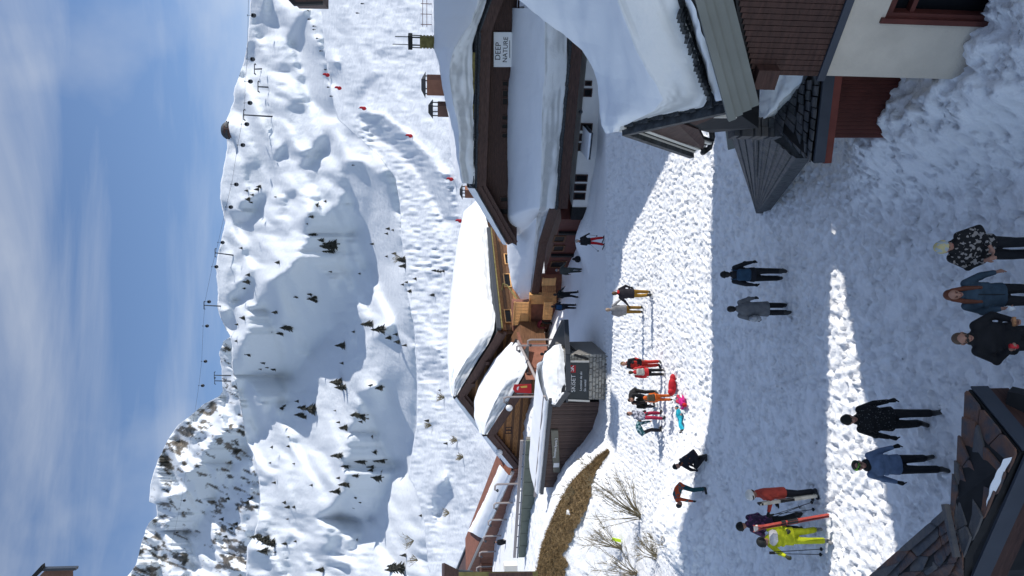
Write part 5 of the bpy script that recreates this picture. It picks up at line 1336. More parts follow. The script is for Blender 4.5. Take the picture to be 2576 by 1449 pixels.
def person(label, base, h, facing, jacket, pants, boots=(.03, .03, .03), glove=None, hair=None, hat=None, vox=.02, pose=None, hem=.86, fingers=False, face=True, collar=True, bulk=1.0, shades=False, goggles=None, longhair=None, group=None, jtex=None, skin_neck=True, sole=0):
    s = h / 1.75
    fx, fy = facing; l_ = math.hypot(fx, fy); fx, fy = fx / l_, fy / l_
    root = thing('person', label, 'person', base, group)
    root.rotation_euler = (0, 0, math.atan2(-fx, fy)); root.scale = (s, s, s)
    J = dict(pel=(0, 0, .95), waist=(0, 0, 1.1), chest=(0, .01, 1.29), neck=(0, -.005, 1.46), head=(0, .02, 1.63), shR=(.175, 0, 1.41), shL=(-.175, 0, 1.41),
             elR=(.235, -.03, 1.13), elL=(-.235, -.03, 1.13), haR=(.235, .06, .88), haL=(-.235, .06, .88), hiR=(.09, 0, .93), hiL=(-.09, 0, .93),
             knR=(.1, .03, .5), knL=(-.1, .03, .5), anR=(.1, -.01, .09), anL=(-.1, -.01, .09), toR=None, toL=None)
    for k, v in (pose or {}).items(): J[k] = v
    J = {k: (Vector(v) if v is not None else None) for k, v in J.items()}
    for sd in 'RL':
        if J['to' + sd] is None: J['to' + sd] = J['an' + sd] + Vector((.03 if sd == 'R' else -.03, .17, -.05))
    up_ = (J['head'] - J['neck']).normalized()
    side = (J['shR'] - J['shL']).normalized()
    fwd = up_.cross(side).normalized()
    hf = J.get('look')
    hfw = hf.normalized() if hf is not None else fwd
    hsd = hfw.cross(up_).normalized(); hup = hsd.cross(hfw).normalized()
    HM = Matrix((hsd, hfw, hup)).transposed()
    # --- body
    b = MB(); seg = []
    def limb(p, q, r0, r1, mi): capsule(b, p, q, r0, r1); seg.append((tuple(p), tuple(q), (r0 + r1) / 2, mi))
    kb = bulk
    sp_ = [(J['pel'] - (J['waist'] - J['pel']).normalized() * .07, .135 * kb, .09), (J['pel'], .165 * kb, .115), (J['waist'], .145 * kb, .105), (J['chest'], .165 * kb, .11), (J['neck'] - up_ * .05, .12, .08), (J['neck'], .055, .055)]
    loft_torso(b, sp_, side=(J['hiR'] - J['hiL']).normalized() * .5 + side * .5 if True else side)
    seg += [(tuple(J['pel']), tuple(J['waist']), .13, 0), (tuple(J['waist']), tuple(J['chest']), .13, 2)]
    limb(J['neck'] - up_ * .03, J['head'] - hup * .06, .055, .05, 1)
    b.ball(J['head'], .081, .098, .12, n=16, M=HM); seg.append((tuple(J['head'] - hup * .05), tuple(J['head'] + hup * .03), .085, 1))
    if face:
        b.ball(J['head'] + hfw * .055 - hup * .06, .05, .045, .045, n=10, M=HM)
        capsule(b, J['head'] + hfw * .094 + hup * .015, J['head'] + hfw * .112 - hup * .02, .009, .016, n=8)
        for sg in (-1, 1): b.ball(J['head'] + hsd * .083 * sg - hup * .005 - hfw * .005, .014, .026, .034, n=8, M=HM)
    for sd in 'RL':
        limb(J['hi' + sd], J['kn' + sd], .088, .062, 0); limb(J['kn' + sd], J['an' + sd], .062, .05, 0)
        a, t = J['an' + sd], J['to' + sd]
        limb(a + (a - t).normalized() * .03 + Vector((0, 0, -.045)), t, .05, .045, 3); limb(a + Vector((0, 0, .08)), a - Vector((0, 0, .03)), .058, .055, 3)
        limb(J['sh' + sd], J['el' + sd], .05, .042, 2); fa = (J['ha' + sd] - J['el' + sd]).normalized()
        limb(J['el' + sd], J['ha' + sd], .042, .03, 2)
        # hand: palm, four fingers, thumb off the side
        w = J['ha' + sd]; gl = 4 if glove else 1
        sdv = fa.cross(Vector((0, 0, 1)) if abs(fa.z) < .9 else Vector((0, 1, 0))).normalized()
        sdv = J.get('palm' + sd, fwd if abs(fa.dot(fwd)) < .8 else sdv)
        sdv = (sdv - fa * sdv.dot(fa)).normalized(); pn_ = fa.cross(sdv)
        if pn_.dot(-side if sd == 'R' else side) < 0: pn_ = -pn_
        gr = 1.35 if glove else 1.0
        capsule(b, w + fa * .01, w + fa * .075, .026 * gr, .033 * gr); seg.append((tuple(w), tuple(w + fa * .17), .04, gl))
        curl = J['curl' + sd].x if ('curl' + sd) in J else .35
        for i, ln in enumerate((.068, .078, .073, .056)):
            p0 = w + fa * .085 + sdv * (.027 - .018 * i) * gr
            p1 = p0 + (fa * math.cos(curl) + pn_ * math.sin(curl)) * ln * .5
            p2 = p1 + (fa * math.cos(2.2 * curl) + pn_ * math.sin(2.2 * curl)) * ln * .5
            capsule(b, p0, p1, .0105 * gr, .0100 * gr, 7); capsule(b, p1, p2, .0100 * gr, .0085 * gr, 7)
        t0 = w + fa * .03 + sdv * .028; t1 = t0 + (fa * .7 + sdv * .55 + pn_ * .3) * .04; t2 = t1 + (fa * .85 + sdv * .1 + pn_ * .45) * .03
        capsule(b, t0, t1, .0125 * gr, .0115 * gr, 7); capsule(b, t1, t2, .0115 * gr, .0095 * gr, 7)
    for i in range(0): pass
    jm = jtex or cloth(jacket)
    pm = pants if not isinstance(pants, tuple) else cloth(pants)
    me = fuse(b, vox * .62 if fingers else vox, 2 if fingers else 3)
    paint(me, seg, [pm, SKIN, jm, cloth(boots, .5), cloth(glove) if glove else SKIN])
    me.name = 'body'
    link('body', me, root, (0, 0, 0)).location = (0, 0, 0)
    def part(nm, bb, m_, vx=None, sm=3):
        me_ = fuse(bb, vx, sm) if vx else bb.mesh(nm, m_, True)
        if vx: me_.materials.append(m_); me_.polygons.foreach_set('use_smooth', np.ones(len(me_.polygons), bool))
        me_.name = nm
        o = bpy.data.objects.new(nm, me_); COL.objects.link(o); o.parent = root
        return o
    # --- jacket
    b = MB()
    tdir = (J['waist'] - J['pel']).normalized()
    hd_ = J['pel'] + tdir * (hem - .95)
    secs = [(hd_, .20 * kb, .145), (hd_ + tdir * .02, .2 * kb, .148), (J['waist'], .178 * kb, .135), (J['chest'], .205 * kb, .142), (J['neck'] - up_ * .06, .155 * kb, .105), (J['neck'] + up_ * .01, .085, .085)]
    if hem > .9: secs[1:2] = []
    loft_torso(b, secs, side=side)
    for sd in 'RL':
        capsule(b, J['sh' + sd], J['el' + sd], .072 * (.5 + .5 * kb), .06)
        fa = (J['ha' + sd] - J['el' + sd])
        capsule(b, J['el' + sd], J['el' + sd] + fa * .86, .06, .044)
        # folds of cloth at elbow and armpit
        capsule(b, J['el' + sd] + side * .01, J['el' + sd] + fa * .12, .066, .062)
    for k in range(3):
        z = J['waist'].lerp(J['chest'], .1 + .3 * k); capsule(b, z - side * .14 * kb + fwd * .075, z + side * .14 * kb + fwd * .078 + up_ * .03 * (-1) ** k, .065, .065)
    if collar: capsule(b, J['neck'] - up_ * .01 - side * .02 - fwd * .02, J['neck'] + up_ * .02 + side * .02 - fwd * .02, .078, .075)
    part('jacket', b, jm, max(vox, .014))
    # --- trousers, loose over the boots
    b = MB()
    for sd in 'RL':
        capsule(b, J['hi' + sd], J['kn' + sd], .1, .078); d = J['an' + sd] - J['kn' + sd]
        capsule(b, J['kn' + sd], J['kn' + sd] + d * .84, .078, .074)
    capsule(b, J['hiR'], J['hiL'], .1, .1)
    part('trousers', b, pm, max(vox, .016))
    # --- head gear
    if hair:
        b = MB()
        c = J['head'] + hup * .036 - hfw * .03
        b.ball(c, .088, .092, .1, n=16, M=HM, z0=-.3, z1=1); b.ball(c - hfw * .025 - hup * .04, .082, .07, .1, n=14, M=HM)
        if longhair:
            for sg in (-1, 1):
                p0 = J['head'] + hsd * .07 * sg + hup * .02; p1 = J['neck'] + hsd * .1 * sg + hfw * .05; p2 = J['chest'] + hsd * .11 * sg + hfw * .13 - hup * .02
                capsule(b, p0, p1, .035, .04); capsule(b, p1, p2, .042, .03)
            capsule(b, J['head'] - hfw * .07, J['neck'] - hfw * .1 - hup * .1, .06, .07)
        part('hair', b, cloth(hair, .6), max(vox * .8, .012))
    if hat:
        kind, hc = hat
        b = MB(); hm_ = hc if not isinstance(hc, tuple) else cloth(hc)
        if kind == 'beanie':
            b.ball(J['head'] + hup * .035 - hfw * .015, .096, .112, .125, n=18, M=HM, z0=.05, z1=1)
            for i in range(18):
                a0, a1 = 6.2832 * i / 18, 6.2832 * (i + 1) / 18
                e = lambda a: J['head'] + hup * .038 - hfw * .01 + hsd * .089 * math.cos(a) + hfw * .105 * math.sin(a)
                capsule(b, e(a0), e(a1), .02, .02, 6)
            part('beanie', b, hm_, .014)
        elif kind == 'helmet':
            b.ball(J['head'] + hup * .03 - hfw * .008, .115, .132, .13, n=20, M=HM, z0=-.45, z1=1)
            part('helmet', b, hm_, .014)
            bb = MB()
            for i in range(9):
                a0, a1 = math.pi * (.15 + .078 * i), math.pi * (.15 + .078 * (i + 1))
                e = lambda a: J['head'] + hup * (.02 + (goggles or 0)) - hfw * .008 + hsd * .11 * math.cos(a) + hfw * .125 * math.sin(a)
                capsule(bb, e(a0), e(a1), .022, .022, 6)
            part('goggles', bb, EYE, .014)
        elif kind == 'cap':
            b.ball(J['head'] + hup * .03 - hfw * .01, .088, .104, .1, n=16, M=HM, z0=.05, z1=1); b.ball(J['head'] + hfw * .13 + hup * .05, .07, .07, .012, n=10, M=HM); part('cap', b, hm_, .012)
        elif kind == 'hood':
            b.ball(J['head'] - hfw * .03 + hup * .01, .115, .115, .135, n=18, M=HM); part('hood', b, hm_, .016)
    if face and vox < .02 and not (hat and hat[0] == 'hood'):
        for sg in (-1, 1):
            bb = MB(); bb.ball(J['head'] + hfw * .09 + hsd * .033 * sg + hup * .012, .013, .009, .008, n=8, M=HM); part('eye', bb, EYE)
            bb = MB(); capsule(bb, J['head'] + hfw * .09 + hsd * .02 * sg + hup * .03, J['head'] + hfw * .082 + hsd * .05 * sg + hup * .031, .006, .005, 6); part('eyebrow', bb, cloth(hair or (.06, .04, .03)))
        bb = MB(); capsule(bb, J['head'] + hfw * .097 - hsd * .022 - hup * .055, J['head'] + hfw * .097 + hsd * .022 - hup * .055, .007, .007, 6); part('mouth', bb, LIP)
        if shades:
            bb = MB()
            for sg in (-1, 1): bb.ball(J['head'] + hfw * .106 + hsd * .036 * sg + hup * .013, .032, .01, .022, n=10, M=HM); capsule(bb, J['head'] + hfw * .09 + hsd * .065 * sg + hup * .02, J['head'] + hsd * .082 * sg + hup * .015, .006, .006, 6)
            capsule(bb, J['head'] + hfw * .112 - hsd * .02 + hup * .018, J['head'] + hfw * .112 + hsd * .02 + hup * .018, .006, .006, 6); part('sunglasses', bb, EYE)
    root['J'] = 0; del root['J']
    def wp_(v):
        v = Vector(v) * s; th = root.rotation_euler.z
        return Vector((v.x * math.cos(th) - v.y * math.sin(th), v.x * math.sin(th) + v.y * math.cos(th), v.z)) + Vector(base)
    return root, J, wp_, part, (hsd, hfw, hup)
def F_(k): return Vector((k, 0, 0))
def on_ground(x, y): return gpt(x, y)
walkR = dict(knR=(.1, .1, .5), anR=(.1, .16, .1), knL=(-.1, .0, .5), anL=(-.1, -.2, .15), haR=(.27, -.05, .88), haL=(-.27, .2, .92), elL=(-.25, .03, 1.13), elR=(.25, -.09, 1.13))
walkL = {k.replace('R', '#').replace('L', 'R').replace('#', 'L'): (-v[0], v[1], v[2]) for k, v in walkR.items()}

# the three nearest, cut by the frame
g1 = P(2347, 622, 10.98); b1 = Vector((g1.x, g1.y, float(gz(g1.x, g1.y))))
r_, J, wpt, part, hd3 = person('man in yellow grey beanie and black fleece with pale pattern, head turned aside', b1, 1.78, (-.45, -.9), (.012, .012, .013), (.012, .013, .016), hat=('beanie', cloth((.55, .47, .24), .8, (.38, .42, .44), 14, .52)), hair=(.05, .03, .02), vox=.016, fingers=True, bulk=1.12,
    jtex=cloth((.012, .012, .013), .8, (.3, .27, .25), 16, .57), pose=dict(elR=(.3, .02, 1.12), haR=(.1, .24, 1.05), elL=(-.3, -.02, 1.12), haL=(-.12, .24, 1.06), look=(-.6, .7, -.25), head=(-.03, .05, 1.62)))
g2 = P(2382, 742, 10.86); b2 = Vector((g2.x, g2.y, float(gz(g2.x, g2.y))))
rw, Jw, wpw, partw, _ = person('woman with long red hair in a slate blue jacket walking towards the viewer', b2, 1.68, (.05, -1), (.035, .06, .085), (.012, .012, .014), hair=(.13, .04, .02), longhair=True, vox=.016, fingers=True, hem=.8, pose=dict(walkR, elL=(-.3, -.03, 1.14), haL=(-.36, .02, .9), elR=(.25, -.02, 1.13), haR=(.22, .16, .93)))
bb = MB(); zf = Jw['waist']; capsule(bb, Vector((0, .14, .86)), Vector((0, .15, 1.3)), .007, .007, 6); partw('zip', bb, M_BLACK)
cup = MB(); hp_ = wpw(Jw['haR'] + Vector((0, .03, -.07))); cup.tube([hp_ + Vector((0, -.05, -.06)), hp_ + Vector((0, -.05, .05))], .035, 12, r1=.045); co = cup.build('paper_cup', M_WHITE, None, True, origin=hp_); tag(co, 'white paper cup in the hand of the red haired woman', 'cup')
g3 = P(2399, 852, 10.5); b3 = Vector((g3.x, g3.y, float(gz(g3.x, g3.y))))
rm, Jm, wpm, partm, _ = person('man in sunglasses and a black pullover holding food and a red can', b3, 1.8, (.12, -1), (.01, .01, .012), (.012, .012, .014), hair=(.11, .07, .045), vox=.016, fingers=True, bulk=1.2, shades=True, hem=.84, pose=dict(elR=(.31, .0, 1.13), haR=(.16, .26, 1.1), elL=(-.33, .0, 1.14), haL=(-.24, .24, 1.02), curlR=F_(.7), curlL=F_(.7)))
hp_ = wpm(Jm['haR'] + Vector((-.03, .06, .03)))
c = MB(); c.tube([hp_ + Vector((0, -.02, -.06)), hp_ + Vector((.01, -.03, .055))], .033, 12); co = c.build('drink_can', M_REDB, None, True, origin=hp_); tag(co, 'red drink can held by the man in sunglasses', 'can')
hp_ = wpm(Jm['haL'] + Vector((.02, .06, .03)))
c = MB(); c.tube([hp_ + Vector((-.06, 0, 0)), hp_ + Vector((0, -.02, .02)), hp_ + Vector((.06, -.01, .01))], .028, 10); co = c.build('snack_roll', mat('bread', (.42, .2, .09), .8, var=.3, scale=20), None, True, origin=hp_); tag(co, 'snack roll held in the other hand of the man in sunglasses', 'food')

# walking in the bright strip
person('man in a black speckled jacket and black cap walking through the sunlit strip', on_ground(2347, 1052), 1.78, (.12, -1), (.01, .01, .011), (.012, .012, .013), glove=(.01, .01, .01), hat=('beanie', (.012, .014, .012)), hair=(.03, .02, .02), vox=.016, fingers=True, bulk=1.15, hem=.8, jtex=cloth((.008, .008, .009), .8, (.12, .12, .12), 34, .64), pose=dict(walkL, elR=(.28, -.02, 1.13), elL=(-.28, -.02, 1.13), haR=(.33, .06, .88), haL=(-.33, .1, .88)))
r_, J, wpt, part, h3 = person('woman in a blue denim jacket with a green headband and black gloves', on_ground(2363, 1166), 1.68, (.2, -1), (.13, .185, .29), (.012, .013, .016), glove=(.01, .01, .011), hair=(.045, .03, .02), vox=.016, fingers=True, hem=.82, pose=dict(walkR, elR=(.26, -.05, 1.14), haR=(.33, .03, .9), elL=(-.26, -.05, 1.14), haL=(-.33, .03, .9)))
bb = MB(); hs, hf, hu = h3
for i in range(16):
    a0, a1 = 6.2832 * i / 16, 6.2832 * (i + 1) / 16
    e = lambda a: J['head'] + hu * .075 + hs * .08 * math.cos(a) + hf * .095 * math.sin(a)
    capsule(bb, e(a0), e(a1), .024, .024, 6)
part('headband', bb, cloth((.03, .05, .03), .8, (.25, .6, .05), 18, .55))
bb = MB(); capsule(bb, J['neck'] + hu * .02 - hs * .03, J['neck'] + hu * .02 + hs * .03 + hf * .02, .09, .09); part('scarf', bb, cloth((.015, .015, .016)), .016)
# the pair walking away
r_, J, wpt, part, h3 = person('man seen from behind in dark clothes with a blue backpack', on_ground(1977, 691), 1.76, (.05, 1), (.014, .016, .022), (.01, .011, .013), glove=(.012, .012, .012), hat=('beanie', (.012, .012, .012)), hair=(.02, .02, .02), vox=.016, fingers=True, face=False, pose=dict(walkL, elR=(.29, -.05, 1.15), haR=(.33, .04, .9)))
def pack(part, J, m_, z0=1.06, z1=1.4, w=.15, d=.1):
    bb = MB(); capsule(bb, Vector((-w * .6, -.2, z0 + .06)), Vector((w * .6, -.2, z0 + .06)), d * .9, d * .9); capsule(bb, Vector((-w * .55, -.2, z1 - .06)), Vector((w * .55, -.2, z1 - .06)), d * .8, d * .8)
    bb.box((0, -.19, (z0 + z1) / 2), (w, 0, 0), (0, d * .8, 0), (0, 0, (z1 - z0) / 2 - .05)); part('backpack', bb, m_, .02)
    bb = MB()
    for sg in (-1, 1): bb.tube([(sg * .1, -.16, 1.2), (sg * .12, -.06, 1.48), (sg * .12, .12, 1.44), (sg * .11, .15, 1.2)], .018)
    part('strap', bb, m_)
pack(part, J, cloth((.02, .055, .1)))
r_, J, wpt, part, h3 = person('woman seen from behind in a long grey coat with a silver bag', on_ground(1988, 777), 1.7, (-.05, 1), (.135, .14, .15), (.012, .012, .014), hair=(.012, .011, .011), vox=.016, fingers=True, face=False, hem=.62, bulk=1.05, glove=(.03, .03, .03), pose=dict(walkR, elL=(-.27, -.04, 1.14), haL=(-.3, .02, .94), elR=(.27, .02, 1.15), haR=(.3, .12, .95)))
q = wpt((-.26, -.12, 1.06)); c = MB(); c.ball(q, .09, .17, .14, n=12); c.ball(q - Vector((0, 0, .06)), .085, .16, .11, n=12)
bagm = mat('silver_quilt', (.34, .35, .37), .35, metal=.3, var=.45, scale=18, bump=.5, bscale=22)
o = c.build('shoulder_bag', bagm, None, True, origin=q); tag(o, 'crinkled silver shoulder bag on the woman in the grey coat', 'bag')

# skis and poles
def ski_pair(label, a, b_, col, tipc, side_, group=None, w=.085):
    """pair of skis between tail a and tip b"""
    a, b_ = Vector(a), Vector(b_); d = (b_ - a).normalized(); sd = Vector(side_); sd = (sd - d * sd.dot(d)).normalized(); nn = d.cross(sd)
    L_ = (b_ - a).length
    t = thing('ski_pair', label, 'skis', a, group)
    for k in (-1, 1):
        bb = MB(); prof = [(0, .8, 0), (.15, .95, .0), (.5, .75, .012), (.85, 1.0, .0), (.95, .8, .025), (1, .25, .06)]
        for (u0, w0, z0), (u1, w1, z1) in zip(prof, prof[1:]):
            p0, p1 = a + d * L_ * u0 + nn * (.02 * k + z0 * k), a + d * L_ * u1 + nn * (.02 * k + z1 * k)
            bb.slab([p0 - sd * w * .5 * w0, p0 + sd * w * .5 * w0, p1 + sd * w * .5 * w1, p1 - sd * w * .5 * w1], nn * .012 * k)
        link('ski', bb.mesh('ski', cloth(col, .35)), t)
    for nm in ('ski',): pass
    for o in list(t.children): o.location = -Vector(a)
    bb = MB(); bb.box(a + d * L_ * .48, d * .12, sd * .03, nn * .055); bb.box(a + d * L_ * .6, d * .05, sd * .032, nn * .06); link('binding', bb.mesh('binding', M_BLACK), t).location = -a
    bb = MB(); bb.box(a + d * L_ * .965, d * .045, sd * w * .3, nn * .07); link('ski_tip', bb.mesh('ski_tip', cloth(tipc, .35)), t).location = -a
    return t
def pole(label, p, q, group=None, col=M_STEELD):
    p, q = Vector(p), Vector(q); d = (q - p).normalized(); t = thing('ski_pole', label, 'ski pole', q, group)
    bb = MB(); bb.tube([p, q], .009, 6); link('shaft', bb.mesh('shaft', col), t).location = -q
    bb = MB(); bb.tube([p - d * .02, p + d * .13], .018, 8); link('grip', bb.mesh('grip', M_BLACK), t).location = -q
    bb = MB(); bb.tube([q - d * .07, q - d * .055], .045, 10); link('basket', bb.mesh('basket', M_BLACK), t).location = -q
    return t
# orange skier
bo = on_ground(2052, 1238)
r_, J, wpt, part, h3 = person('skier in an orange red jacket and white helmet carrying skis under one arm', bo, 1.76, (-.9, -.35), (.42, .055, .035), (.012, .013, .018), glove=(.012, .012, .014), hat=('helmet', (.7, .68, .63)), hair=(.05, .03, .02), vox=.016, fingers=True, boots=(.03, .03, .035), hem=.82, bulk=1.1, pose=dict(elR=(.24, .0, 1.15), haR=(.16, .2, 1.0), elL=(-.16, .2, 1.24), haL=(-.12, .46, 1.32), curlL=F_(.8), look=(-.1, .9, -.3)))
ski_pair('pair of skis with pale fronts held by the orange skier', wpt((.3, -.35, .55)), wpt((.12, .62, 1.62)), (.10, .1, .1), (.03, .03, .03), (0, 0, 1)) if False else None
ski_pair('pair of pale fronted skis held upright beside the orange skier', bo + Vector((-.02, -.25, .1)), P(1908, 1268, bo.y - .3), (.52, .48, .4), (.02, .02, .02), (1, 0, 0))
hL = wpt(J['haL'] + Vector((0, .08, .0)))
pole('ski pole held out by the orange skier, slanting back', hL, on_ground(2052, 1262) + up * .05, 'ski poles of the orange skier'); pole('ski pole hanging straight from the orange skier hand', hL + Vector((.03, 0, 0)), on_ground(2054, 1281) + up * .03, 'ski poles of the orange skier')
# purple skier
bp_ = on_ground(2022, 1288)
r_, J, wpt, part, h3 = person('skier in a dark purple patterned jacket and black helmet striding behind', bp_ + Vector((-.25, 0, 0)), 1.74, (-.75, .65), (.035, .014, .045), (.01, .011, .013), glove=(.3, .42, .05), hat=('helmet', (.012, .013, .013)), vox=.016, fingers=True, face=False, boots=(.02, .02, .02), bulk=1.1, hem=.86, jtex=cloth((.03, .012, .04), .6, (.11, .03, .1), 12, .56), pose=dict(walkL, head=(0, .12, 1.6), neck=(0, .06, 1.44), haL=(-.2, .3, 1.05), elL=(-.28, .1, 1.14)))
pole('ski pole behind the purple skier', wpt((.2, .25, .95)), wpt((.3, -.25, .03)))
# yellow skier
by = on_ground(2078, 1346)
r_, J, wpt, part, h3 = person('skier in a yellow green suit with white chest and black helmet carrying red skis', by, 1.74, (.15, -1), (.44, .47, .012), (.4, .44, .012), glove=(.03, .035, .02), hat=('helmet', (.014, .016, .016)), hair=(.05, .03, .02), vox=.016, fingers=True, boots=(.2, .2, .2), bulk=1.1, hem=.84, pose=dict(walkR, elR=(.36, .03, 1.2), haR=(.42, .2, 1.12), elL=(-.28, .1, 1.14), haL=(-.2, .3, 1.1), head=(.1, .06, 1.6), neck=(.05, .02, 1.45), look=(.6, .75, -.3), curlR=F_(.8), curlL=F_(.8)))
bb = MB(); loft_torso(bb, [(Vector((0, .02, 1.26)), .2, .14), (Vector((0, .02, 1.36)), .215, .145), (Vector((0, 0, 1.43)), .17, .115)]); part('white_yoke', bb, cloth((.6, .58, .58)), .018)
a_ = P(2090, 1296, by.y - .3); t_ = P(1895, 1330, by.y - .15)
ski_pair('pair of red skis held upright by the yellow green skier', Vector((a_.x, a_.y, max(a_.z, .08))), t_, (.35, .06, .045), (.5, .45, .42), (.3, 1, 0))
hR = P(1948, 1392, by.y - .2)
pole('lower in the photo of the two poles beside the yellow green skier', hR + Vector((0, 0, .1)), on_ground(2072, 1395) + up * .02, 'ski poles of the yellow skier', M_BLACK); pole('upper in the photo of the two poles beside the yellow green skier', hR + Vector((.03, 0, .1)), on_ground(2074, 1381) + up * .02, 'ski poles of the yellow skier', M_BLACK)

# bent and crouching at the edge of the shade
crouch = dict(pel=(0, -.1, .42), waist=(0, .02, .56), chest=(0, .16, .72), neck=(0, .28, .84), head=(0, .36, .98), shR=(.17, .22, .8), shL=(-.17, .22, .8), elR=(.22, .36, .56), elL=(-.22, .36, .56), haR=(.12, .46, .34), haL=(-.12, .46, .34), hiR=(.1, -.1, .42), hiL=(-.1, -.1, .42), knR=(.16, .32, .42), knL=(-.16, .3, .36), anR=(.13, .08, .09), anL=(-.13, -.12, .09))
bend = dict(pel=(0, -.12, .94), waist=(0, -.02, 1.06), chest=(0, .18, 1.12), neck=(0, .36, 1.1), head=(0, .52, 1.04), look=(0, .3, -1), shR=(.17, .32, 1.1), shL=(-.17, .32, 1.1), elR=(.2, .38, .82), elL=(-.2, .38, .82), haR=(.13, .42, .56), haL=(-.13, .42, .56), hiR=(.09, -.12, .92), hiL=(-.09, -.12, .92))
person('person in black with an orange pack crouching at the edge of the shade', on_ground(1776, 1149), 1.7, (-.8, .3), (.012, .012, .02), (.012, .012, .015), glove=(.02, .02, .02), hat=('beanie', (.015, .015, .016)), vox=.02, pose=crouch, jtex=cloth((.012, .012, .018), .8, (.2, .06, .02), 5, .62))
person('child in teal trousers and orange jacket bending down to the snow', on_ground(1776, 1230), 1.55, (-.9, -.2), (.32, .06, .02), (.012, .06, .07), glove=(.02, .02, .02), hat=('beanie', (.03, .03, .03)), vox=.02, pose=bend, jtex=cloth((.02, .09, .1), .8, (.45, .07, .02), 4, .48))
# pair in ochre trousers
r_, J, wpt, part, h3 = person('person in black jacket with red collar and ochre trousers', on_ground(1640, 738), 1.75, (-.2, .98), (.018, .016, .022), (.3, .16, .02), glove=(.012, .012, .012), hair=(.1, .06, .03), vox=.02, face=False, hem=.8, bulk=1.15, pose=dict(walkR, elL=(-.36, .0, 1.2), haL=(-.52, .1, 1.04), elR=(.32, -.02, 1.15), haR=(.28, .05, .92)))
bb = MB(); capsule(bb, (.02, -.1, 1.5), (.08, -.08, 1.5), .06, .06); part('red_collar', bb, cloth((.5, .02, .02)), .02)
person('person in a light grey hooded jacket and ochre trousers beside the black jacket', on_ground(1618, 779), 1.72, (.1, .98), (.24, .235, .235), (.22, .12, .02), glove=(.2, .25, .1), hair=(.3, .22, .16), vox=.02, face=False, hem=.8, bulk=1.15, boots=(.012, .014, .014), pose=dict(elR=(.34, .02, 1.22), haR=(.44, .08, 1.06), elL=(-.28, 0, 1.14)))
# pair in red
r_, J, wpt, part, h3 = person('person in red overalls and dark vest standing behind the red jacket', on_ground(1662, 914), 1.7, (-.5, -.8), (.02, .02, .022), (.5, .03, .02), hair=(.14, .08, .03), vox=.02, pose=dict(elR=(.2, .08, 1.16), haR=(.1, .24, 1.2)), jtex=cloth((.02, .02, .022), .8, (.5, .03, .02), 3, .5))
r_, J, wpt, part, h3 = person('child in a red jacket with a pale backpack and black trousers', on_ground(1672, 936), 1.5, (-.2, .98), (.52, .03, .035), (.012, .012, .012), hair=(.06, .035, .02), vox=.02, face=False, boots=(.12, .11, .1), hem=.8)
pack(part, J, cloth((.4, .4, .36)))
# the group round the fallen children
sit = dict(pel=(0, -.1, .3), waist=(0, -.06, .45), chest=(0, .04, .64), neck=(0, .1, .8), head=(0, .15, .96), shR=(.17, .08, .76), shL=(-.17, .08, .76), elR=(.24, .2, .56), elL=(-.24, .2, .56), haR=(.14, .38, .48), haL=(-.14, .38, .48), hiR=(.1, -.08, .28), hiL=(-.1, -.08, .28), knR=(.16, .3, .3), knL=(-.16, .28, .26), anR=(.14, .5, .1), anL=(-.15, -.1, .1))
person('man in a black jacket leaning forward with one leg stretched out', on_ground(1652, 990), 1.75, (-.4, -.85), (.014, .014, .016), (.012, .012, .012), hair=(.06, .04, .03), vox=.02, pose=dict(bend, anR=(.5, -.2, .1), knR=(.3, -.1, .5), head=(0, .46, 1.22), neck=(0, .32, 1.16), look=(0, .8, -.6)))
person('woman with brown hair in a black jacket kneeling behind the orange child', on_ground(1644, 1016), 1.65, (.3, -.9), (.02, .022, .02), (.02, .03, .06), hair=(.07, .04, .03), vox=.02, pose=dict(crouch))
r_, J, wpt, part, h3 = person('child in an orange suit with a big olive rucksack, seen from behind', on_ground(1692, 1000), 1.35, (-.15, 1), (.6, .12, .012), (.55, .11, .012), hat=('helmet', (.6, .12, .02)), vox=.02, face=False, pose=dict(bend, head=(0, .3, 1.3), neck=(0, .2, 1.2), chest=(0, .1, 1.14), look=(0, 1, 0)))
pack(part, J, cloth((.07, .06, .035), .8, (.12, .07, .04), 8), 1.0, 1.36, .17, .11)
person('person in grey camouflage jacket and crimson trousers, legs apart', on_ground(1668, 1046), 1.6, (.7, -.6), (.2, .21, .26), (.36, .02, .06), glove=(.02, .02, .02), hair=(.06, .04, .03), vox=.02, pose=dict(chest=(0, .08, 1.27), neck=(0, .15, 1.42), head=(0, .2, 1.58), shR=(.17, .12, 1.37), shL=(-.17, .12, 1.37), anR=(.24, .1, .09), anL=(-.24, -.1, .09), knR=(.18, .1, .5), knL=(-.18, 0, .5), haR=(.2, .36, .9), elR=(.26, .16, 1.1)), jtex=cloth((.12, .13, .17), .8, (.42, .43, .5), 9, .5))
person('child in a teal flowered jacket bending at the edge of the group', on_ground(1664, 1082), 1.5, (.6, .2), (.02, .1, .12), (.02, .02, .025), hat=('beanie', (.12, .13, .09)), vox=.02, pose=dict(bend), jtex=cloth((.015, .085, .1), .8, (.3, .42, .45), 9, .54))
lying = dict(pel=(0, 0, .16), waist=(0, -.14, .18), chest=(0, -.34, .2), neck=(0, -.5, .22), head=(0, -.66, .24), shR=(.17, -.45, .2), shL=(-.17, -.45, .2), elR=(.3, -.28, .18), elL=(-.3, -.3, .2), haR=(.34, -.04, .14), haL=(-.36, -.1, .2), hiR=(.09, .02, .16), hiL=(-.09, .02, .16), knR=(.14, .42, .22), knL=(-.12, .42, .26), anR=(.14, .78, .12), anL=(-.12, .8, .14), toR=(.16, .82, .3), toL=(-.12, .84, .32), look=(0, -.2, 1))
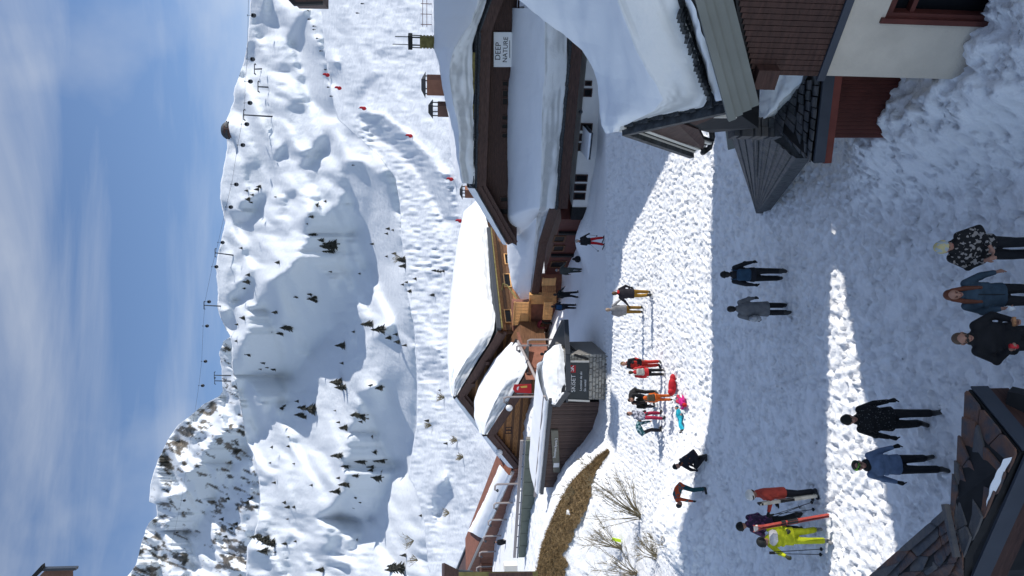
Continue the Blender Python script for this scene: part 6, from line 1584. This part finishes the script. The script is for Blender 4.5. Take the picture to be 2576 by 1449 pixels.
person('child in pink and crimson with round red helmet on the snow', on_ground(1722, 1010), 1.25, (.1, 1), (.55, .015, .2), (.45, .03, .07), hat=('helmet', (.5, .012, .02)), vox=.02, face=False, boots=(.3, .42, .42), pose=dict(lying))
person('small child in a bright turquoise suit lying on the snow', on_ground(1718, 1052), 1.15, (-.8, -.6), (.012, .32, .42), (.02, .42, .55), hat=('beanie', (.02, .12, .2)), vox=.02, face=False, pose=dict(lying))
q = on_ground(1700, 972); c = MB(); c.ball(q + up * .14, .36, .17, .15, n=14); c.ball(q + up * .1 + Vector((.32, .05, 0)), .17, .13, .11, n=12); c.ball(q + up * .16 + Vector((-.2, -.05, .02)), .16, .15, .14, n=12)
o = c.build('kit_bag', cloth((.45, .012, .02), .7), None, True, origin=q); tag(o, 'limp red kit bag lying on the snow by the children', 'bag')

# far people in the street
r_, J, wpt, part, h3 = person('skier in bright red trousers and black jacket gliding on skis along the street', on_ground(1522, 607), 1.78, (.35, -.9), (.015, .015, .017), (.5, .015, .02), glove=(.012, .012, .012), hat=('beanie', (.3, .28, .26)), vox=.022, boots=(.03, .02, .02), bulk=1.1, pose=dict(anR=(.22, .02, .12), anL=(-.22, .02, .12), knR=(.16, .06, .5), knL=(-.16, .06, .5), elR=(.26, .1, 1.15), haR=(.22, .26, 1.0), elL=(-.3, .1, 1.16), haL=(-.36, .2, 1.02)))
base = wpt((0, 0, 0))
for k, lb in ((-1, 'ski upper in the photo under the red trousered skier'), (1, 'ski lower in the photo under the red trousered skier')):
    t = thing('ski', lb, 'ski', base, 'skis of the red trousered skier'); bb = MB(); c = wpt((.2 * k, .1, .03)); dd = (wpt((.2 * k, 1, .03)) - c).normalized()
    for u0, u1, z0, z1 in ((-.85, .7, 0, 0), (.7, .85, 0, .05), (.85, .95, .05, .12)): bb.beam(c + dd * u0 + up * z0, c + dd * u1 + up * z1, .09, .015)
    link('ski_body', bb.mesh('ski_body', M_BLACK), t).location = -base
for k, lb in ((-1, 'ski pole upper in the photo beside the red trousered skier'), (1, 'ski pole lower in the photo beside the red trousered skier')): pole(lb, wpt((.28 * k, .3, 1.02)), wpt((.5 * k, -.35, .35)), 'poles of the red trousered skier', M_BLACK)
q = on_ground(1459, 652); c = MB(); c.ball(q + up * .16, .24, .2, .24, n=12); c.ball(q + up * .34, .1, .1, .22, n=10); o = c.build('dark_sack', cloth((.014, .015, .017)), None, True, origin=q); tag(o, 'small dark cone shaped sack standing by the lodge wall', 'sack')
person('person in grey green clothes with an arm stretched out before the lodge door', on_ground(1465, 680), 1.82, (.2, .9), (.06, .065, .06), (.05, .06, .055), hat=('beanie', (.2, .2, .2)), vox=.024, face=False, hem=.8, pose=dict(walkL, elR=(.36, .1, 1.2), haR=(.5, .26, 1.05)))
person('person all in black walking past the pale shelves', on_ground(1457, 741), 1.8, (.4, .8), (.01, .011, .012), (.01, .01, .012), hair=(.02, .018, .016), vox=.024, face=False, pose=dict(walkR, elR=(.34, .05, 1.18), haR=(.46, .2, 1.02)))
r_, J, wpt, part, h3 = person('person in dark clothes with a blue and white rucksack in the shaded street', on_ground(1450, 771), 1.76, (.2, .95), (.02, .02, .025), (.012, .012, .016), hair=(.03, .025, .02), vox=.024, face=False, pose=dict(elR=(.28, .0, 1.16), haR=(.24, .2, 1.08)))
pack(part, J, cloth((.02, .07, .16)))
person('person in a maroon jacket bending beside the wooden terrace', on_ground(1389, 812), 1.7, (-.9, .2), (.12, .01, .018), (.015, .015, .015), hat=('beanie', (.02, .02, .02)), vox=.024, face=False, pose=bend)
person('person in black behind the snowy shop roof', G(1420, 890, .1), 1.75, (.1, 1), (.008, .008, .01), (.01, .01, .01), hat=('hood', (.008, .008, .01)), vox=.024, face=False, bulk=1.3)
person('tiny figure in black on the path before the brick hall', P(1291, 1363, 70), 1.75, (.1, 1), (.01, .01, .012), (.01, .01, .012), hat=('beanie', (.01, .01, .01)), vox=.03, face=False)
# ------------------------------------------------------------------ trees on the slope
def crown_mesh(seed):
    r_ = random.Random(seed); b = MB()
    tiers = r_.randint(5, 7)
    for i in range(tiers):
        f = i / tiers
        z0, z1 = .06 + f * .82, .06 + f * .82 + .34 * (1 - .45 * f)
        rad = (.27 * (1 - f) ** .8 + .03) * r_.uniform(.8, 1.2); n = 9
        cx, cy = r_.uniform(-.03, .03), r_.uniform(-.03, .03)
        ring = []
        for k in range(n * 2):
            a = 6.2832 * k / (2 * n) + r_.uniform(-.12, .12); rr = rad * (r_.uniform(.8, 1.25) if k % 2 == 0 else r_.uniform(.42, .62))
            ring.append((cx + rr * math.cos(a), cy + rr * math.sin(a), z0 - (.05 if k % 2 == 0 else -.03) + r_.uniform(-.03, .03)))
        b.add(ring + [(cx * .5, cy * .5, min(z1, 1.0)), (cx, cy, z0 + .07)], [(k, (k + 1) % (2 * n), 2 * n) for k in range(2 * n)] + [((k + 1) % (2 * n), k, 2 * n + 1) for k in range(2 * n)])
    return b.mesh('crown', M_NEEDLE)
CROWNS = [crown_mesh(k) for k in range(6)]
tb = MB(); tb.tube([(0, 0, -.12), (0, 0, .5), (0, 0, .93)], .028, 6, r1=.006); TRUNK = tb.mesh('trunk', M_BARK)
Aq = lambda zx, zy: (469.6 + zx * .3472, 469.6 + zy * .3472, .3472)
Bq = lambda zx, zy: (268.3 + zx * .3981, 872 + zy * .3981, .3981)
T_A = [(930,140,60),(1000,105,25),(900,220,45),(870,270,20),(910,350,70),(970,385,60),(1040,415,120),(1030,440,110),(1025,465,105),(1000,430,90),(655,550,40),(1040,615,30),(390,445,30),(400,950,45),(360,998,30),(355,1118,25),(635,910,50),(790,800,40),(890,780,40),(925,800,50),(900,815,70),(930,830,40),(720,1022,100),(675,1065,60),(610,1055,20),(440,1215,50),(550,1275,40),(530,1320,30),(620,1315,60),(580,1310,30),(1110,1150,80),(1120,1278,35),(1305,995,100),(1385,1035,115),(1340,415,35),(1455,305,35),(1445,340,30),(1490,315,25),(1500,485,40),(1445,505,25),(1550,530,75),(1560,575,60),(1650,668,35),(1560,710,30),(1590,692,30),(1610,758,40),(1775,785,45),(1460,1095,50),(1510,1070,40),(1520,1125,55),(1575,1150,45),(1205,1052,30),(1250,630,20),(1790,608,40),(1812,612,36),(1830,616,34),(1850,612,40),(1080,1415,100),(1330,1440,40),(505,20,40),(470,60,35),(440,90,45),(430,30,30),(520,0,40),(460,110,40),(640,75,16),(430,690,60),(440,640,40),(410,735,36)]
T_B = [(1445,225,85),(1475,258,80),(1715,255,70),(1590,430,110),(1600,470,40),(1640,450,40),(1440,405,20),(1460,478,30),(1495,512,60),(1670,570,30),(1690,665,40),(1450,690,85),(1505,755,60),(1600,725,80),(1715,715,100),(1665,760,60),(1660,785,55),(1570,815,50),(1700,825,90),(1460,830,30),(1500,870,80),(1440,915,75),(1280,395,90),(1230,385,60),(1210,430,60),(1240,445,50),(1100,390,40),(1200,345,30),(1120,375,30),(1230,430,40),(1145,570,20),(1145,630,25),(1055,860,30),(1290,875,25),(1120,985,30),(1140,1013,40),(1180,1013,25),(990,1240,160),(970,1220,120),(1000,1215,60),(985,1290,80),(940,1200,90),(1060,1300,20),(1120,1245,40),(1190,1230,20),(1575,1222,25),(1870,1317,50),(1830,1400,120),(1345,1410,60),(2020,468,40),(2140,612,30),(2100,275,20),(1980,1068,25),(1800,1385,70),(1780,1410,60),(1570,955,22),(1600,985,18),(1560,1020,20),(1040,635,22),(1180,740,14),(1030,735,16),(1385,1090,24),(1140,1090,20),(900,960,50),(880,985,40),(760,960,40),(770,1150,60),(740,1200,50),(800,1120,60),(720,1090,40)]
def zone(x, y):
    if x < 600: return 'under the skyline ridge'
    if x > 1000: return 'just above the chalet roofs'
    if y < 620: return 'between the ridge and the mogul bowl'
    if y < 800: return 'around the big shaded hollow' if x < 800 else 'below the big shaded hollow'
    if y < 980: return 'in the lower shaded hollows'
    if y < 1180: return 'on the sunlit shoulder below the rocky peak' if x < 780 else 'on the steep sunlit spur over the small chalet'
    return 'on the slope under the rocky peak' if x < 780 else 'on the bright slope over the brick hall'
ORD = 'first second third fourth fifth sixth seventh eighth ninth tenth eleventh twelfth thirteenth fourteenth fifteenth sixteenth seventeenth eighteenth nineteenth twentieth'.split() + ['twenty-' + w for w in 'first second third fourth fifth sixth seventh eighth ninth'.split()]
ZT = {}
for lst, fq in ((T_A, Aq), (T_B, Bq)):
    for (zx, zy, ln) in lst:
        x, y, k = fq(zx, zy); ZT.setdefault(zone(x, y), []).append((y, x))
for v in ZT.values(): v.sort()
nT = 0
for lst, fq in ((T_A, Aq), (T_B, Bq)):
    for (zx, zy, ln) in lst:
        x, y, k = fq(zx, zy); hpx = max(8, ln * k * 1.05)
        q = tera(x + hpx * .45, y)
        if x < np.interp(y, [c[0] for c in SKY], [c[1] for c in SKY]) + 2: q = tera_peak(x + hpx * .45, y)
        h = min(9.5, hpx * q.y / FPX * .95)
        zn = zone(x, y); nth = ZT[zn].index((y, x)); sz = 'tiny' if hpx < 10 else 'small' if hpx < 18 else 'tall' if hpx > 34 else 'dark'
        lb, gp = '%s conifer, %s from the top of the photo among those %s' % (sz, ORD[nth], zn), 'conifers ' + zn
        if len(lb.split()) > 16: lb = '%s conifer, %s from the photo top %s' % (sz, ORD[nth], zn)
        t = thing('conifer', lb, 'tree', q, gp); t.scale = (h * random.uniform(.9, 1.5), h * random.uniform(.9, 1.5), h); t.rotation_euler = (0, 0, random.uniform(0, 6.28))
        for nm, me in (('crown', CROWNS[nT % 6]), ('trunk', TRUNK)):
            o = bpy.data.objects.new(nm, me); COL.objects.link(o); o.parent = t
        nT += 1
# ------------------------------------------------------------------ lift
cab = MB(); cab.ball((0, 0, 0), 1.0, .85, 1.15, n=10); CAB = cab.mesh('cabin_body', M_STEELD, True)
cab = MB(); cab.tube([(0, 0, 1.0), (0, 0, 2.6)], .09, 6); cab.beam((-.4, 0, 2.6), (.4, 0, 2.6), .15, .15); HANG = cab.mesh('hanger', M_STEELD)
cab = MB(); cab.box((0, -.86, .3), (.6, 0, 0), (0, .03, 0), (0, 0, .4)); PANE = cab.mesh('window', M_GLASS)
CABS = [(638,39),(635.5,149),(630,205),(629,259),(621,312.5),(611,365),(594.6,464),(580.7,521),(560,610),(544.3,671),(526,759),(521,820),(517,909),(510,970),(464,1259),(446,1339)]
pts = []
for i, (x, y) in enumerate(CABS):
    tt = tera_far(max(x + 20, 560), y).y if y < 980 else 560
    q = P(x, y, min(560, tt * .97)) if y < 980 else P(x, y, 560 + (y - 980) * .5)
    pts.append(q)
    where = 'in front of the snow slope' if x > 575 else ('against the sky beside the ridge' if y < 1000 else 'in front of the rocky mountain')
    nth = ['topmost', 'second', 'third', 'fourth', 'fifth', 'sixth', 'seventh', 'eighth', 'ninth', 'tenth', 'eleventh', 'twelfth', 'thirteenth', 'fourteenth', 'fifteenth', 'last'][i]
    t = thing('gondola_cabin', 'dark gondola cabin, %s from the photo top, %s' % (nth if 0 < i < 15 else 'first' if i == 0 else 'sixteenth', where), 'gondola', q, 'gondola cabins on the cable'); t.scale = (1.15,) * 3
    for nm, me in (('cabin_body', CAB), ('hanger', HANG), ('window', PANE)):
        o = bpy.data.objects.new(nm, me); COL.objects.link(o); o.parent = t
b = MB(); cp = [q + up * 2.6 for q in pts]
full = [cp[0] + (cp[0] - cp[1])] + cp + [cp[-1] + (cp[-1] - cp[-2])]
b.tube(full, .07, 4); co = b.build('lift_cable', M_STEELD, None, False, origin=cp[5]); tag(co, 'thin steel cable carrying the gondola cabins along the ridge', 'cable')
PYL = [((640, 174), (655, 172), 'short lift pylon nearest the photo top on the ridge'), ((649, 218), (671, 220), 'lift pylon second from the photo top on the slope'), ((613, 289), (680, 294), 'tallest lift pylon on the slope under the dark hut'), ((541, 636), (583, 644), 'leaning lift pylon standing on the middle of the skyline'), ((513, 768), (551, 771), 'tall lift pylon against the sky above the big hollow'), ((539, 944), (558, 945), 'upper in the photo of the twin lift pylons beside the ridge'), ((540, 958), (558, 959), 'lower in the photo of the twin lift pylons beside the ridge')]
for (x0, y0), (x1, y1), lb in PYL:
    q = tera_far(x1 + 4, y1) if y1 < 900 else P(x1 + 10, y1, 620)
    a = P(x0, y0, q.y)
    t = thing('lift_pylon', lb, 'pylon', q, 'lift pylons'); h = a.z - q.z; dx = a.x - q.x
    bb = MB(); bb.tube([(0, 0, -4), (dx, 0, h)], .5, 8, r1=.32); link('mast', bb.mesh('mast', M_STEELD), t, q)
    bb = MB(); bb.beam((dx - 2.6, 0, h), (dx + 2.6, 0, h), .4, .4); bb.beam((dx - 2.6, -1, h - .5), (dx - 2.6, 1, h - .5), .4, .5, up=(1, 0, 0)); bb.beam((dx + 2.6, -1, h - .5), (dx + 2.6, 1, h - .5), .4, .5, up=(1, 0, 0)); link('cross_arm', bb.mesh('cross_arm', M_STEELD), t, q)
q = tera_far(572, 328); hut = thing('ridge_hut', 'dark dome shaped hut perched on the skyline ridge', 'hut', q)
bb = MB(); w = 44 * q.y / FPX
bb.ball((0, 0, -1), w * .5, w * .4, 20 * q.y / FPX, n=14, z0=0, z1=1); link('roof', bb.mesh('roof', M_TILE, False), hut, q)
bb = MB(); bb.tube([(0, 0, -3), (0, 0, 1.2)], w * .4, 14); link('wall', bb.mesh('wall', M_FASC), hut, q)
bb = MB(); bb.beam((-w * .5, -1, .2), (w * .5, -1, .2), 1, .5); link('eave', bb.mesh('eave', M_STEELD), hut, q)
# ------------------------------------------------------------------ piste marks
FL = [(791,17),(820,189),(850,222),(912,273),(1028.6,342),(1131,451),(1153.6,556)]
pos = ['beside the hotel roof corner', 'on the crest above the mogul field', 'just below the crest by the shaded wedge', 'on the rim of the mogul bowl', 'halfway along the rim of the mogul bowl', 'above the terracotta chimney', 'by the snow roof of the big chalet']
for (x, y), lb in zip(FL, pos):
    q = tera_near(x + 10, y); k = q.y / FPX
    t = thing('safety_mat', 'red safety mat on a pole ' + lb, 'safety mat', q, 'red safety mats on the piste')
    bb = MB(); bb.ball((0, 0, 6 * k), 5.5 * k * .9, .18, 9 * k * .62, n=8); bb.ball((2 * k, 0, 12 * k), 3 * k, .15, 6 * k, n=8); link('mat', bb.mesh('mat', M_LOGO), t, q)
    bb = MB(); bb.tube([(0, 0, -.5), (0, 0, 20 * k)], .05); link('pole', bb.mesh('pole', M_STEELD), t, q)
MK = [(885,78),(890,140),(925,190),(925,215),(950,278),(975,370),(1010,505),(1030,632),(1050,697),(1240,95),(1275,27),(1210,1197)]
for im, (zx, zy) in enumerate(sorted(MK, key=lambda q: q[1])):
    x, y = 469.6 + zx * .3472, zy * .3472; q = tera(x + 4, y); k = q.y / FPX
    bb = MB(); bb.tube([(0, 0, -.4), (0, 0, 9 * k)], .10); bb.box((0, 0, 6 * k), (1.6 * k, 0, 0), (0, .05, 0), (0, 0, 2.2 * k)); o = link('piste_marker', bb.mesh('piste_marker', M_STEELD), None, q)
    tag(o, 'thin dark marker post, %s from the photo top along the piste' % ORD[im], 'marker post', 'marker posts along the piste')
b = MB()
for k in range(3):
    q = tera_near(1086, 10 + k * 26); b.tube([q - up * .3, q + up * 1.6], .05)
q0, q1 = tera_near(1086, -20), tera_near(1086, 68)
b.beam(q0 + up * 1.3, q1 + up * 1.3, .04, .08); b.beam(q0 + up * .7, q1 + up * .7, .04, .08); tag(b.build('slope_fence', M_RED, None, origin=q0), 'thin red fence at the top of the lodge roof by the photo top edge', 'fence')
# ------------------------------------------------------------------ bare shrubs and dry turf on the left bank
def shrub(label, x, y, tips, seed, n=16, r0=.022):
    base = on_ground(x, y); r_ = random.Random(seed)
    t = thing('bare_shrub', label, 'shrub', base, 'bare shrubs on the snow bank')
    spread = [P(tx, ty, base.y + r_.uniform(-.6, .6)) - base for tx, ty in tips]
    for i in range(n):
        s = spread[i % len(spread)] * r_.uniform(.55, 1.0) + Vector((r_.gauss(0, .22), r_.gauss(0, .3), r_.gauss(0, .12)))
        b = MB(); mid = s * .5 + Vector((r_.gauss(0, .08), r_.gauss(0, .08), .12)); st = Vector((r_.gauss(0, .06), r_.gauss(0, .06), -.1))
        ps = [st, mid * .5 + st * .3 + Vector((0, 0, .05)), mid, s * .8 + Vector((r_.gauss(0, .06), 0, .02)), s]
        b.tube(ps, r0 * r_.uniform(.7, 1.1), 5, r1=.004)
        for k in range(r_.randint(5, 8)):
            f = r_.uniform(.35, .95); p = ps[2].lerp(ps[4], (f - .3) / .7) if f > .4 else ps[1].lerp(ps[2], f / .4)
            L_ = s.length * r_.uniform(.12, .3); d = (s.normalized() + Vector((r_.gauss(0, .55), r_.gauss(0, .55), r_.gauss(.15, .45)))).normalized()
            e = p + d * L_; b.tube([p, p.lerp(e, .5) + Vector((0, 0, .02)), e], .009, 4, r1=.003)
            for m_ in range(2):
                g = p.lerp(e, r_.uniform(.3, .9)); b.tube([g, g + (d + Vector((r_.gauss(0, .7), r_.gauss(0, .7), r_.gauss(0, .5)))).normalized() * L_ * .45], .005, 3, r1=.002)
        link('stem', b.mesh('stem', M_BRANCH), t, base)
shrub('large bare shrub spreading over the brown turf strip', 1612, 1302, [(1505,1165),(1480,1200),(1540,1180),(1500,1240),(1580,1190),(1460,1180),(1520,1260),(1470,1300)], 1, 30, .024)
shrub('bare shrub behind the lime green marker', 1562, 1380, [(1480,1320),(1460,1350),(1490,1290),(1440,1370),(1500,1345)], 2, 20)
shrub('bare twiggy shrub in front of the lime green marker', 1652, 1402, [(1600,1330),(1590,1360),(1620,1350),(1580,1400),(1640,1340)], 3, 16)
shrub('bare shrub at the photo bottom edge beside the turf strip', 1600, 1446, [(1500,1390),(1480,1420),(1520,1400),(1560,1380)], 4, 18)
shrub('small bare shrub behind the turf strip', 1452, 1238, [(1410,1215),(1420,1240),(1400,1260),(1430,1210)], 5, 10, .014)
shrub('thin bare twigs at the tip of the turf strip', 1500, 1172, [(1465,1160),(1470,1180),(1450,1170)], 6, 7, .012)
shrub('low bare twigs near the shade edge', 1672, 1372, [(1640,1350),(1645,1380),(1630,1365)], 7, 7, .012)
def mtn_shrub(x, y, hpx, seed, lb):
    q = tera_near(x, y); h = hpx * q.y / FPX; r_ = random.Random(seed)
    t = thing('bare_bush', lb, 'shrub', q, 'bare bushes on the lower slope')
    for k in range(14):
        b = MB(); d = Vector((r_.gauss(0, .55), r_.gauss(0, .4), 1)).normalized() * h * r_.uniform(.6, 1.1)
        b.tube([(0, 0, -.1), d * .5 + Vector((r_.gauss(0, .1), 0, 0)), d], .06, 4, r1=.02)
        for m_ in range(4):
            p = d * r_.uniform(.4, .9); b.tube([p, p + Vector((r_.gauss(0, .4), r_.gauss(0, .4), r_.uniform(.2, .7))) * h * .4], .03, 3, r1=.012)
        link('stem', b.mesh('stem', M_BRANCH), t, q)
for i, (x, y, h, lb) in enumerate([(1040,1360,32,'bare bush low on the sunlit slope above the hall roof'), (1150,1108,22,'bare bush in the snow beside the big chalet roof'), (1165,1150,20,'second bare bush left of the big chalet roof'), (1118,1000,22,'bare bush above the peak of the big chalet roof'), (1085,1070,18,'bare bush on the slope above the chalet gable'), (1050,1410,26,'bare bush nearest the photo bottom on the lower slope'), (1130,1290,20,'bare bush in the hollow above the brick hall'), (1010,650,24,'pale bare bush in the shaded hollow by the conifers')]): mtn_shrub(x, y, h, i, lb)
# turf: a sheet over the bank plus blades
up_e = [(1533,1134),(1505,1150),(1470,1182),(1440,1215),(1415,1258),(1400,1290),(1378,1345),(1362,1400),(1352,1449),(1346,1500)]
lo_e = [(1534,1137),(1512,1172),(1496,1205),(1492,1250),(1472,1300),(1452,1335),(1440,1372),(1422,1392),(1436,1420),(1425,1449),(1418,1500)]
uu = [gpt(x, y) for x, y in up_e]; ll = [gpt(x, y) for x, y in lo_e]
A_, B_ = resample(uu, 60), resample(ll, 60)
X = np.zeros((12, 60)); Y = X.copy(); Z = X.copy()
for j in range(60):
    jag = .25 * math.sin(j * 1.7) * math.sin(j * .61)
    for i in range(12):
        f = i / 11; q = A_[j].lerp(B_[j], min(1.0, f * (1 + jag * .4)))
        X[i, j], Y[i, j] = q.x, q.y; Z[i, j] = float(gz(q.x, q.y)) + .10 + .05 * math.sin(i * 2.1 + j * 1.3) * math.sin(math.pi * f)
sheet = link('brown_turf', grid_mesh('brown_turf', X, Y, Z, M_SOIL)); tag(sheet, 'strip of bare brown turf melted out of the snow bank', kind='structure')
rs = np.random.RandomState(4); n = 14000
fi, fj = rs.rand(n), rs.rand(n) * 58
vs = np.zeros((n * 3, 3)); 
i0 = (fi * 10.99).astype(int); j0 = fj.astype(int)
bx, by_, bz = X[i0, j0] + rs.uniform(-.1, .1, n), Y[i0, j0] + rs.uniform(-.12, .12, n), Z[i0, j0] - .03
a = rs.uniform(0, 6.28, n); ln = rs.uniform(.06, .2, n)
vs[0::3] = np.stack([bx - .012 * np.cos(a), by_ - .012 * np.sin(a), bz], 1); vs[1::3] = np.stack([bx + .012 * np.cos(a), by_ + .012 * np.sin(a), bz], 1)
vs[2::3] = np.stack([bx + rs.normal(0, .09, n), by_ + rs.normal(-.05, .08, n), bz + ln], 1)
me = bpy.data.meshes.new('dry_grass'); me.from_pydata([tuple(v) for v in vs], [], [(3 * k, 3 * k + 1, 3 * k + 2) for k in range(n)]); me.materials.append(M_GRASS)
tag(link('dry_grass', me), 'matted dry grass on the bare strip of the bank', 'grass', kind='stuff')
q = on_ground(1565, 1358); bb = MB(); bb.box((0, 0, .25), (.06, .03, 0), (0, .04, 0), (.05, 0, .2)); bb.ball((.05, 0, .42), .08, .06, .08, n=8)
o = link('lime_marker', bb.mesh('lime_marker', mat('lime_plastic', (.5, .7, .02), .5)), None, q); tag(o, 'lime green plastic marker stuck in the snow among the shrubs', 'marker')
